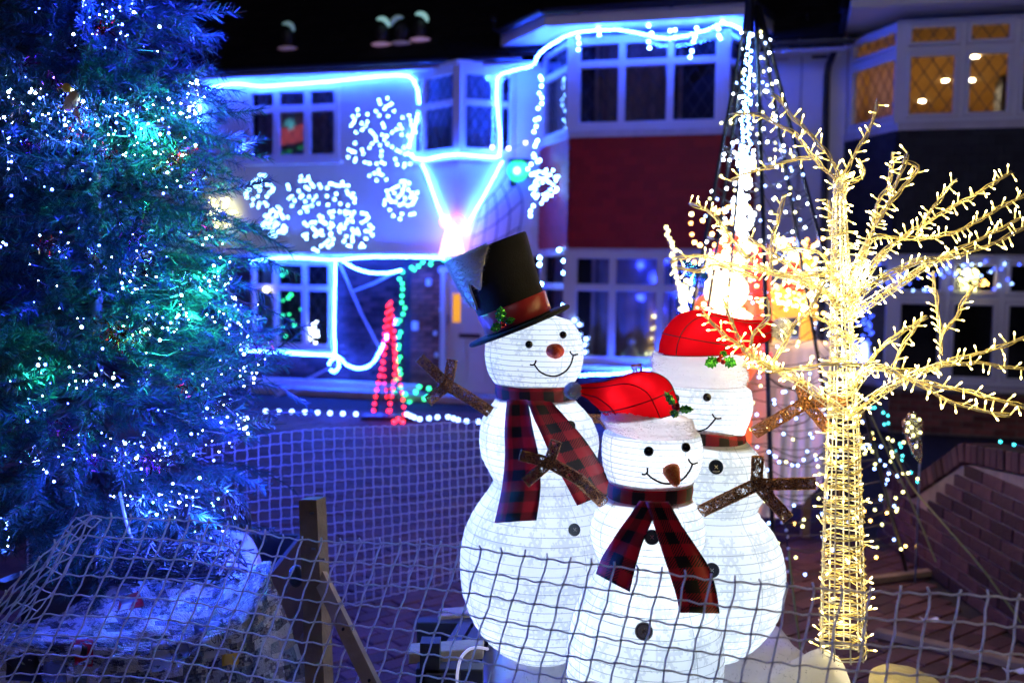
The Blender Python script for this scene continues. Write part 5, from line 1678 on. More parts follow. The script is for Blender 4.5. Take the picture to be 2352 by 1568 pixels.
# ------------------------------------------------------------------ warm lit wire tree
def lit_tree():
    rr = random.Random(11)
    D = 3.1
    t = thing('lit_tree', 'white wire tree wound with warm white lights, right of the snowmen', 'light tree', TREE)
    k = D / FQ
    # lattice trunk
    ys = [1500, 1400, 1200, 1000, 962, 940, 800, 600, 450, 400]
    hw = [52, 50, 44, 37, 34, 30, 26, 20, 13, 10]
    cx = [1937, 1936, 1936, 1936, 1936, 1935, 1934, 1930, 1928, 1926]
    def tr(y, a, f=1.0):
        r = interp(y, ys[::-1], hw[::-1]) * k * f
        return P(interp(y, ys[::-1], cx[::-1]), y, D) + V((r * math.sin(a), -r * math.cos(a), 0))
    tk = MB()
    for a in [2 * math.pi * q / 9 for q in range(9)]:
        tk.tube([tr(y, a) for y in (1506, 1400, 1200, 1000, 800, 600, 450, 400)], .0026, 5)
    y = 1500
    while y > 405:
        tk.tube([tr(y + rr.uniform(-3, 3), q * math.pi / 7) for q in range(14)], .0020, 4, closed=True)
        y -= rr.uniform(20, 30)
    ob('trunk', tk, M['white_metal'], t, smooth=True)
    # light cable wound round the trunk
    wd = MB()
    for ph, st_ in ((0, 34), (2.2, 41), (4.0, 29)):
        pts = []
        y, a = 1495, ph
        while y > 400:
            pts.append(tr(y + rr.uniform(-6, 6), a, 1.04 + rr.uniform(-.02, .1)))
            a += .62; y -= st_ * .62 / 6.28 * (1 + .5 * math.sin(a * .7))
        wd.tube(pts, .0017, 4)
    ob('trunk_cable', wd, M['cream_cable'], t, smooth=True)
    bulbs_ = []
    def addbulb(p, dr):
        bulbs_.append((p, dr.normalized()))
    y = 1490
    while y > 405:
        for q in range(2):
            a = rr.uniform(-2.0, 2.0)
            p = tr(y, a, 1.05)
            addbulb(p, V((math.sin(a), -math.cos(a), 0)) + V((rr.gauss(0, .5), rr.gauss(0, .3), rr.gauss(.15, .8))))
        y -= 19.0 if y > 900 else 13
    BR = [
        [(1922, 412), (1871, 366), (1834, 315), (1786, 286), (1739, 264), (1673, 262)],
        [(1930, 408), (1900, 352), (1863, 311), (1823, 271), (1794, 234), (1768, 216)],
        [(1863, 361), (1812, 370), (1765, 385), (1710, 399), (1677, 418)],
        [(1936, 405), (1970, 344), (1995, 300), (2010, 264), (2014, 227)],
        [(1937, 421), (1977, 410), (1984, 388), (1966, 363)],
        [(1955, 640), (1995, 549), (2010, 513), (2014, 469), (2043, 421), (2050, 348)],
        [(2014, 500), (2050, 458), (2072, 432), (2109, 388), (2072, 370)],
        [(2012, 520), (2040, 470), (2052, 440), (2075, 380), (2085, 350)],
        [(1945, 690), (1975, 610), (2006, 546), (2098, 549), (2178, 538), (2237, 513), (2285, 484), (2360, 445)],
        [(1950, 700), (2020, 590), (2087, 535), (2124, 516), (2178, 480), (2230, 454), (2281, 421), (2325, 396)],
        [(2105, 540), (2138, 484), (2167, 447), (2197, 410)],
        [(1945, 715), (1990, 660), (2067, 619), (2110, 599), (2176, 593), (2242, 573), (2308, 547), (2370, 512)],
        [(1948, 730), (2021, 680), (2077, 645), (2120, 615), (2190, 578), (2260, 545), (2345, 500)],
        [(2163, 815), (2160, 754), (2153, 708), (2147, 659), (2143, 622)],
        [(2164, 765), (2196, 728), (2212, 695), (2242, 649)],
        [(1950, 955), (2031, 896), (2087, 866), (2143, 843), (2209, 820), (2275, 804), (2365, 770)],
        [(2054, 847), (2110, 850), (2176, 840), (2242, 833), (2308, 843), (2365, 848)],
        [(1950, 905), (2005, 843), (2077, 866), (2127, 890), (2176, 919), (2242, 939), (2321, 955)],
        [(2100, 872), (2130, 880), (2209, 896), (2275, 913), (2365, 938)],
        [(1950, 880), (2011, 814), (2038, 787), (2061, 768), (2097, 748), (2130, 725)],
        [(2051, 846), (2071, 797), (2090, 771), (2110, 741)],
        [(1930, 945), (1906, 926), (1846, 883), (1781, 847), (1733, 820), (1700, 794), (1663, 768), (1634, 741), (1614, 715)],
        [(1781, 850), (1716, 814), (1696, 774), (1680, 735), (1660, 685)],
        [(1745, 835), (1726, 797), (1733, 761), (1766, 731), (1762, 682)],
        [(1760, 838), (1782, 824), (1802, 787), (1822, 748), (1858, 712), (1898, 639)],
        [(1706, 840), (1766, 850), (1832, 847), (1898, 837), (1996, 837)],
        [(1980, 817), (1950, 781), (1907, 744), (1861, 725)],
        [(1930, 705), (1865, 655), (1815, 639), (1766, 622), (1726, 599), (1693, 566), (1655, 513), (1618, 480), (1582, 467)],
        [(1928, 640), (1898, 632), (1799, 632), (1733, 619), (1667, 603), (1601, 586), (1535, 603)],
        [(1740, 640), (1690, 622), (1640, 606), (1600, 622), (1548, 612)],
        [(1926, 660), (1891, 590), (1848, 573), (1785, 576)],
        [(1772, 620), (1772, 549), (1786, 513), (1794, 469), (1801, 447)],
        [(1922, 600), (1907, 513), (1904, 461)],
        [(1924, 690), (1860, 650), (1800, 600), (1740, 560), (1715, 540)],
    ]
    THICK = {8: 3, 9: 3, 11: 5, 12: 5, 15: 5, 17: 3, 21: 6, 27: 5, 28: 3, 24: 0, 5: 2}
    front_ = {15, 17, 18, 21, 22, 23, 25, 24}
    for bi, pl in enumerate(BR):
        n = len(pl)
        dz = rr.uniform(-.35, .35)
        if bi in front_: dz = rr.uniform(-.32, -.12)
        if bi in (0, 1, 2, 27, 28, 29): dz = rr.uniform(-.05, .3)
        if bi == 25: dz = -.2
        near = abs(pl[0][0] - 1935) < 40
        d0 = D if near else D + dz * .5
        pts = []
        for i, q in enumerate(pl):
            f = i / (n - 1)
            pts.append(P(q[0], q[1], lerp(d0, D + dz, f) - (.0 if not near else .03)))
        path = smooth_path(pts, 7)
        L = sum((a - b).length for a, b in zip(path, path[1:]))
        al = along(path, .006)
        w_ = MB()
        for ph in (0, 2.09, 4.19):
            hx = []
            for i, (p, tg) in enumerate(al[::2]):
                s1 = tg.cross(V((.2, 1, .1))).normalized(); s2 = tg.cross(s1)
                a = i * .42 + ph
                r = .0052 + .0025 * math.sin(i * .21 + ph * 2 + bi)
                hx.append(p + (s1 * math.cos(a) + s2 * math.sin(a)) * r)
            w_.tube(hx, .0018, 4)
        bo = ob('branch', w_, M['cream_cable'], t, smooth=True)
        wb = MB(); wb.tube(path, .0022, 5)
        for kq in range(THICK.get(bi, 0) and 1):
            m_ = THICK[bi]
            nn = int(len(al) * m_ / (n + 1.5) / 1.0)
            sub = al[:max(6, min(len(al), nn))]
            for off in (-.016, .016):
                wb.tube([p + tg.cross(V((0, 1, 0))).normalized() * off * (1 - .6 * i / len(sub)) for i, (p, tg) in enumerate(sub)][::3] , .0022, 4)
            for i in range(0, len(sub), 4):
                p, tg = sub[i]; s = tg.cross(V((0, 1, 0))).normalized() * .017 * (1 - .6 * i / len(sub))
                wb.tube([p - s, p + V((0, -.008, 0)), p + s], .0015, 4)
        ob('branch_wire', wb, M['white_metal'], bo, smooth=True)
        stp = .029 if not THICK.get(bi) else .021
        for p, tg in along(path, stp):
            s1 = tg.cross(V((.2, 1, .1))).normalized()
            dr = (s1 * rr.choice((-1, 1)) * rr.uniform(.5, 1) + tg * rr.uniform(-.2, .9) + V((0, rr.uniform(-.6, .3), 0)))
            addbulb(p + V((rr.gauss(0, .003), 0, rr.gauss(0, .003))), dr)
    # bulbs: plastic stem and bright tip
    def bulbmesh(b, tf):
        seg = 6
        pf = [(0, .0014), (.004, .0021), (.022, .0021)]
        tp = [(.022, .0022), (.027, .0027), (.031, .0019), (.0330, .0005)]
        b.cur = 0
        b.rings([[tf(V((r * math.cos(2 * math.pi * k / seg), r * math.sin(2 * math.pi * k / seg), z))) for k in range(seg)] for z, r in pf], cap1=False)
        b.cur = 1
        b.rings([[tf(V((r * math.cos(2 * math.pi * k / seg), r * math.sin(2 * math.pi * k / seg), z))) for k in range(seg)] for z, r in tp], cap0=False)
        b.cur = 0
    b = MB(); bulbmesh(b, lambda v: v)
    me = b.mesh('bulb', [M['warm_stem'], M['warm_led']], True)
    rr.shuffle(bulbs_)
    rest = MB()
    for i, (p, dr) in enumerate(bulbs_):
        q = dr.to_track_quat('Z', 'Y')
        if i < 298: inst('bulb', me, t, p, q)
        else: bulbmesh(rest, lambda v, q=q, p=p: p + q @ v)
    o = ob('bulbs', rest, [M['warm_stem'], M['warm_led']], t, smooth=True); o['kind'] = 'stuff'
    for q in range(13):
        y = 1470 - q * 82
        lamp(t, P(1934, y, D), .45, (1, .80, .32), .015)
    for i, (p, dr) in enumerate(bulbs_[300:660:9]):
        lamp(t, p + dr * .045, .42, (1, .80, .30), .01)
    print('warm bulbs', len(bulbs_))
lit_tree()

# ------------------------------------------------------------------ tall pole tree of strings behind
def pole_tree():
    rr = random.Random(21)
    D = 5.6
    apex = P(1722, 18, D)
    foot = [P(1778, 1366, 5.35), None]
    t = thing('pole_tree', 'tall cone of black poles hung with tiny lights behind the snowmen', 'light tree', V((apex.x, apex.y, 0)))
    legs = [P(1779, 1385, 5.30), PG(1480, 1310, 0), PG(1545, 1290, 0), PG(1960, 1296, 0), PG(2085, 1325, 0), V((apex.x, apex.y + .75, 0))]
    tops = [(1737, 15), (1718, 12), (1724, 12), (1740, 14), (1744, 16), (1728, 14)]
    LG = []
    for i, f in enumerate(legs):
        f = V((f.x, f.y, 0)); a = P(tops[i][0], tops[i][1], D)
        pl = MB(); pl.tube([f, a], .011 if i else .013, 7)
        ob('pole', pl, M['black'], t, smooth=True)
        LG.append((f, a))
    cp = MB(); cp.tube([apex + UZ * .05, apex - UZ * .14], .028, 8); ob('top_cap', cp, M['black'], t)
    wmb = MB(); bl = []
    order = [1, 0, 3, 4, 5]
    for turn in range(24):
        f0 = .04 + turn * .039
        for a_, b_ in zip(order, order[1:] + order[:1]):
            p = LG[a_][1].lerp(LG[a_][0], f0); q = LG[b_][1].lerp(LG[b_][0], f0 + .02 + rr.uniform(-.02, .02))
            m_ = (p + q) / 2 - UZ * (.05 + .05 * f0)
            pth = smooth_path([p, m_, q], 6)
            wmb.tube(pth, .0028, 4)
            L = (p - q).length
            for pp, tg in along(pth, max(.08, L / 2.7)):
                led = rr.choice(('white_led', 'pale_blue_led', 'lemon_led', 'white_led') if f0 < .5 else ('pale_blue_led', 'lemon_led', 'pale_blue_led', 'gold_led'))
                bl.append((pp + V((rr.gauss(0, .02), rr.gauss(0, .02), -.025 + rr.gauss(0, .012))), led))
    ob('wire', wmb, M['wire'], t)
    for p, led in bl[:297]: inst('bulb', bulb(led, .0075), t, p)
    if len(bl) > 297:
        for led in set(l for _, l in bl):
            mb = MB()
            for p, l in bl[297:]:
                if l == led: mb.sphere(p, .0075, seg=6, rg=4)
            if mb.v:
                o = ob('bulbs', mb, M[led], t); o['kind'] = 'stuff'
    # the strings dropping straight down inside
    for k, (x0, x1, n) in enumerate(((1722, 1718, 42), (1716, 1700, 34))):
        for i in range(n):
            f = i / n
            p = P(lerp(x0, x1, f) + rr.gauss(0, 3), lerp(80, 400, f), D + .1 * k)
            inst('bulb', bulb('flake_led', .007), t, p)
    for q in ((1690, 330), (1760, 330), (1720, 200), (1655, 600), (1820, 560), (1740, 760)):
        lamp(t, P(q[0], q[1], D + .15), 5.0, (.30, .40, 1), .03)
    w2 = MB(); w2.tube([P(1722, 40, D), P(1718, 400, D), P(1720, 560, D)], .003, 4); ob('wire', w2, M['wire'], t)
pole_tree()

# bright stack of white lights behind the poles
def light_stack():
    rr = random.Random(5)
    D = 7.2
    t = thing('light_column', 'dazzling white column of lights behind the pole tree', 'light column', P(1700, 720, D))
    pl = MB(); a = P(1702, 360, D); pl.tube([V((a.x, a.y, 0)), a], .018, 6); ob('pole', pl, M['white_metal'], t)
    for c, r, n in (((1708, 375), 22, 24), ((1706, 420), 16, 14), ((1702, 455), 15, 14), ((1706, 500), 26, 30), ((1700, 545), 14, 12)):
        for i in range(n):
            a, q = rr.uniform(0, 6.28), math.sqrt(rr.random())
            inst('bulb', bulb('white_led', .018), t, P(c[0] + r * q * math.cos(a), c[1] + r * q * math.sin(a) * 1.15, D + rr.uniform(-.08, .08)))
    lamp(t, P(1704, 460, D - .3), 4, (.5, .66, 1), .1)
light_stack()

# ------------------------------------------------------------------ table, santa, reindeer, sack
def table_group():
    DT = 6.6
    tl, tr_ = P(1758, 786, DT), P(1892, 786, DT)
    t = thing('table', 'table under a long white sheet behind the lit tree', 'table', V(((tl.x + tr_.x) / 2, DT, 0)))
    b = MB(); b.obox((tl.x - .22, DT, tl.z - .05), (tr_.x - tl.x + .22, 0, 0), (0, .7, 0), (0, 0, .05), .01); ob('tabletop', b, M['timber'], t)
    for x in (tl.x - .2, tr_.x - .08):
        for y in (DT + .06, DT + .6):
            l = MB(); l.obox((x, y, 0), (.05, 0, 0), (0, .05, 0), (0, 0, tl.z - .05)); ob('leg', l, M['timber'], t)
    n, mm = 46, 22
    g = []
    for i in range(n + 1):
        u = i / n
        row = []
        x = lerp(tl.x - .25, tr_.x + .03, u)
        bot = .24 + .06 * math.sin(u * 9) + .30 * max(0, (u - .8) / .2) ** 2
        for j in range(mm + 1):
            v = j / mm
            if j < 4: row.append(V((x, DT + .7 - .7 * (j / 4), tl.z + .006 + .006 * noise.noise(V((x * 5, j * .6, 1))))))
            else:
                vv = (j - 4) / (mm - 4)
                f = .035 * vv * math.sin(u * 44 + 2 * math.sin(u * 9)) + .05 * vv * noise.noise(V((u * 7, vv * 2, 3)))
                row.append(V((x - .07 * vv * math.sin(u * 3.1) , DT - .02 - .10 * vv + f - .02, lerp(tl.z + .006, bot, vv))))
        g.append(row)
    s = MB(); s.sheet(g, .006)
    tag(ob('white_sheet', s, M['sheet'], smooth=True), 'white sheet draped over the table and hanging in folds', 'sheet')
    # stuff on the table: reindeer of gold lights
    D = 6.75
    RD = thing('reindeer', 'gold wire reindeer with lights, antlers and a red scarf, on the table', 'light figure', P(1825, 786, D))
    gold = mat('gold_mesh', (.55, .30, .06), .35, metal=.5, emis=(1, .48, .08), estr=1.0)
    k = D / FQ
    rr = random.Random(8)
    parts_ = {'body': ((1815, 690), 62, 40), 'neck': ((1842, 640), 24, 34), 'head': ((1838, 608), 36, 26), 'muzzle': ((1822, 618), 22, 16)}
    for nm, (c, a, bb) in parts_.items():
        m_ = MB(); ce = P(c[0], c[1], D - (.06 if nm in ('head', 'muzzle') else 0)); m_.sphere(ce, a * k, .12, bb * k, seg=16, rg=10); ob(nm, m_, gold, RD, smooth=True)
        for i in range(int(a * .55)):
            th, q = rr.uniform(0, 6.28), math.sqrt(rr.random())
            inst('bulb', bulb('gold_led' if rr.random() < .6 else 'warm_led', .009), RD, ce + V((a * k * q * math.cos(th), -.12 * math.sqrt(max(0, 1 - q * q)) - .012, bb * k * q * math.sin(th))))
    for x, y in ((1772, 0), (1790, .05), (1846, 0), (1862, .05)):
        m_ = MB(); m_.tube([P(x, 700, D + y), P(x + 2, 745, D + y), P(x - 2, 785, D + y)], [.05, .032, .026], 8); ob('leg', m_, gold, RD, smooth=True)
    for sg in (-1, 1):
        m_ = MB(); m_.tube(smooth_path([P(1838 + sg * 12, 590, D), P(1838 + sg * 30, 565, D), P(1838 + sg * 42, 545, D)], 4), .009, 5)
        m_.tube([P(1838 + sg * 26, 570, D), P(1838 + sg * 18, 550, D)], .008, 5); m_.tube([P(1838 + sg * 34, 558, D), P(1838 + sg * 52, 556, D)], .008, 5)
        ob('antler', m_, mat('copper_antler', (.35, .16, .06), .4, metal=.5), RD)
        for i in range(6): inst('bulb', bulb('gold_led', .012), RD, P(1838 + sg * (14 + i * 7) + rr.gauss(0, 3), 588 - i * 8, D - .03))
    m_ = MB(); m_.sphere(P(1822, 618, D - .2), .05, seg=10, rg=8); ob('nose', m_, M['satin'], RD, smooth=True)
    m_ = MB(); m_.tube([P(1800, 655, D - .15), P(1835, 663, D - .18), P(1866, 655, D - .1)], .028, 8); ob('scarf', m_, M['satin'], RD, smooth=True)
    lamp(RD, P(1815, 660, D - .35), 7, (1, .5, .12), .08)
    # glowing santa
    D = 6.3
    k = D / FQ
    SA = thing('santa_figure', 'glowing plastic santa with red hat and white beard beside the table', 'light figure', V((P(1668, 700, D).x, D, 0)))
    red = glow('glowing_red', (1, .13, .03), 1.3, base=(.6, .02, .02)); wht = glow('glowing_white', (1, .78, .45), 5)
    skin = glow('glowing_skin', (1, .55, .28), 3)
    def el(nm, x, y, a, bb, dd, mt, o=0):
        m_ = MB(); m_.sphere(P(x, y, D - o), a * k, dd, bb * k, seg=18, rg=12); return ob(nm, m_, mt, SA, smooth=True)
    el('body', 1668, 800, 76, 105, .22, red); el('coat_trim', 1668, 728, 70, 18, .23, wht); el('head', 1668, 625, 40, 40, .13, skin)
    el('beard', 1668, 668, 50, 46, .12, wht, .08); el('moustache', 1666, 642, 30, 11, .05, wht, .17); el('hat_brim', 1668, 596, 46, 13, .14, wht, .02)
    m_ = MB(); m_.tube(smooth_path([P(1668, 596, D), P(1672, 570, D), P(1692, 552, D), P(1712, 560, D)], 4), [.115 - .0095 * i for i in range(13)][:13], 12); ob('hat', m_, red, SA, smooth=True)
    el('hat_bobble', 1718, 566, 12, 12, .03, wht); el('belt', 1668, 776, 72, 9, .23, glow('green_belt', (.35, .9, .05), .9, base=(.1, .4, .02)), .01)
    for x, y in ((1608, 690), (1735, 690)):
        m_ = MB(); m_.tube(smooth_path([P(1668 + (x - 1668) * .6, 690, D), P(x, y + 20, D - .05), P(x + (8 if x < 1668 else -8), y + 60, D - .14)], 4), .055, 10); ob('arm', m_, red, SA, smooth=True)
        m_ = MB(); m_.sphere(P(x + (8 if x < 1668 else -8), y + 66, D - .15), .05, seg=10, rg=8); ob('mitten', m_, wht, SA, smooth=True)
    for x in (1656, 1680):
        m_ = MB(); m_.sphere(P(x, 618, D - .125), .014, seg=8, rg=6); ob('eye', m_, M['eye'], SA)
    ft = MB(); ft.obox(P(1608, 905, D), (.34, 0, 0), (0, .2, 0), (0, 0, -P(1608, 905, D).z), .02); ob('base', ft, red, SA)
    lamp(SA, P(1668, 700, D - .4), 16, (1, .6, .2), .12)
    # red sack and red present with beads
    D = 6.45
    m_ = MB()
    c = P(1742, 700, D)
    rg = []
    for z_, rr_ in ((786, 30), (760, 33), (690, 30), (620, 26), (585, 17), (572, 20), (560, 22)):
        ce = P(1744, z_, D); rg.append([ce + V((rr_ * k * (1 + .06 * math.sin(a * 5)) * math.cos(a), .10 * math.sin(a), 0)) for a in [q * math.pi / 12 for q in range(24)]])
    m_.rings(rg)
    tag(ob('sack', m_, mat('red_velvet', (.45, .02, .02), .8, sheen=.4), smooth=True), 'tall red sack standing between santa and the reindeer', 'sack')
    rr = random.Random(3)
    string('cluster of red bead lights under the back snowman hat tip', [[P(1740, 740, 6.0), P(1765, 800, 6.0), P(1750, 860, 6.0)]], [(P(1752 + rr.gauss(0, 13), rr.uniform(760, 850), 6.0), 'red_dim', .017) for _ in range(26)])
M['red_dim'] = glow('red_bead', (1, .10, .12), 1.6, base=(.5, .02, .02))
table_group()
rr = random.Random(41)
gl = [(P(rr.gauss(1672, 36), rr.uniform(470, 720), 6.1 + rr.uniform(-.2, .1)), rr.choice(('gold_led', 'gold_led', 'warm_led', 'amber_led')), .013) for _ in range(120)]
string('amber light string heaped above the santa, behind the pole tree', [[P(1650, 590, 6.5), P(1680, 540, 6.5), P(1660, 500, 6.5), P(1690, 470, 6.5)]], gl)
gl = [(P(rr.gauss(1835, 34), rr.uniform(545, 720), 6.55 + rr.uniform(-.1, .1)), rr.choice(('gold_led', 'warm_led', 'amber_led')), .012) for _ in range(70)]
string('amber light string wound round the gold reindeer', [[P(1790, 710, 6.55), P(1850, 660, 6.55), P(1800, 610, 6.55), P(1860, 560, 6.55)]], gl)
# curved string of warm bulbs left of santa
rr = random.Random(4)
cs = [(1530, 522), (1536, 548), (1545, 575), (1552, 610), (1556, 650), (1562, 690), (1575, 720)]
string('curved stem of warm bulbs rising left of the santa', [[P(x, y, 6.6) for x, y in cs]], [(P(x + rr.gauss(0, 5), y, 6.6), 'lemon_led', .013) for x, y in [(lerp(cs[i][0], cs[i + 1][0], f), lerp(cs[i][1], cs[i + 1][1], f)) for i in range(6) for f in (0, .33, .66)]] + [(P(1575 + rr.gauss(0, 9), rr.uniform(640, 740), 6.6), 'lemon_led', .014) for _ in range(24)], wire='white_metal', wr=.008)
# small gold tree and white fluff on the sill inside the red bay's window
def sill_things():
    D = dB - .16
    c = HP(1508, 838, D)
    t = thing('tinsel_tree', 'small gold tinsel tree standing inside the lower bay window', 'tinsel tree', c)
    rr = random.Random(6)
    st_ = MB(); st_.tube([c, HP(1508, 700, D)], .015, 6); ob('stem', st_, M['timber'], t)
    gt_ = glow('glowing_gold_tinsel', (1, .62, .18), .55, base=(.6, .4, .1))  # bulb light put into the tinsel as emission
    for k in range(5):
        y = 720 + k * 26; w_ = 9 + k * 6
        b = MB()
        for q in range(60):
            a, f = rr.uniform(0, 6.28), rr.uniform(.3, 1)
            p = HP(1508 + w_ * f * math.cos(a), y + 10 * f + rr.gauss(0, 2), D + .07 * f * math.sin(a))
            b.tri(p, p + V((rr.gauss(0, .03), rr.gauss(0, .01), rr.gauss(0, .02))), p + V((rr.gauss(0, .02), rr.gauss(0, .01), rr.gauss(0, .03))))
        o = ob('tier', b, gt_, t)
        for q in range(5): inst('bulb', bulb('lemon_led', .010), t, HP(1508 + w_ * rr.uniform(-1, 1), y + rr.uniform(4, 14), D + .08))
    for k, (x, w_) in enumerate(((1452, 30), (1490, 22))):
        b = MB()
        for q in range(16): b.sphere(HP(x + rr.gauss(0, w_ * .4), 822 + rr.gauss(0, 6), D - .02), .05, seg=8, rg=6)
        tag(ob('cotton_snow', b, glow('glowing_cotton', (.35, .75, .9), .30)), ('wide drift of white cotton snow on the bay window sill', 'small drift of cotton snow under the gold tinsel tree')[k], 'cotton snow')  # light on the cotton put in as emission
    b = MB(); c = HP(1450, 785, D); b.sphere(c, .06, seg=10, rg=8); b.sphere(c - UZ * .14, .09, seg=10, rg=8)
    tag(ob('toy_snowman', b, M['sheet'], smooth=True), 'small white toy snowman on the sill behind the bay window', 'toy snowman')
sill_things()

# ------------------------------------------------------------------ lights on and by the right house
rr = random.Random(14)
string('blue and white net lights hanging in the right house lower window', [], [(HP(rr.uniform(1985, 2345), rr.uniform(600, 668), dB + .03), rr.choice(('blue_net', 'blue_net', 'pale_blue_led')), .010) for _ in range(66)])
string('deep blue lights glowing behind the side pane of the right house bay', [], [(HP(rr.uniform(1962, 2006), rr.uniform(690, 830), .40), 'blue_net', .013) for _ in range(40)])
wl = MB(); wl.sphere(HP(1984, 812, .42), .05, .05, .15, seg=10, rg=8); tag(ob('window_lamp', wl, glow('blue_white_lamp', (.3, .4, 1), 5), smooth=True), 'blue-white glow lamp low in the side pane of the right bay', 'window lamp')
c = HP(2225, 668, dB + .05)
t = thing('bell_light', 'warm white lantern-shaped light hung on the right house window', 'light figure', c)
fr = MB()
fr.tube([HP(x, y, dB + .05) for x, y in ((2200, 668), (2205, 630), (2216, 614), (2232, 614), (2244, 630), (2250, 668))], .006, 5, closed=True); ob('frame', fr, M['white_metal'], t)
for i in range(46):
    inst('bulb', bulb('lemon_led', .011), t, HP(rr.uniform(2202, 2248), rr.uniform(618, 666), dB + .06))
for q in ((2262, 645), (2268, 652), (2258, 654)): inst('bulb', bulb('gold_led', .012), t, HP(q[0], q[1], dB + .06))

# ------------------------------------------------------------------ garden wall on the right
def garden_wall():
    x0 = 2.50
    t = thing('garden_wall', 'dark mossy brick garden wall with a sloping end, at the right edge', 'garden wall', (x0, 5.2, 0))
    ya, yb = 4.2, 6.6
    def ztop(y): return interp(y, [4.0, 4.7, 5.45, 6.15, 7], [.97, .93, .86, .50, .46])
    core = MB()
    n = 30
    A_, B_ = [], []
    ring0 = []
    prof = [(lerp(ya, yb, i / n)) for i in range(n + 1)]
    g = [[V((x0 + .02, y, 0)), V((x0 + .02, y, ztop(y) - .12))] for y in prof]
    for i in range(n):
        a, b = prof[i], prof[i + 1]
        core.quad(V((x0 + .012, a, 0)), V((x0 + .012, b, 0)), V((x0 + .012, b, ztop(b) - .115)), V((x0 + .012, a, ztop(a) - .115)))
        core.quad(V((x0 + .20, a, 0)), V((x0 + .20, b, 0)), V((x0 + .20, b, ztop(b) - .115)), V((x0 + .20, a, ztop(a) - .115)))
        core.quad(V((x0 + .012, a, ztop(a) - .115)), V((x0 + .012, b, ztop(b) - .115)), V((x0 + .20, b, ztop(b) - .115)), V((x0 + .20, a, ztop(a) - .115)))
    core.quad(V((x0 + .012, yb, 0)), V((x0 + .2, yb, 0)), V((x0 + .2, yb, ztop(yb) - .115)), V((x0 + .012, yb, ztop(yb) - .115)))
    ob('core', core, M['mortar'], t)
    me = MB(); me.box((0, 0, 0), .215, .09, .065, bev=.005); mesh = me.mesh('brick', M['brick_dark'])
    rot = Matrix.Rotation(math.pi / 2, 4, 'Z').to_quaternion()
    z, row = .0375, 0
    while z < .9:
        y = ya + (0 if row % 2 else .1125)
        while y < yb:
            if z + .04 < min(ztop(y - .08), ztop(y + .08)) - .105:
                inst('brick', mesh, t, (x0 + .045 - rr.uniform(-.003, .004), y, z), rot)
            y += .225
        z += .075; row += 1
    me2 = MB(); me2.box((0, 0, 0), .22, .064, .105, bev=.006); mesh2 = me2.mesh('coping_brick', M['brick_dark'])
    y = ya
    while y < yb:
        sl = (ztop(y + .03) - ztop(y - .03)) / .06
        q = Matrix.Rotation(math.atan(sl), 4, 'X').to_quaternion()
        inst('coping_brick', mesh2, t, (x0 + .1 + rr.uniform(-.004, .004), y, ztop(y) - .052), q)
        y += .074 / math.sqrt(1 + sl * sl)
garden_wall()
string('three teal bulbs lying on top of the brick garden wall', [[V((2.55, 4.75, .94)), V((2.6, 4.95, .92)), V((2.62, 5.15, .91))]], [(V((2.54, 5.12, .925)), 'teal_led', .009), (V((2.55, 5.0, .93)), 'teal_led', .009), (V((2.56, 4.8, .945)), 'teal_led', .009)])
def drape(label, qs, D, cols, n, jit, led_r=.0085):
    w_ = [P(x, y, D + .1 * math.sin(i)) for i, (x, y) in enumerate(qs)]
    pth = along(smooth_path(w_, 6), .03)
    bl = []
    for i in range(n):
        p = pth[int(i * (len(pth) - 1) / max(1, n - 1))][0]
        bl.append((p + V((rr.gauss(0, jit), rr.gauss(0, jit), rr.gauss(0, jit))), rr.choice(cols), led_r))
    return string(label, [w_], bl)
drape('teal bulb string trailing from the lit tree towards the garden wall', [(2012, 925), (2035, 950), (2052, 1000), (2062, 1040), (2095, 1080), (2108, 1120)], 5.9, ['teal_led'], 13, .02)
drape('warm bulb string looping low between lit tree and garden wall', [(1985, 1020), (2020, 1020), (2050, 1030), (2062, 1045), (2085, 1090), (2080, 1120), (2050, 1160), (2000, 1190)], 5.8, ['lemon_led'], 22, .04)
drape('short blue bulb string between the lit tree and garden wall', [(1990, 1015), (2006, 1035), (2036, 1072), (2050, 1085), (2068, 1110)], 5.85, ['pale_blue_led'], 9, .03)
drape('pale bulb string crossing in front of the white sheet', [(1770, 1045), (1800, 1055), (1850, 1065), (1890, 1040)], 5.2, ['pale_blue_led', 'lemon_led'], 8, .02)
drape('faint warm bulb string crossing below the white sheet', [(1765, 1130), (1800, 1200), (1850, 1195), (1885, 1180)], 5.2, ['lemon_led'], 6, .03)
drape('scattered blue bulb string between back snowman and lit tree', [(1740, 830), (1780, 880), (1830, 900), (1860, 960), (1790, 980), (1745, 960)], 5.3, ['pale_blue_led'], 16, .04)
drape('string of unlit clear bulbs dropping beside the back snowman', [(1800, 1190), (1806, 1230), (1812, 1290), (1815, 1350)], 4.7, ['clear_bulb'], 8, .008, .010)
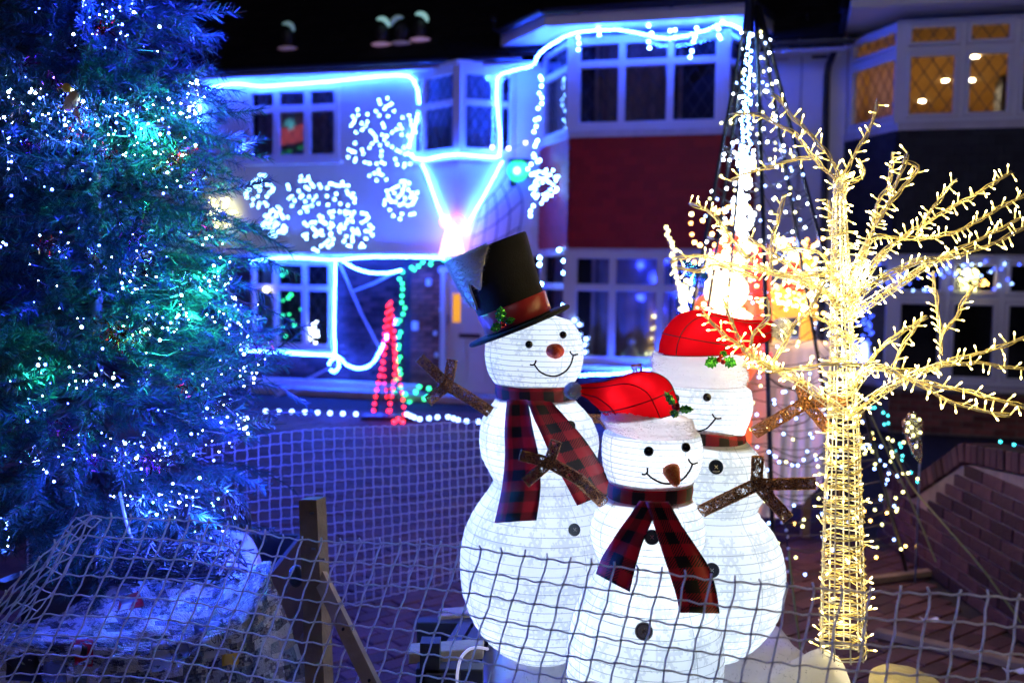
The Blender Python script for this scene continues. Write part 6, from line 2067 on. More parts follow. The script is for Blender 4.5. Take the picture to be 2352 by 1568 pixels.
# clear plastic spike light
c = P(2098, 985, 5.7)
t = thing('spike_light', 'clear plastic ice-cream-shaped light on a spike by the garden wall', 'garden light', V((c.x, c.y, 0)))
b = MB()
for dx, dy in ((0, 0), (-10, 12), (11, 10), (-2, -20), (10, -8), (-14, -6), (2, 18)): b.sphere(P(2098 + dx, 978 + dy, 5.7), .032, seg=10, rg=8)
ob('globe', b, M['clear_plastic'], t, smooth=True)
b = MB(); b.tube([P(2100, 1000, 5.7), P(2108, 1045, 5.7), P(2113, 1064, 5.7)], [.05, .025, .006], 10); ob('spike', b, M['clear_plastic'], t, smooth=True)
b = MB(); p = P(2113, 1064, 5.7); b.tube([p, V((p.x, p.y, 0))], .006, 6); ob('stake', b, M['steel'], t)
for dx, dy in ((0, -30), (-12, -14), (14, -22), (-14, 4), (16, 8), (0, 14), (-4, -4), (6, 40)): inst('bulb', bulb('lemon_led', .008), t, P(2098 + dx, 985 + dy, 5.66))
# guy ropes
for lab, pts in (('olive guy rope slanting down to the foot of the garden wall', [(2040, 1010, 5.7), (2090, 1110, 5.5), (2165, 1200, 5.1), (2260, 1310, 4.85), (2345, 1430, 4.7)]), ('thin olive guy rope behind the lit tree, steeper one', [(1990, 930, 5.6), (2050, 1060, 5.5), (2105, 1180, 5.4), (2150, 1290, 5.3)]), ('olive guy rope between the back snowman and the lit tree', [(1812, 1265, 4.6), (1824, 1380, 4.5), (1840, 1500, 4.4)])):
    b = MB(); b.tube(smooth_path([P(*q) for q in pts], 4), .0055, 5)
    tag(ob('guy_rope', b, mat('olive_rope', (.20, .20, .05), .8)), lab, 'guy rope', 'guy ropes')
# planks lying on the paving
for lab, a, b_, wd in (('long brown plank on the paving, near the net at the right', PG(2010, 1462), PG(2380, 1545), .07), ('short brown plank on the paving behind the lit tree', PG(1990, 1342), PG(2168, 1318), .06)):
    b = MB(); t_ = (b_ - a); sd = t_.cross(UZ).normalized(); b.obox(a + UZ * .006 - sd * wd / 2, t_, sd * wd, UZ * .035, .004)
    tag(ob('plank', b, M['timber']), lab, 'plank', 'planks on the paving')
# leaves and litter
lm_ = mat('dead_leaf', (.16, .09, .04), .7)
for k, (x, y, lab) in enumerate(((2135, 1422, 'pale scrap lying on the right-hand plank'), (2330, 1540, 'pale scrap at the far right on the paving'))):
    p = PG(x, y, .045); b = MB()
    b.sheet([[p + V((.03 * i - .045, .02 * j - .02, .008 * math.sin(i * 2 + j))) for j in range(3)] for i in range(4)], .003)
    tag(ob('litter', b, M['sheet']), lab, 'litter')
# ------------------------------------------------------------------ big fir tree
M['needle'] = mat('fir_needle', (.012, .060, .042), .42, .4, obj_var=.25)
M['needle_b'] = mat('fir_needle_joined', (.012, .060, .042), .42, .4, obj_var=.25, isl=True)
M['bark'] = mat('brown_stem', (.05, .035, .025), .7)
FT = V((P(222, 900, 3.95).x, 3.95, 0))
def fir_radius(z):
    return interp(z, [.80, .95, 1.15, 1.5, 1.9, 2.3, 2.8, 3.3, 4.0], [.46, .72, .82, .77, .69, .58, .46, .36, .10])
def fir_tree():
    rr = random.Random(31)
    t = thing('fir_tree', 'large artificial fir covered in blue lights, at the left edge', 'christmas tree', (FT.x, FT.y, .6))
    tk = MB(); tk.tube([V((FT.x, FT.y, .60)), V((FT.x, FT.y, 4.1))], .028, 8)
    ob('trunk', tk, M['steel'], t, smooth=True)
    # bottle-brush tips
    def tipgeo(b, tf, seed, nn, L):
        r2 = random.Random(seed)
        b.cur = 1
        bend = r2.uniform(-.10, .05)
        def axis(f): return V((0, bend * f * f * L * 3, f * L))
        b.tube([tf(axis(f)) for f in (0, .33, .66, .97)], [.0035, .003, .0025, .0015], 4)
        b.cur = 0
        for i in range(nn):
            f = (i + r2.random()) / nn
            a = i * 2.399 + r2.uniform(-.4, .4)
            ln = r2.uniform(.040, .062) * (1 - .30 * f)
            d = V((math.cos(a), math.sin(a), 0)) * r2.uniform(.55, .8) + V((0, 0, r2.uniform(.55, .9)))
            d.normalize()
            p = axis(f)
            q = p + d * ln + V((0, -.006, 0))
            sd = d.cross(V((r2.gauss(0, 1), r2.gauss(0, 1), r2.gauss(0, 1)))).normalized() * .0019
            i0 = b.pt(tf(p - sd)); i1 = b.pt(tf(p + sd)); i2 = b.pt(tf(q + sd * .35)); i3 = b.pt(tf(q - sd * .35))
            b.face([i0, i1, i2, i3])
        b.cur = 0
    VAR = []
    for s in range(6):
        b = MB(); tipgeo(b, lambda v: v, s, 150, .22); VAR.append(b.mesh('branch', [M['needle'], M['bark']]))
    tips = []
    z = .86
    while z < 3.9:
        Rz = fir_radius(z)
        nb = int(16 + 26 * Rz)
        for k in range(nb):
            a = 2 * math.pi * (k + rr.random() * .8) / nb + z * 3
            out = V((math.sin(a), -math.cos(a), 0))
            face = -out.y * 1.0
            droop = rr.uniform(-.35, .15) if z > 1.1 else rr.uniform(-.75, -.1)
            reach = Rz * (.94 + .34 * noise.noise(V((math.sin(a) * 2.6, math.cos(a) * 2.6, z * 3.1)))) * rr.uniform(.90, 1.06)
            if face < -.45 and rr.random() < .6: continue
            for j in range(5):
                f = (1.0, .82, .80, .62, .58)[j]
                yaw = (0, .75, -.75, .6, -.6)[j] + rr.gauss(0, .18)
                d = V((math.sin(a + yaw), -math.cos(a + yaw), droop + rr.gauss(.05, .22))).normalized()
                st = V((FT.x, FT.y, z)) + out * (reach * f - .17) + V((0, 0, droop * reach * f * .35 + rr.gauss(0, .03)))
                tips.append((st, d, face + rr.gauss(0, .1) + .25 * (1 if j < 3 else 0)))
        z += .165
    # limbs joining trunk and tips
    lb = MB()
    for st, d, _ in tips[::4]:
        lb.tube([V((FT.x, FT.y, st.z + .05)), st], [.006, .004], 3)
    o = ob('limbs', lb, M['bark'], t); o['kind'] = 'stuff'
    # the tips that show largest are parts
    def score(q):
        p = q[0] + q[1] * .15
        d = p - EYE
        sx = d.dot(Rt) / d.dot(Fw) * FQ + 1176; sy = 784 - d.dot(Up) / d.dot(Fw) * FQ
        on = -40 < sx < 760 and -40 < sy < 1600
        return q[2] + (2 if on else 0)
    tips.sort(key=score, reverse=True)
    rest = MB()
    for i, (st, d, s) in enumerate(tips):
        q = d.to_track_quat('Z', 'Y') @ Matrix.Rotation(rr.uniform(-.5, .5), 4, 'Z').to_quaternion()
        sc = rr.uniform(.85, 1.2)
        if i < 296: inst('branch', rr.choice(VAR), t, st, q, sc)
        else:
            tipgeo(rest, lambda v, q=q, st=st, sc=sc: st + q @ (v * sc), rr.randrange(6), 90 if s > 0 else 40, .22)
    o = ob('branches', rest, [M['needle_b'], M['bark']], t); o['kind'] = 'stuff'
    print('fir tips', len(tips))
    # light strings
    ls = thing('light_string', 'blue and cyan light strings wound through the big fir', 'light string', (FT.x, FT.y, 1.0))
    bands = [  # measured clusters: qx, qy, spread x, spread y, count, led mix
        (250, 20, 110, 40, 46, 'b'), (250, 95, 110, 30, 14, 'b'), (60, 200, 70, 40, 18, 'w'), (150, 265, 170, 40, 60, 'w'), (330, 245, 90, 40, 26, 'w'), (250, 300, 130, 36, 34, 'c'),
        (300, 355, 60, 40, 16, 'c'), (20, 345, 22, 50, 10, 'b'), (445, 240, 20, 50, 34, 'w'), (400, 410, 50, 40, 14, 'c'), (500, 470, 22, 40, 14, 'g'), (90, 560, 90, 40, 16, 'b'),
        (300, 560, 110, 36, 16, 'b'), (335, 650, 90, 34, 22, 'b'), (500, 620, 26, 70, 32, 'c'), (420, 720, 80, 40, 30, 'c'), (370, 760, 70, 34, 22, 'c'), (120, 855, 90, 32, 20, 'c'),
        (260, 870, 80, 26, 14, 'c'), (540, 730, 36, 60, 34, 'b'), (560, 850, 34, 70, 24, 'w'), (450, 920, 60, 50, 16, 'b'), (240, 1040, 90, 36, 20, 'b'), (340, 1030, 110, 40, 34, 'b'), (110, 1060, 70, 40, 12, 'b'),
        (520, 1000, 60, 50, 24, 'b'), (400, 1140, 110, 34, 34, 'c'), (470, 1190, 80, 50, 26, 'c'), (15, 1230, 14, 50, 12, 'w'), (60, 930, 60, 60, 10, 'b'), (560, 960, 40, 40, 12, 'w'), (180, 700, 140, 90, 16, 'b'), (140, 420, 130, 60, 12, 'b')]
    pts = []
    for qx, qy, sx, sy, n, kd in bands:
        for i in range(int(n * .8)):
            x, y = qx + max(-1.6, min(1.6, rr.gauss(0, .6))) * sx, qy + max(-1.6, min(1.6, rr.gauss(0, .6))) * sy
            r_ = ray(x, y)
            # meet the crown's surface
            Y = FT.y
            best = None
            yy = 2.9
            while yy < 4.3:
                p = EYE + r_ * (yy / r_.y)
                if math.hypot(p.x - FT.x, p.y - FT.y) < fir_radius(p.z) * rr.uniform(.84, 1.04): best = p; break
                yy += .02
            if best is None:
                if y > 1100 or x > 430: best = EYE + r_ * (rr.uniform(3.6, 3.9) / r_.y)
                else: continue
            led = {'b': ('blue_led', 'blue_led', 'deep_blue', 'tree_white'), 'w': ('tree_white', 'tree_white', 'blue_led'), 'c': ('cyan_led', 'cyan_led', 'tree_white', 'blue_led'), 'g': ('cyan_led', 'lemon_led')}[kd]
            pts.append((best, rr.choice(led), kd))
    order = sorted(range(len(pts)), key=lambda i: pts[i][0].z)
    for kd in 'bwcg':
        wmb = MB()
        seq = sorted([p for p, _, k_ in pts if k_ == kd], key=lambda p: (round(p.z * 9), p.x if int(p.z * 9) % 2 else -p.x))
        for a, b_ in zip(seq, seq[1:]):
            if (a - b_).length < .28:
                m_ = (a + b_) / 2 + V((rr.gauss(0, .01), rr.uniform(.0, .05), -.02))
                wmb.tube([a, m_, b_], .0014, 3)
        if wmb.v: ob('wire', wmb, M['wire'], ls, kind='stuff')
    rr.shuffle(pts)
    more = {}
    for i, (p, led, _) in enumerate(pts):
        r_ = rr.choice((.0018, .0022, .0026, .003, .0052))
        if i < 298: inst('bulb', bulb(led, r_), ls, p)
        else: more.setdefault(led, MB()).sphere(p, r_, seg=6, rg=4)
    for led, mb in more.items():
        o = ob('bulbs', mb, M[led], ls); o['kind'] = 'stuff'
    print('tree bulbs', len(pts))
    # the strings' light inside the crown
    for qx, qy, sx, sy, n, kd in bands:
        for q in range(1 if n < 22 else 2):
            x, y = qx + rr.gauss(0, .45) * sx, qy + rr.gauss(0, .45) * sy
            r_ = ray(x, y); yy = 2.9; p = None
            while yy < 4.3:
                p = EYE + r_ * (yy / r_.y)
                if math.hypot(p.x - FT.x, p.y - FT.y) < fir_radius(p.z) * .80: break
                yy += .02
            else: p = EYE + r_ * (3.7 / r_.y)
            col = {'b': (.015, .03, 1), 'w': (.04, .11, 1), 'c': (.02, .60, .42), 'g': (.12, .8, .35)}[kd]
            if kd == 'c' and (qy > 1100 or n < 16): col = (.03, .08, 1)
            lamp(ls, p, TREE_P * {'b': 1.15, 'w': .85, 'c': 1.5, 'g': .9}[kd] * (.08 + (n / 26.) ** 1.5), col, .012)
    for x, y, pw in ((470, 240, 3), (560, 480, 3), (590, 720, 3.5), (610, 860, 3.5), (600, 1010, 4), (520, 1130, 7), (420, 1170, 5), (300, 1165, 6), (180, 1160, 5), (60, 1150, 6)):
        r_ = ray(x, y); yy = 2.9
        while yy < 3.75:
            p = EYE + r_ * (yy / r_.y)
            if math.hypot(p.x - FT.x, p.y - FT.y) < fir_radius(p.z) * 1.08: break
            yy += .02
        lamp(ls, p, pw, (.05, .09, 1), .015)
    for k in range(16):
        z = .95 + .13 * k; a = k * 1.1 + .3
        a = lerp(-.3, 2.3, (k * .618) % 1)
        rz = fir_radius(z) * .95
        lamp(ls, V((FT.x + rz * math.cos(a), FT.y + rz * math.sin(a), z)), 15, (.02, .04, 1), .02)
    # foil tinsel tufts
    tn = thing('tinsel', 'shredded iridescent foil tinsel tucked into the big fir', 'tinsel', (FT.x, FT.y, 1.2))
    for c, (col, spots) in {'red': ((.75, .02, .03), [(395, 365), (430, 350), (480, 520), (260, 775), (170, 300), (250, 345), (100, 560), (420, 885), (240, 60)]),
                            'gold': ((.75, .42, .04), [(410, 345), (265, 765), (455, 420), (235, 740), (165, 235), (380, 380), (300, 780)]),
                            'purple': ((.50, .06, .55), [(120, 190), (60, 150), (455, 400), (320, 540), (180, 260), (210, 1050), (70, 330), (600, 800), (345, 1060), (130, 980)]),
                            'silver': ((.65, .70, .75), [(40, 260), (150, 210), (300, 620), (330, 600), (560, 780), (290, 1040), (380, 1050), (130, 560), (220, 590), (500, 930), (90, 1040), (420, 640)]),
                            'green': ((.08, .55, .15), [(250, 50), (390, 340), (220, 1000), (60, 960), (330, 480), (275, 770)])}.items():
        b = MB()
        for qx, qy in spots:
            for i in range(34):
                x, y = qx + rr.gauss(0, 15), qy + rr.gauss(0, 12)
                r_ = ray(x, y); yy = 2.9
                while yy < 4.2:
                    p = EYE + r_ * (yy / r_.y)
                    if math.hypot(p.x - FT.x, p.y - FT.y) < fir_radius(p.z) * rr.uniform(.92, 1.05): break
                    yy += .03
                d = V((rr.gauss(0, 1), rr.gauss(0, .6), rr.gauss(-.4, 1))).normalized()
                s = d.cross(V((rr.gauss(0, 1), rr.gauss(0, 1), rr.gauss(0, 1)))).normalized() * rr.uniform(.001, .0022)
                L = rr.uniform(.010, .028)
                b.quad(p - s, p + s, p + s + d * L, p - s + d * L)
        o = ob(c + '_foil', b, mat(c + '_foil', col, .18, .6, metal=.9), tn); o['kind'] = 'stuff'
    # bird ornament
    q = P(165, 232, 3.42)
    bd = thing('bird_ornament', 'beige and yellow bird ornament in the upper left of the fir', 'bird ornament', q)
    b = MB(); b.sphere(q, .022, .02, .042, seg=12, rg=8, rot=Matrix.Rotation(.5, 3, 'Y')); ob('body', b, mat('beige_feather', (.62, .42, .22), .8), bd, smooth=True)
    b = MB(); b.sphere(q + V((-.014, -.006, .042)), .016, seg=10, rg=7); ob('head', b, mat('yellow_feather', (.75, .5, .06), .8), bd, smooth=True)
    b = MB(); b.tube([q + V((-.028, -.01, .044)), q + V((-.044, -.014, .04))], [.005, .001], 6); ob('beak', b, M['satin'], bd)
    b = MB(); b.tube([q + V((.012, 0, -.03)), q + V((.03, 0, -.08))], [.012, .004], 6); ob('tail', b, mat('beige_tail', (.5, .3, .16), .8), bd)
TREE_P = 3.5
M['deep_blue'] = glow('deep_blue_fir_led', (.04, .06, 1), 40)
M['tree_white'] = glow('tree_white_led', (.42, .62, 1.0), 46)
fir_tree()

# ------------------------------------------------------------------ crate, cables and the printed cloth under the fir
def crate():
    rr = random.Random(17)
    t = thing('crate', 'dark timber crate holding the fir stand and cables', 'crate', (FT.x, 3.7, 0))
    zt = .60
    x0, x1, y0, y1 = -1.75, -.92, 3.52, 4.3
    for k in range(4):
        z = .02 + k * .15
        for a, b_ in (((x0, y0), (x1, y0)), ((x1, y0), (x1, y1)), ((x0, y1), (x1, y1)), ((x0, y0), (x0, y1))):
            p, q = V((*a, z)), V((*b_, z)); tt = q - p; n = V((tt.y, -tt.x, 0)).normalized() * .02
            m_ = MB(); m_.obox(p, tt, n, V((0, 0, .138)), .002); ob('board', m_, M['dark_timber'], t)
    fl = MB(); fl.quad((x0, y0, .46), (x1, y0, .46), (x1, y1, .46), (x0, y1, .46)); ob('floor', fl, M['dark_timber'], t)
    for qa, qb in (((0, 1345, 3.5), (330, 1215, 4.2)), ((0, 1400, 3.4), (300, 1250, 4.1))):
        m_ = MB(); m_.bar(P(*qa), P(*qb), .05, .03, (0, 0, 1)); ob('rim', m_, M['dark_timber'], t)
    # stand of the tree
    st = thing('tree_stand', 'shiny metal tube stand under the fir', 'tree stand', (FT.x, 3.7, .46))
    m_ = MB(); a = P(219, 1372, 3.45); m_.tube([a, P(226, 1190, 3.62)], .012, 8); ob('tube', m_, M['steel'], st, smooth=True)
    m_ = MB(); m_.tube([P(246, 1330, 3.75), P(248, 1180, 3.85)], .03, 8); ob('sleeve', m_, M['steel'], st, smooth=True)
    m_ = MB(); m_.sphere(a, .024, .024, .012, seg=10, rg=6); ob('foot', m_, M['sheet'], st, smooth=True)
    # tangle of cable
    m_ = MB()
    for i in range(90):
        c = P(rr.uniform(240, 560), rr.uniform(1250, 1345), rr.uniform(3.35, 3.8)); pts = []
        for k in range(7): pts.append(c + V((rr.gauss(0, .05), rr.gauss(0, .05), rr.gauss(0, .022))))
        m_.tube(smooth_path(pts, 4), .0030, 4)
    for i in range(26):
        a = P(rr.uniform(380, 420), 1250, 3.6); b_ = P(rr.uniform(395, 440), rr.uniform(1150, 1175), 3.6)
        m_.tube(smooth_path([a, (a + b_) / 2 + V((rr.gauss(0, .012), rr.gauss(0, .012), 0)), b_], 3), .0028, 4)
    for i in range(16):
        a = P(rr.uniform(540, 580), 1215, 3.6); b_ = P(rr.uniform(515, 560), rr.uniform(1130, 1160), 3.6)
        m_.tube(smooth_path([a, (a + b_) / 2 + V((rr.gauss(0, .015), rr.gauss(0, .012), 0)), b_], 3), .0026, 4)
    tag(ob('cable_tangle', m_, M['wire']), 'tangle of black cables heaped behind the printed cloth', 'cables')
    m_ = MB(); m_.tube([P(275, 1130, 3.55), P(290, 1200, 3.52), P(318, 1282, 3.45)], .0055, 7)
    tag(ob('white_rod', m_, M['sheet'], smooth=True), 'thin white rod leaning under the fir', 'rod')
    # white sheet behind the crate
    n, q = 24, 12
    g = []
    tops = [(215, 1235), (260, 1200), (300, 1178), (360, 1180), (420, 1190), (455, 1215), (500, 1218), (560, 1222), (590, 1260), (612, 1330)]
    bots = [(140, 1310), (260, 1300), (330, 1290), (400, 1290), (450, 1290), (480, 1300), (530, 1300), (570, 1310), (600, 1350), (620, 1420)]
    tp = smooth_path([V((x, y, 0)) for x, y in tops], 4); bp = smooth_path([V((x, y, 0)) for x, y in bots], 4)
    for i in range(len(tp)):
        row = []
        for j in range(q + 1):
            m2 = tp[i].lerp(bp[i], j / q)
            f = noise.noise(V((m2.x * .02, m2.y * .03, 2))) * .07 + .03 * math.sin(i * .9 + j * .25)
            row.append(P(m2.x, m2.y, 4.05 - .25 * (j / q) + f - .35 * max(0, (i / len(tp) - .7))))
        g.append(row)
    m_ = MB(); m_.sheet(g, .004)
    tag(ob('plastic_sheet', m_, M['sheet'], smooth=True), 'crumpled white sheet behind the crate under the fir', 'sheet')
crate()

def printed_cloth():
    """wipe-clean cloth printed with city scenes, wrapped over the crate's front"""
    rr = random.Random(23)
    # rows from the back edge of the top to the bottom of the drop
    rows = [
        [(-60, 1420, 3.45), (50, 1430, 3.45), (110, 1420, 3.45), (195, 1375, 3.45), (285, 1342, 3.48), (370, 1332, 3.48), (490, 1328, 3.46), (560, 1315, 3.42), (606, 1290, 3.40), (622, 1288, 3.38)],
        [(-60, 1448, 3.28), (50, 1452, 3.27), (140, 1452, 3.24), (235, 1442, 3.22), (325, 1428, 3.20), (400, 1416, 3.20), (480, 1412, 3.20), (545, 1385, 3.22), (600, 1345, 3.24), (622, 1325, 3.28)],
        [(-60, 1472, 3.17), (50, 1478, 3.15), (155, 1488, 3.12), (245, 1488, 3.10), (335, 1484, 3.10), (420, 1478, 3.10), (500, 1455, 3.10), (560, 1432, 3.12), (605, 1390, 3.18), (640, 1370, 3.28)],
        [(-60, 1560, 3.13), (50, 1562, 3.11), (158, 1566, 3.09), (248, 1562, 3.07), (338, 1556, 3.07), (420, 1545, 3.07), (500, 1530, 3.07), (565, 1520, 3.10), (625, 1495, 3.18), (680, 1470, 3.30)],
        [(-60, 1800, 3.12), (60, 1790, 3.10), (160, 1780, 3.08), (250, 1770, 3.06), (340, 1760, 3.06), (420, 1750, 3.06), (500, 1740, 3.06), (575, 1720, 3.10), (650, 1690, 3.20), (740, 1650, 3.34)]]
    sub = 7
    R2 = [smooth_path([P(*q) for q in r], sub) for r in rows]
    ncol = len(R2[0])
    grid = []
    for i in range(ncol):
        colm = smooth_path([r[i] for r in R2], 9)
        grid.append(colm)
    nrow = len(grid[0])
    rr2 = rr
    for i in range(ncol):
        for j in range(nrow):
            p = grid[i][j]
            f = .026 * noise.noise(V((i * .16, j * .11, 1))) + .020 * noise.noise(V((i * .45 + j * .3, j * .22, 7))) + .012 * abs(noise.noise(V((i * .7, j * .4, 4))))
            grid[i][j] = p + V((0, -f, f * .6))
    m_ = MB()
    m_.sheet(grid, .003, uvf=lambda i, j: (i / 20.0, j / 20.0))
    mt, nt, b = nodes('printed_oilcloth')
    N, L = nt.nodes, nt.links
    uv = N.new('ShaderNodeTexCoord')
    br = N.new('ShaderNodeTexBrick'); br.inputs['Scale'].default_value = 3.1; br.offset = .37; br.squash = .7
    br.inputs['Mortar Size'].default_value = .0
    br.inputs['Color1'].default_value = (0, 0, 0, 1); br.inputs['Color2'].default_value = (1, 1, 1, 1); br.inputs['Bias'].default_value = 0
    L.new(uv.outputs['UV'], br.inputs['Vector'])
    br2 = N.new('ShaderNodeTexBrick'); br2.inputs['Scale'].default_value = 15; br2.inputs['Color1'].default_value = (0, 0, 0, 1); br2.inputs['Color2'].default_value = (1, 1, 1, 1); br2.inputs['Mortar Size'].default_value = .012
    L.new(uv.outputs['UV'], br2.inputs['Vector'])
    nz = N.new('ShaderNodeTexNoise'); nz.inputs['Scale'].default_value = 5; nz.inputs['Detail'].default_value = 8
    L.new(uv.outputs['UV'], nz.inputs['Vector'])
    rp = N.new('ShaderNodeValToRGB'); rp.color_ramp.interpolation = 'CONSTANT'
    cr = rp.color_ramp
    cr.elements[0].position = 0; cr.elements[0].color = (.10, .10, .11, 1)
    cr.elements[1].position = .22; cr.elements[1].color = (.46, .46, .45, 1)
    for p, c in ((.42, (.30, .27, .22, 1)), (.55, (.56, .56, .55, 1)), (.72, (.16, .20, .24, 1)), (.84, (.55, .50, .42, 1))):
        e_ = cr.elements.new(p); e_.color = c
    L.new(br.outputs['Color'], rp.inputs[0])
    mx = N.new('ShaderNodeMix'); mx.data_type = 'RGBA'; mx.blend_type = 'MULTIPLY'
    rp2 = N.new('ShaderNodeValToRGB'); rp2.color_ramp.interpolation = 'CONSTANT'
    rp2.color_ramp.elements[0].position = 0; rp2.color_ramp.elements[0].color = (.25, .26, .3, 1)
    rp2.color_ramp.elements[1].position = .38; rp2.color_ramp.elements[1].color = (1, 1, 1, 1)
    L.new(br2.outputs['Color'], rp2.inputs[0])
    mk = N.new('ShaderNodeMath'); mk.operation = 'GREATER_THAN'; mk.inputs[1].default_value = .5; L.new(nz.outputs['Fac'], mk.inputs[0])
    L.new(mk.outputs[0], mx.inputs[0]); L.new(rp.outputs[0], mx.inputs[6]); L.new(rp2.outputs[0], mx.inputs[7])
    L.new(mx.outputs[2], b.inputs['Base Color'])
    b.inputs['Roughness'].default_value = .22
    n2 = N.new('ShaderNodeTexNoise'); n2.inputs['Scale'].default_value = 26; n2.inputs['Detail'].default_value = 6
    v2 = N.new('ShaderNodeTexVoronoi'); v2.inputs['Scale'].default_value = 90
    L.new(uv.outputs['UV'], n2.inputs['Vector']); L.new(uv.outputs['UV'], v2.inputs['Vector'])
    ad = N.new('ShaderNodeMath'); ad.operation = 'MULTIPLY_ADD'; ad.inputs[1].default_value = .35; L.new(v2.outputs['Distance'], ad.inputs[0]); L.new(n2.outputs['Fac'], ad.inputs[2])
    bp = N.new('ShaderNodeBump'); bp.inputs['Strength'].default_value = .7; bp.inputs['Distance'].default_value = .012
    L.new(ad.outputs[0], bp.inputs['Height']); L.new(bp.outputs[0], b.inputs['Normal'])
    cl = ob('printed_cloth', m_, mt, smooth=True)
    tag(cl, 'wet plastic tablecloth printed with city scenes wrapped over the crate', 'tablecloth')
    def surf(u, v, off=.004):
        """u, v in grid steps"""
        i = max(0, min(ncol - 2, int(u))); j = max(0, min(nrow - 2, int(v))); fu, fv = u - i, v - j
        p = grid[i][j].lerp(grid[i + 1][j], fu).lerp(grid[i][j + 1].lerp(grid[i + 1][j + 1], fu), fv)
        a = grid[i + 1][j] - grid[i][j]; c = grid[i][j + 1] - grid[i][j]
        n = a.cross(c).normalized()
        if n.dot(EYE - p) < 0: n = -n
        return p + n * off
    def find(qx, qy):
        best, bd = (0, 0), 1e9
        for i in range(ncol):
            for j in range(nrow):
                d = grid[i][j] - EYE; z = d.dot(Fw)
                x, y = d.dot(Rt) / z * FQ + 1176, 784 - d.dot(Up) / z * FQ
                e_ = (x - qx) ** 2 + (y - qy) ** 2
                if e_ < bd: bd, best = e_, (i, j)
        return best
    def printq(name, pts, mt_, off=.0035, n=5):
        """flat print: quad of measuring points laid on the cloth"""
        uvs = [find(*p) for p in pts]
        b_ = MB()
        g = []
        for i in range(n + 1):
            row = []
            for j in range(n + 1):
                a = (lerp(uvs[0][0], uvs[1][0], i / n), lerp(uvs[0][1], uvs[1][1], i / n)); c = (lerp(uvs[3][0], uvs[2][0], i / n), lerp(uvs[3][1], uvs[2][1], i / n))
                row.append(surf(lerp(a[0], c[0], j / n), lerp(a[1], c[1], j / n), off))
            g.append(row)
        b_.sheet(g, .0008)
        return ob(name, b_, mt_, cl, smooth=True)
    red = mat('print_red', (.42, .015, .02), .3); dk = mat('print_black', (.02, .02, .025), .3); gy = mat('print_grey', (.16, .17, .19), .3); wt = mat('print_white', (.62, .62, .6), .3); yl = mat('print_yellow', (.65, .38, .04), .3); st = mat('print_stone', (.26, .23, .18), .3)
    printq('phone_box_print', [(161, 1466), (214, 1470), (207, 1532), (176, 1530)], red)
    printq('phone_box_print', [(171, 1478), (184, 1480), (182, 1500), (172, 1498)], wt, .005, 3); printq('phone_box_print', [(190, 1482), (204, 1484), (201, 1506), (189, 1504)], dk, .005, 3)
    printq('bus_print', [(275, 1372), (315, 1362), (333, 1392), (275, 1412)], red); printq('bus_print', [(280, 1378), (308, 1372), (316, 1384), (281, 1390)], gy, .005, 3)
    printq('bus_print', [(278, 1396), (302, 1392), (306, 1402), (278, 1408)], wt, .005, 3)
    printq('tower_print', [(275, 1345), (292, 1340), (298, 1365), (273, 1372)], gy, .004, 3)
    printq('tower_print', [(352, 1478), (380, 1470), (392, 1530), (350, 1538)], st); printq('tower_print', [(400, 1466), (426, 1460), (432, 1512), (402, 1520)], gy)
    printq('sign_print', [(512, 1508), (545, 1502), (548, 1530), (514, 1536)], yl); printq('sign_print', [(448, 1434), (515, 1418), (516, 1436), (450, 1452)], dk)
    printq('skyline_print', [(20, 1512), (90, 1500), (95, 1560), (20, 1570)], dk); printq('skyline_print', [(100, 1520), (150, 1510), (155, 1568), (102, 1572)], gy)
    printq('text_panel', [(466, 1462), (522, 1446), (526, 1502), (470, 1514)], wt, .003)
    # lettering, printed flat on the cloth
    for txt, x0, y0, x1, y1, h in (('TOWER', 474, 1478, 517, 1466, 15), ('BRIDGE', 474, 1498, 519, 1486, 15)):
        cu_ = bpy.data.curves.new('lettering', 'FONT'); cu_.body = txt; cu_.size = 1.0; cu_.resolution_u = 2
        to = bpy.data.objects.new('lettering_tmp', cu_); COL.objects.link(to)
        C.view_layer.update()
        me = bpy.data.meshes.new_from_object(to.evaluated_get(C.evaluated_depsgraph_get()))
        bpy.data.objects.remove(to)
        xs = [v.co.x for v in me.vertices]; wd = max(xs) - min(xs)
        ua = find(x0, y0); ub = find(x1, y1); uc = find(x0 - 1, y0 - h)
        for v in me.vertices:
            fx = (v.co.x - min(xs)) / wd; fy = v.co.y / .72
            v.co = surf(lerp(ua[0], ub[0], fx) + (uc[0] - ua[0]) * fy, lerp(ua[1], ub[1], fx) + (uc[1] - ua[1]) * fy, .0055)
        me.materials.append(dk)
        ob('lettering', me, None, cl)
printed_cloth()

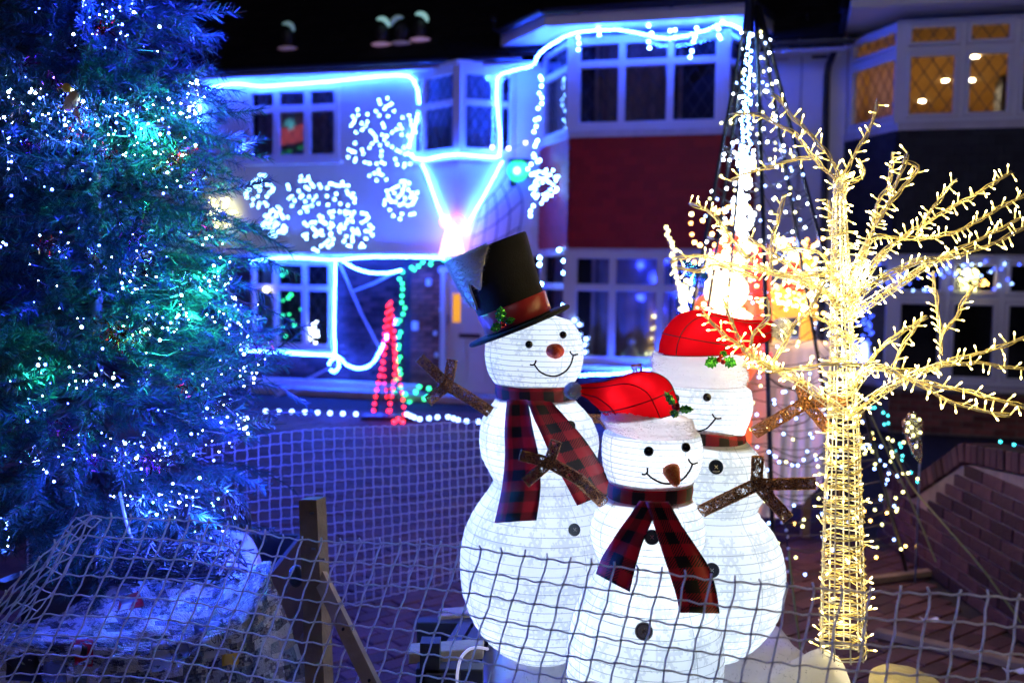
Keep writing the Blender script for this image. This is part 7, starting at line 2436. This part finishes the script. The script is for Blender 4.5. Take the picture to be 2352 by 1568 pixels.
# ------------------------------------------------------------------ nets and the timber post
def net(name, label, T, B, cell, nrow, group, r=.0022, spike=True, jig=.006, seed=1, drop=None, parent=None, lean=None):
    """T: top edge path, B: bottom edge path (world points)"""
    rr = random.Random(seed)
    T, B = smooth_path(T, 10), smooth_path(B, 10)
    LT = sum((a - b).length for a, b in zip(T, T[1:]))
    n = int(LT / cell)
    def at(path, f):
        ds = [0]
        for a, b in zip(path, path[1:]): ds.append(ds[-1] + (b - a).length)
        s = f * ds[-1]
        for k in range(len(ds) - 1):
            if s <= ds[k + 1] + 1e-9: return path[k].lerp(path[k + 1], (s - ds[k]) / max(1e-9, ds[k + 1] - ds[k]))
        return path[-1]
    G = []
    for i in range(n + 1):
        a, b = at(T, i / n), at(B, i / n)
        col = []
        for j in range(nrow + 1):
            f = j / nrow
            p = a.lerp(b, f)
            k1 = noise.noise(V((i * .23, j * .3, seed))); k2 = noise.noise(V((i * .2, j * .22, seed + 5))); k3 = noise.noise(V((i * .11, j * .13, seed + 9)))
            p += V((jig * 1.6 * k1, .03 * k3, jig * 1.8 * k2)) + V((rr.gauss(0, jig * .22), 0, rr.gauss(0, jig * .22)))
            col.append(p)
        G.append(col)
    m_ = MB()
    for i in range(n + 1):
        pts = []
        for j in range(nrow):
            a, b = G[i][j], G[i][j + 1]
            pts += [a, a.lerp(b, .5) + V((.0035 * math.sin(i * 1.7 + j * 2.3), 0, 0))]
        pts.append(G[i][nrow])
        if spike: pts.insert(0, G[i][0] + V((rr.gauss(0, .003), 0, rr.uniform(.009, .016))))
        m_.tube(pts, r, 5)
    for j in range(nrow + 1):
        pts = []
        for i in range(n):
            a, b = G[i][j], G[i + 1][j]
            pts += [a, a.lerp(b, .3) + V((0, 0, .0018)), a.lerp(b, .75) + V((0, 0, -.0028 + .001 * math.sin(i + j)))]
        pts.append(G[n][j])
        m_.tube(pts, r * .92, 5)
    for i in range(n + 1):
        for j in range(nrow + 1):
            m_.sphere(G[i][j], r * 1.55, r * 1.3, r * 1.45, seg=6, rg=4)
    if parent is None:
        return tag(ob(name, m_, M['net'], smooth=True), label, 'net fence', group), G
    return ob(name, m_, M['net'], parent, smooth=True), G
nf = thing('net_fence', 'near white net fence strung past the timber post in front of the snowmen', 'net fence', (0, 2.7, 0), 'white net fences')
topq = [(-60, 1440, 2.72), (0, 1378, 2.75), (60, 1312, 2.80), (120, 1256, 2.85), (170, 1212, 2.88), (206, 1184, 2.9), (260, 1187, 2.9), (340, 1192, 2.88), (440, 1197, 2.86), (520, 1208, 2.84), (620, 1228, 2.80), (740, 1243, 2.75), (860, 1248, 2.70), (1060, 1256, 2.60), (1250, 1280, 2.52), (1400, 1297, 2.45), (1600, 1324, 2.35), (1800, 1343, 2.25), (2000, 1354, 2.16), (2200, 1366, 2.10), (2420, 1390, 2.05)]
Tn = [P(*q) for q in topq]
Bn = []
for k, q in enumerate(topq):
    p = Tn[k]
    Bn.append(V((p.x - (.10 if k < 6 else .03) - .02, p.y, p.z - (.72 if k > 5 else .72 - (5 - k) * .01))))
Bn[0].x, Bn[1].x, Bn[2].x, Bn[3].x, Bn[4].x, Bn[5].x = [P(q, 1500, 2.9).x for q in (-330, -270, -215, -160, -115, -75)]
net('net', '', Tn, Bn, .0600, 12, None, parent=nf, seed=2, jig=.0018, r=.0027)
# the net's folded end at the left
fo, fi = [(206, 1184, 2.93), (165, 1196, 2.96), (140, 1240, 2.96), (105, 1298, 2.95), (62, 1352, 2.93), (20, 1402, 2.9), (-30, 1460, 2.88)], [(232, 1196, 2.95), (205, 1225, 2.99), (180, 1262, 2.99), (150, 1318, 2.98), (110, 1372, 2.96), (70, 1420, 2.93), (20, 1480, 2.9)]
net('net_fold', '', [P(*q) for q in fo], [P(*q) for q in fi], .055, 2, None, parent=nf, seed=8, jig=.005, spike=False)
# post with its brace
def post():
    t = thing('timber_post', 'square timber post holding up the near net, with a slanting brace', 'post', P(712, 1600, 2.87))
    a = [P(686, 1148, 2.86), P(727, 1148, 2.86)]; wv = a[1] - a[0]
    bot = [P(703, 1640, 2.83), P(747, 1640, 2.83)]
    dv = V((.018, .05, 0))
    m_ = MB()
    top = [a[0], a[1], a[1] + dv, a[0] + dv]; lo = [bot[0], bot[1], bot[1] + dv, bot[0] + dv]
    low = [V((p.x + (p.x - q.x) * .9, p.y, .0)) for p, q in zip(lo, top)]
    rg = [low, lo, [q.lerp(p, .5) + V((.001, 0, 0)) for p, q in zip(lo, top)], [q - V((0, 0, .003)) for q in top], [q + (sum(top, V()) / 4 - q) * .08 for q in top]]
    m_.rings(rg)
    ob('shaft', m_, M['post'], t)
    m_ = MB(); m_.bar(P(733, 1318, 2.88), P(862, 1585, 2.62), .040, .026, (-.5, -.6, .5)); m_.v = m_.v
    br_ = ob('brace', m_, M['pale_timber'], t)
    for q in ((1376, 2.80), (800, 0)):
        pass
    for x, y in ((797, 1444), (857, 1562)):
        m_ = MB(); m_.sphere(P(x - 8, y, 2.742 if y < 1500 else 2.63), .006, seg=8, rg=5); ob('screw_hole', m_, M['black'], br_)
    m_ = MB(); m_.sphere(P(681, 1322, 2.90), .024, .03, .034, seg=12, rg=8); ob('knob', m_, M['dark_timber'], t, smooth=True)
    m_ = MB(); p = P(733, 1284, 2.86); m_.tube([p, p + V((.018, -.004, .002))], .0035, 7); ob('bolt', m_, M['steel'], t)
    for x, y in ((704, 1180), (705, 1440), (708, 1262), (712, 1488)):
        m_ = MB(); p = P(x + 7, y, 2.852); m_.obox(p, (.012, 0, 0), (0, .003, 0), (0, 0, .006)); ob('staple', m_, M['steel'], t)
post()
# far net across the drive
fq = [(60, 1105, 4.35), (200, 1085, 4.45), (350, 1052, 4.6), (520, 1015, 4.85), (672, 990, 5.0), (800, 982, 5.15), (950, 976, 5.4), (1105, 966, 5.7), (1200, 962, 5.85)]
Tf = [P(*q) for q in fq]
Bf = [V((p.x + .01, p.y - .02, .015)) for p in Tf]
net('net_fence', 'far white net fence stretched across the drive behind the fir and tall snowman', Tf, Bf, .056, 17, 'white net fences', r=.0030, spike=False, seed=4, jig=.003)
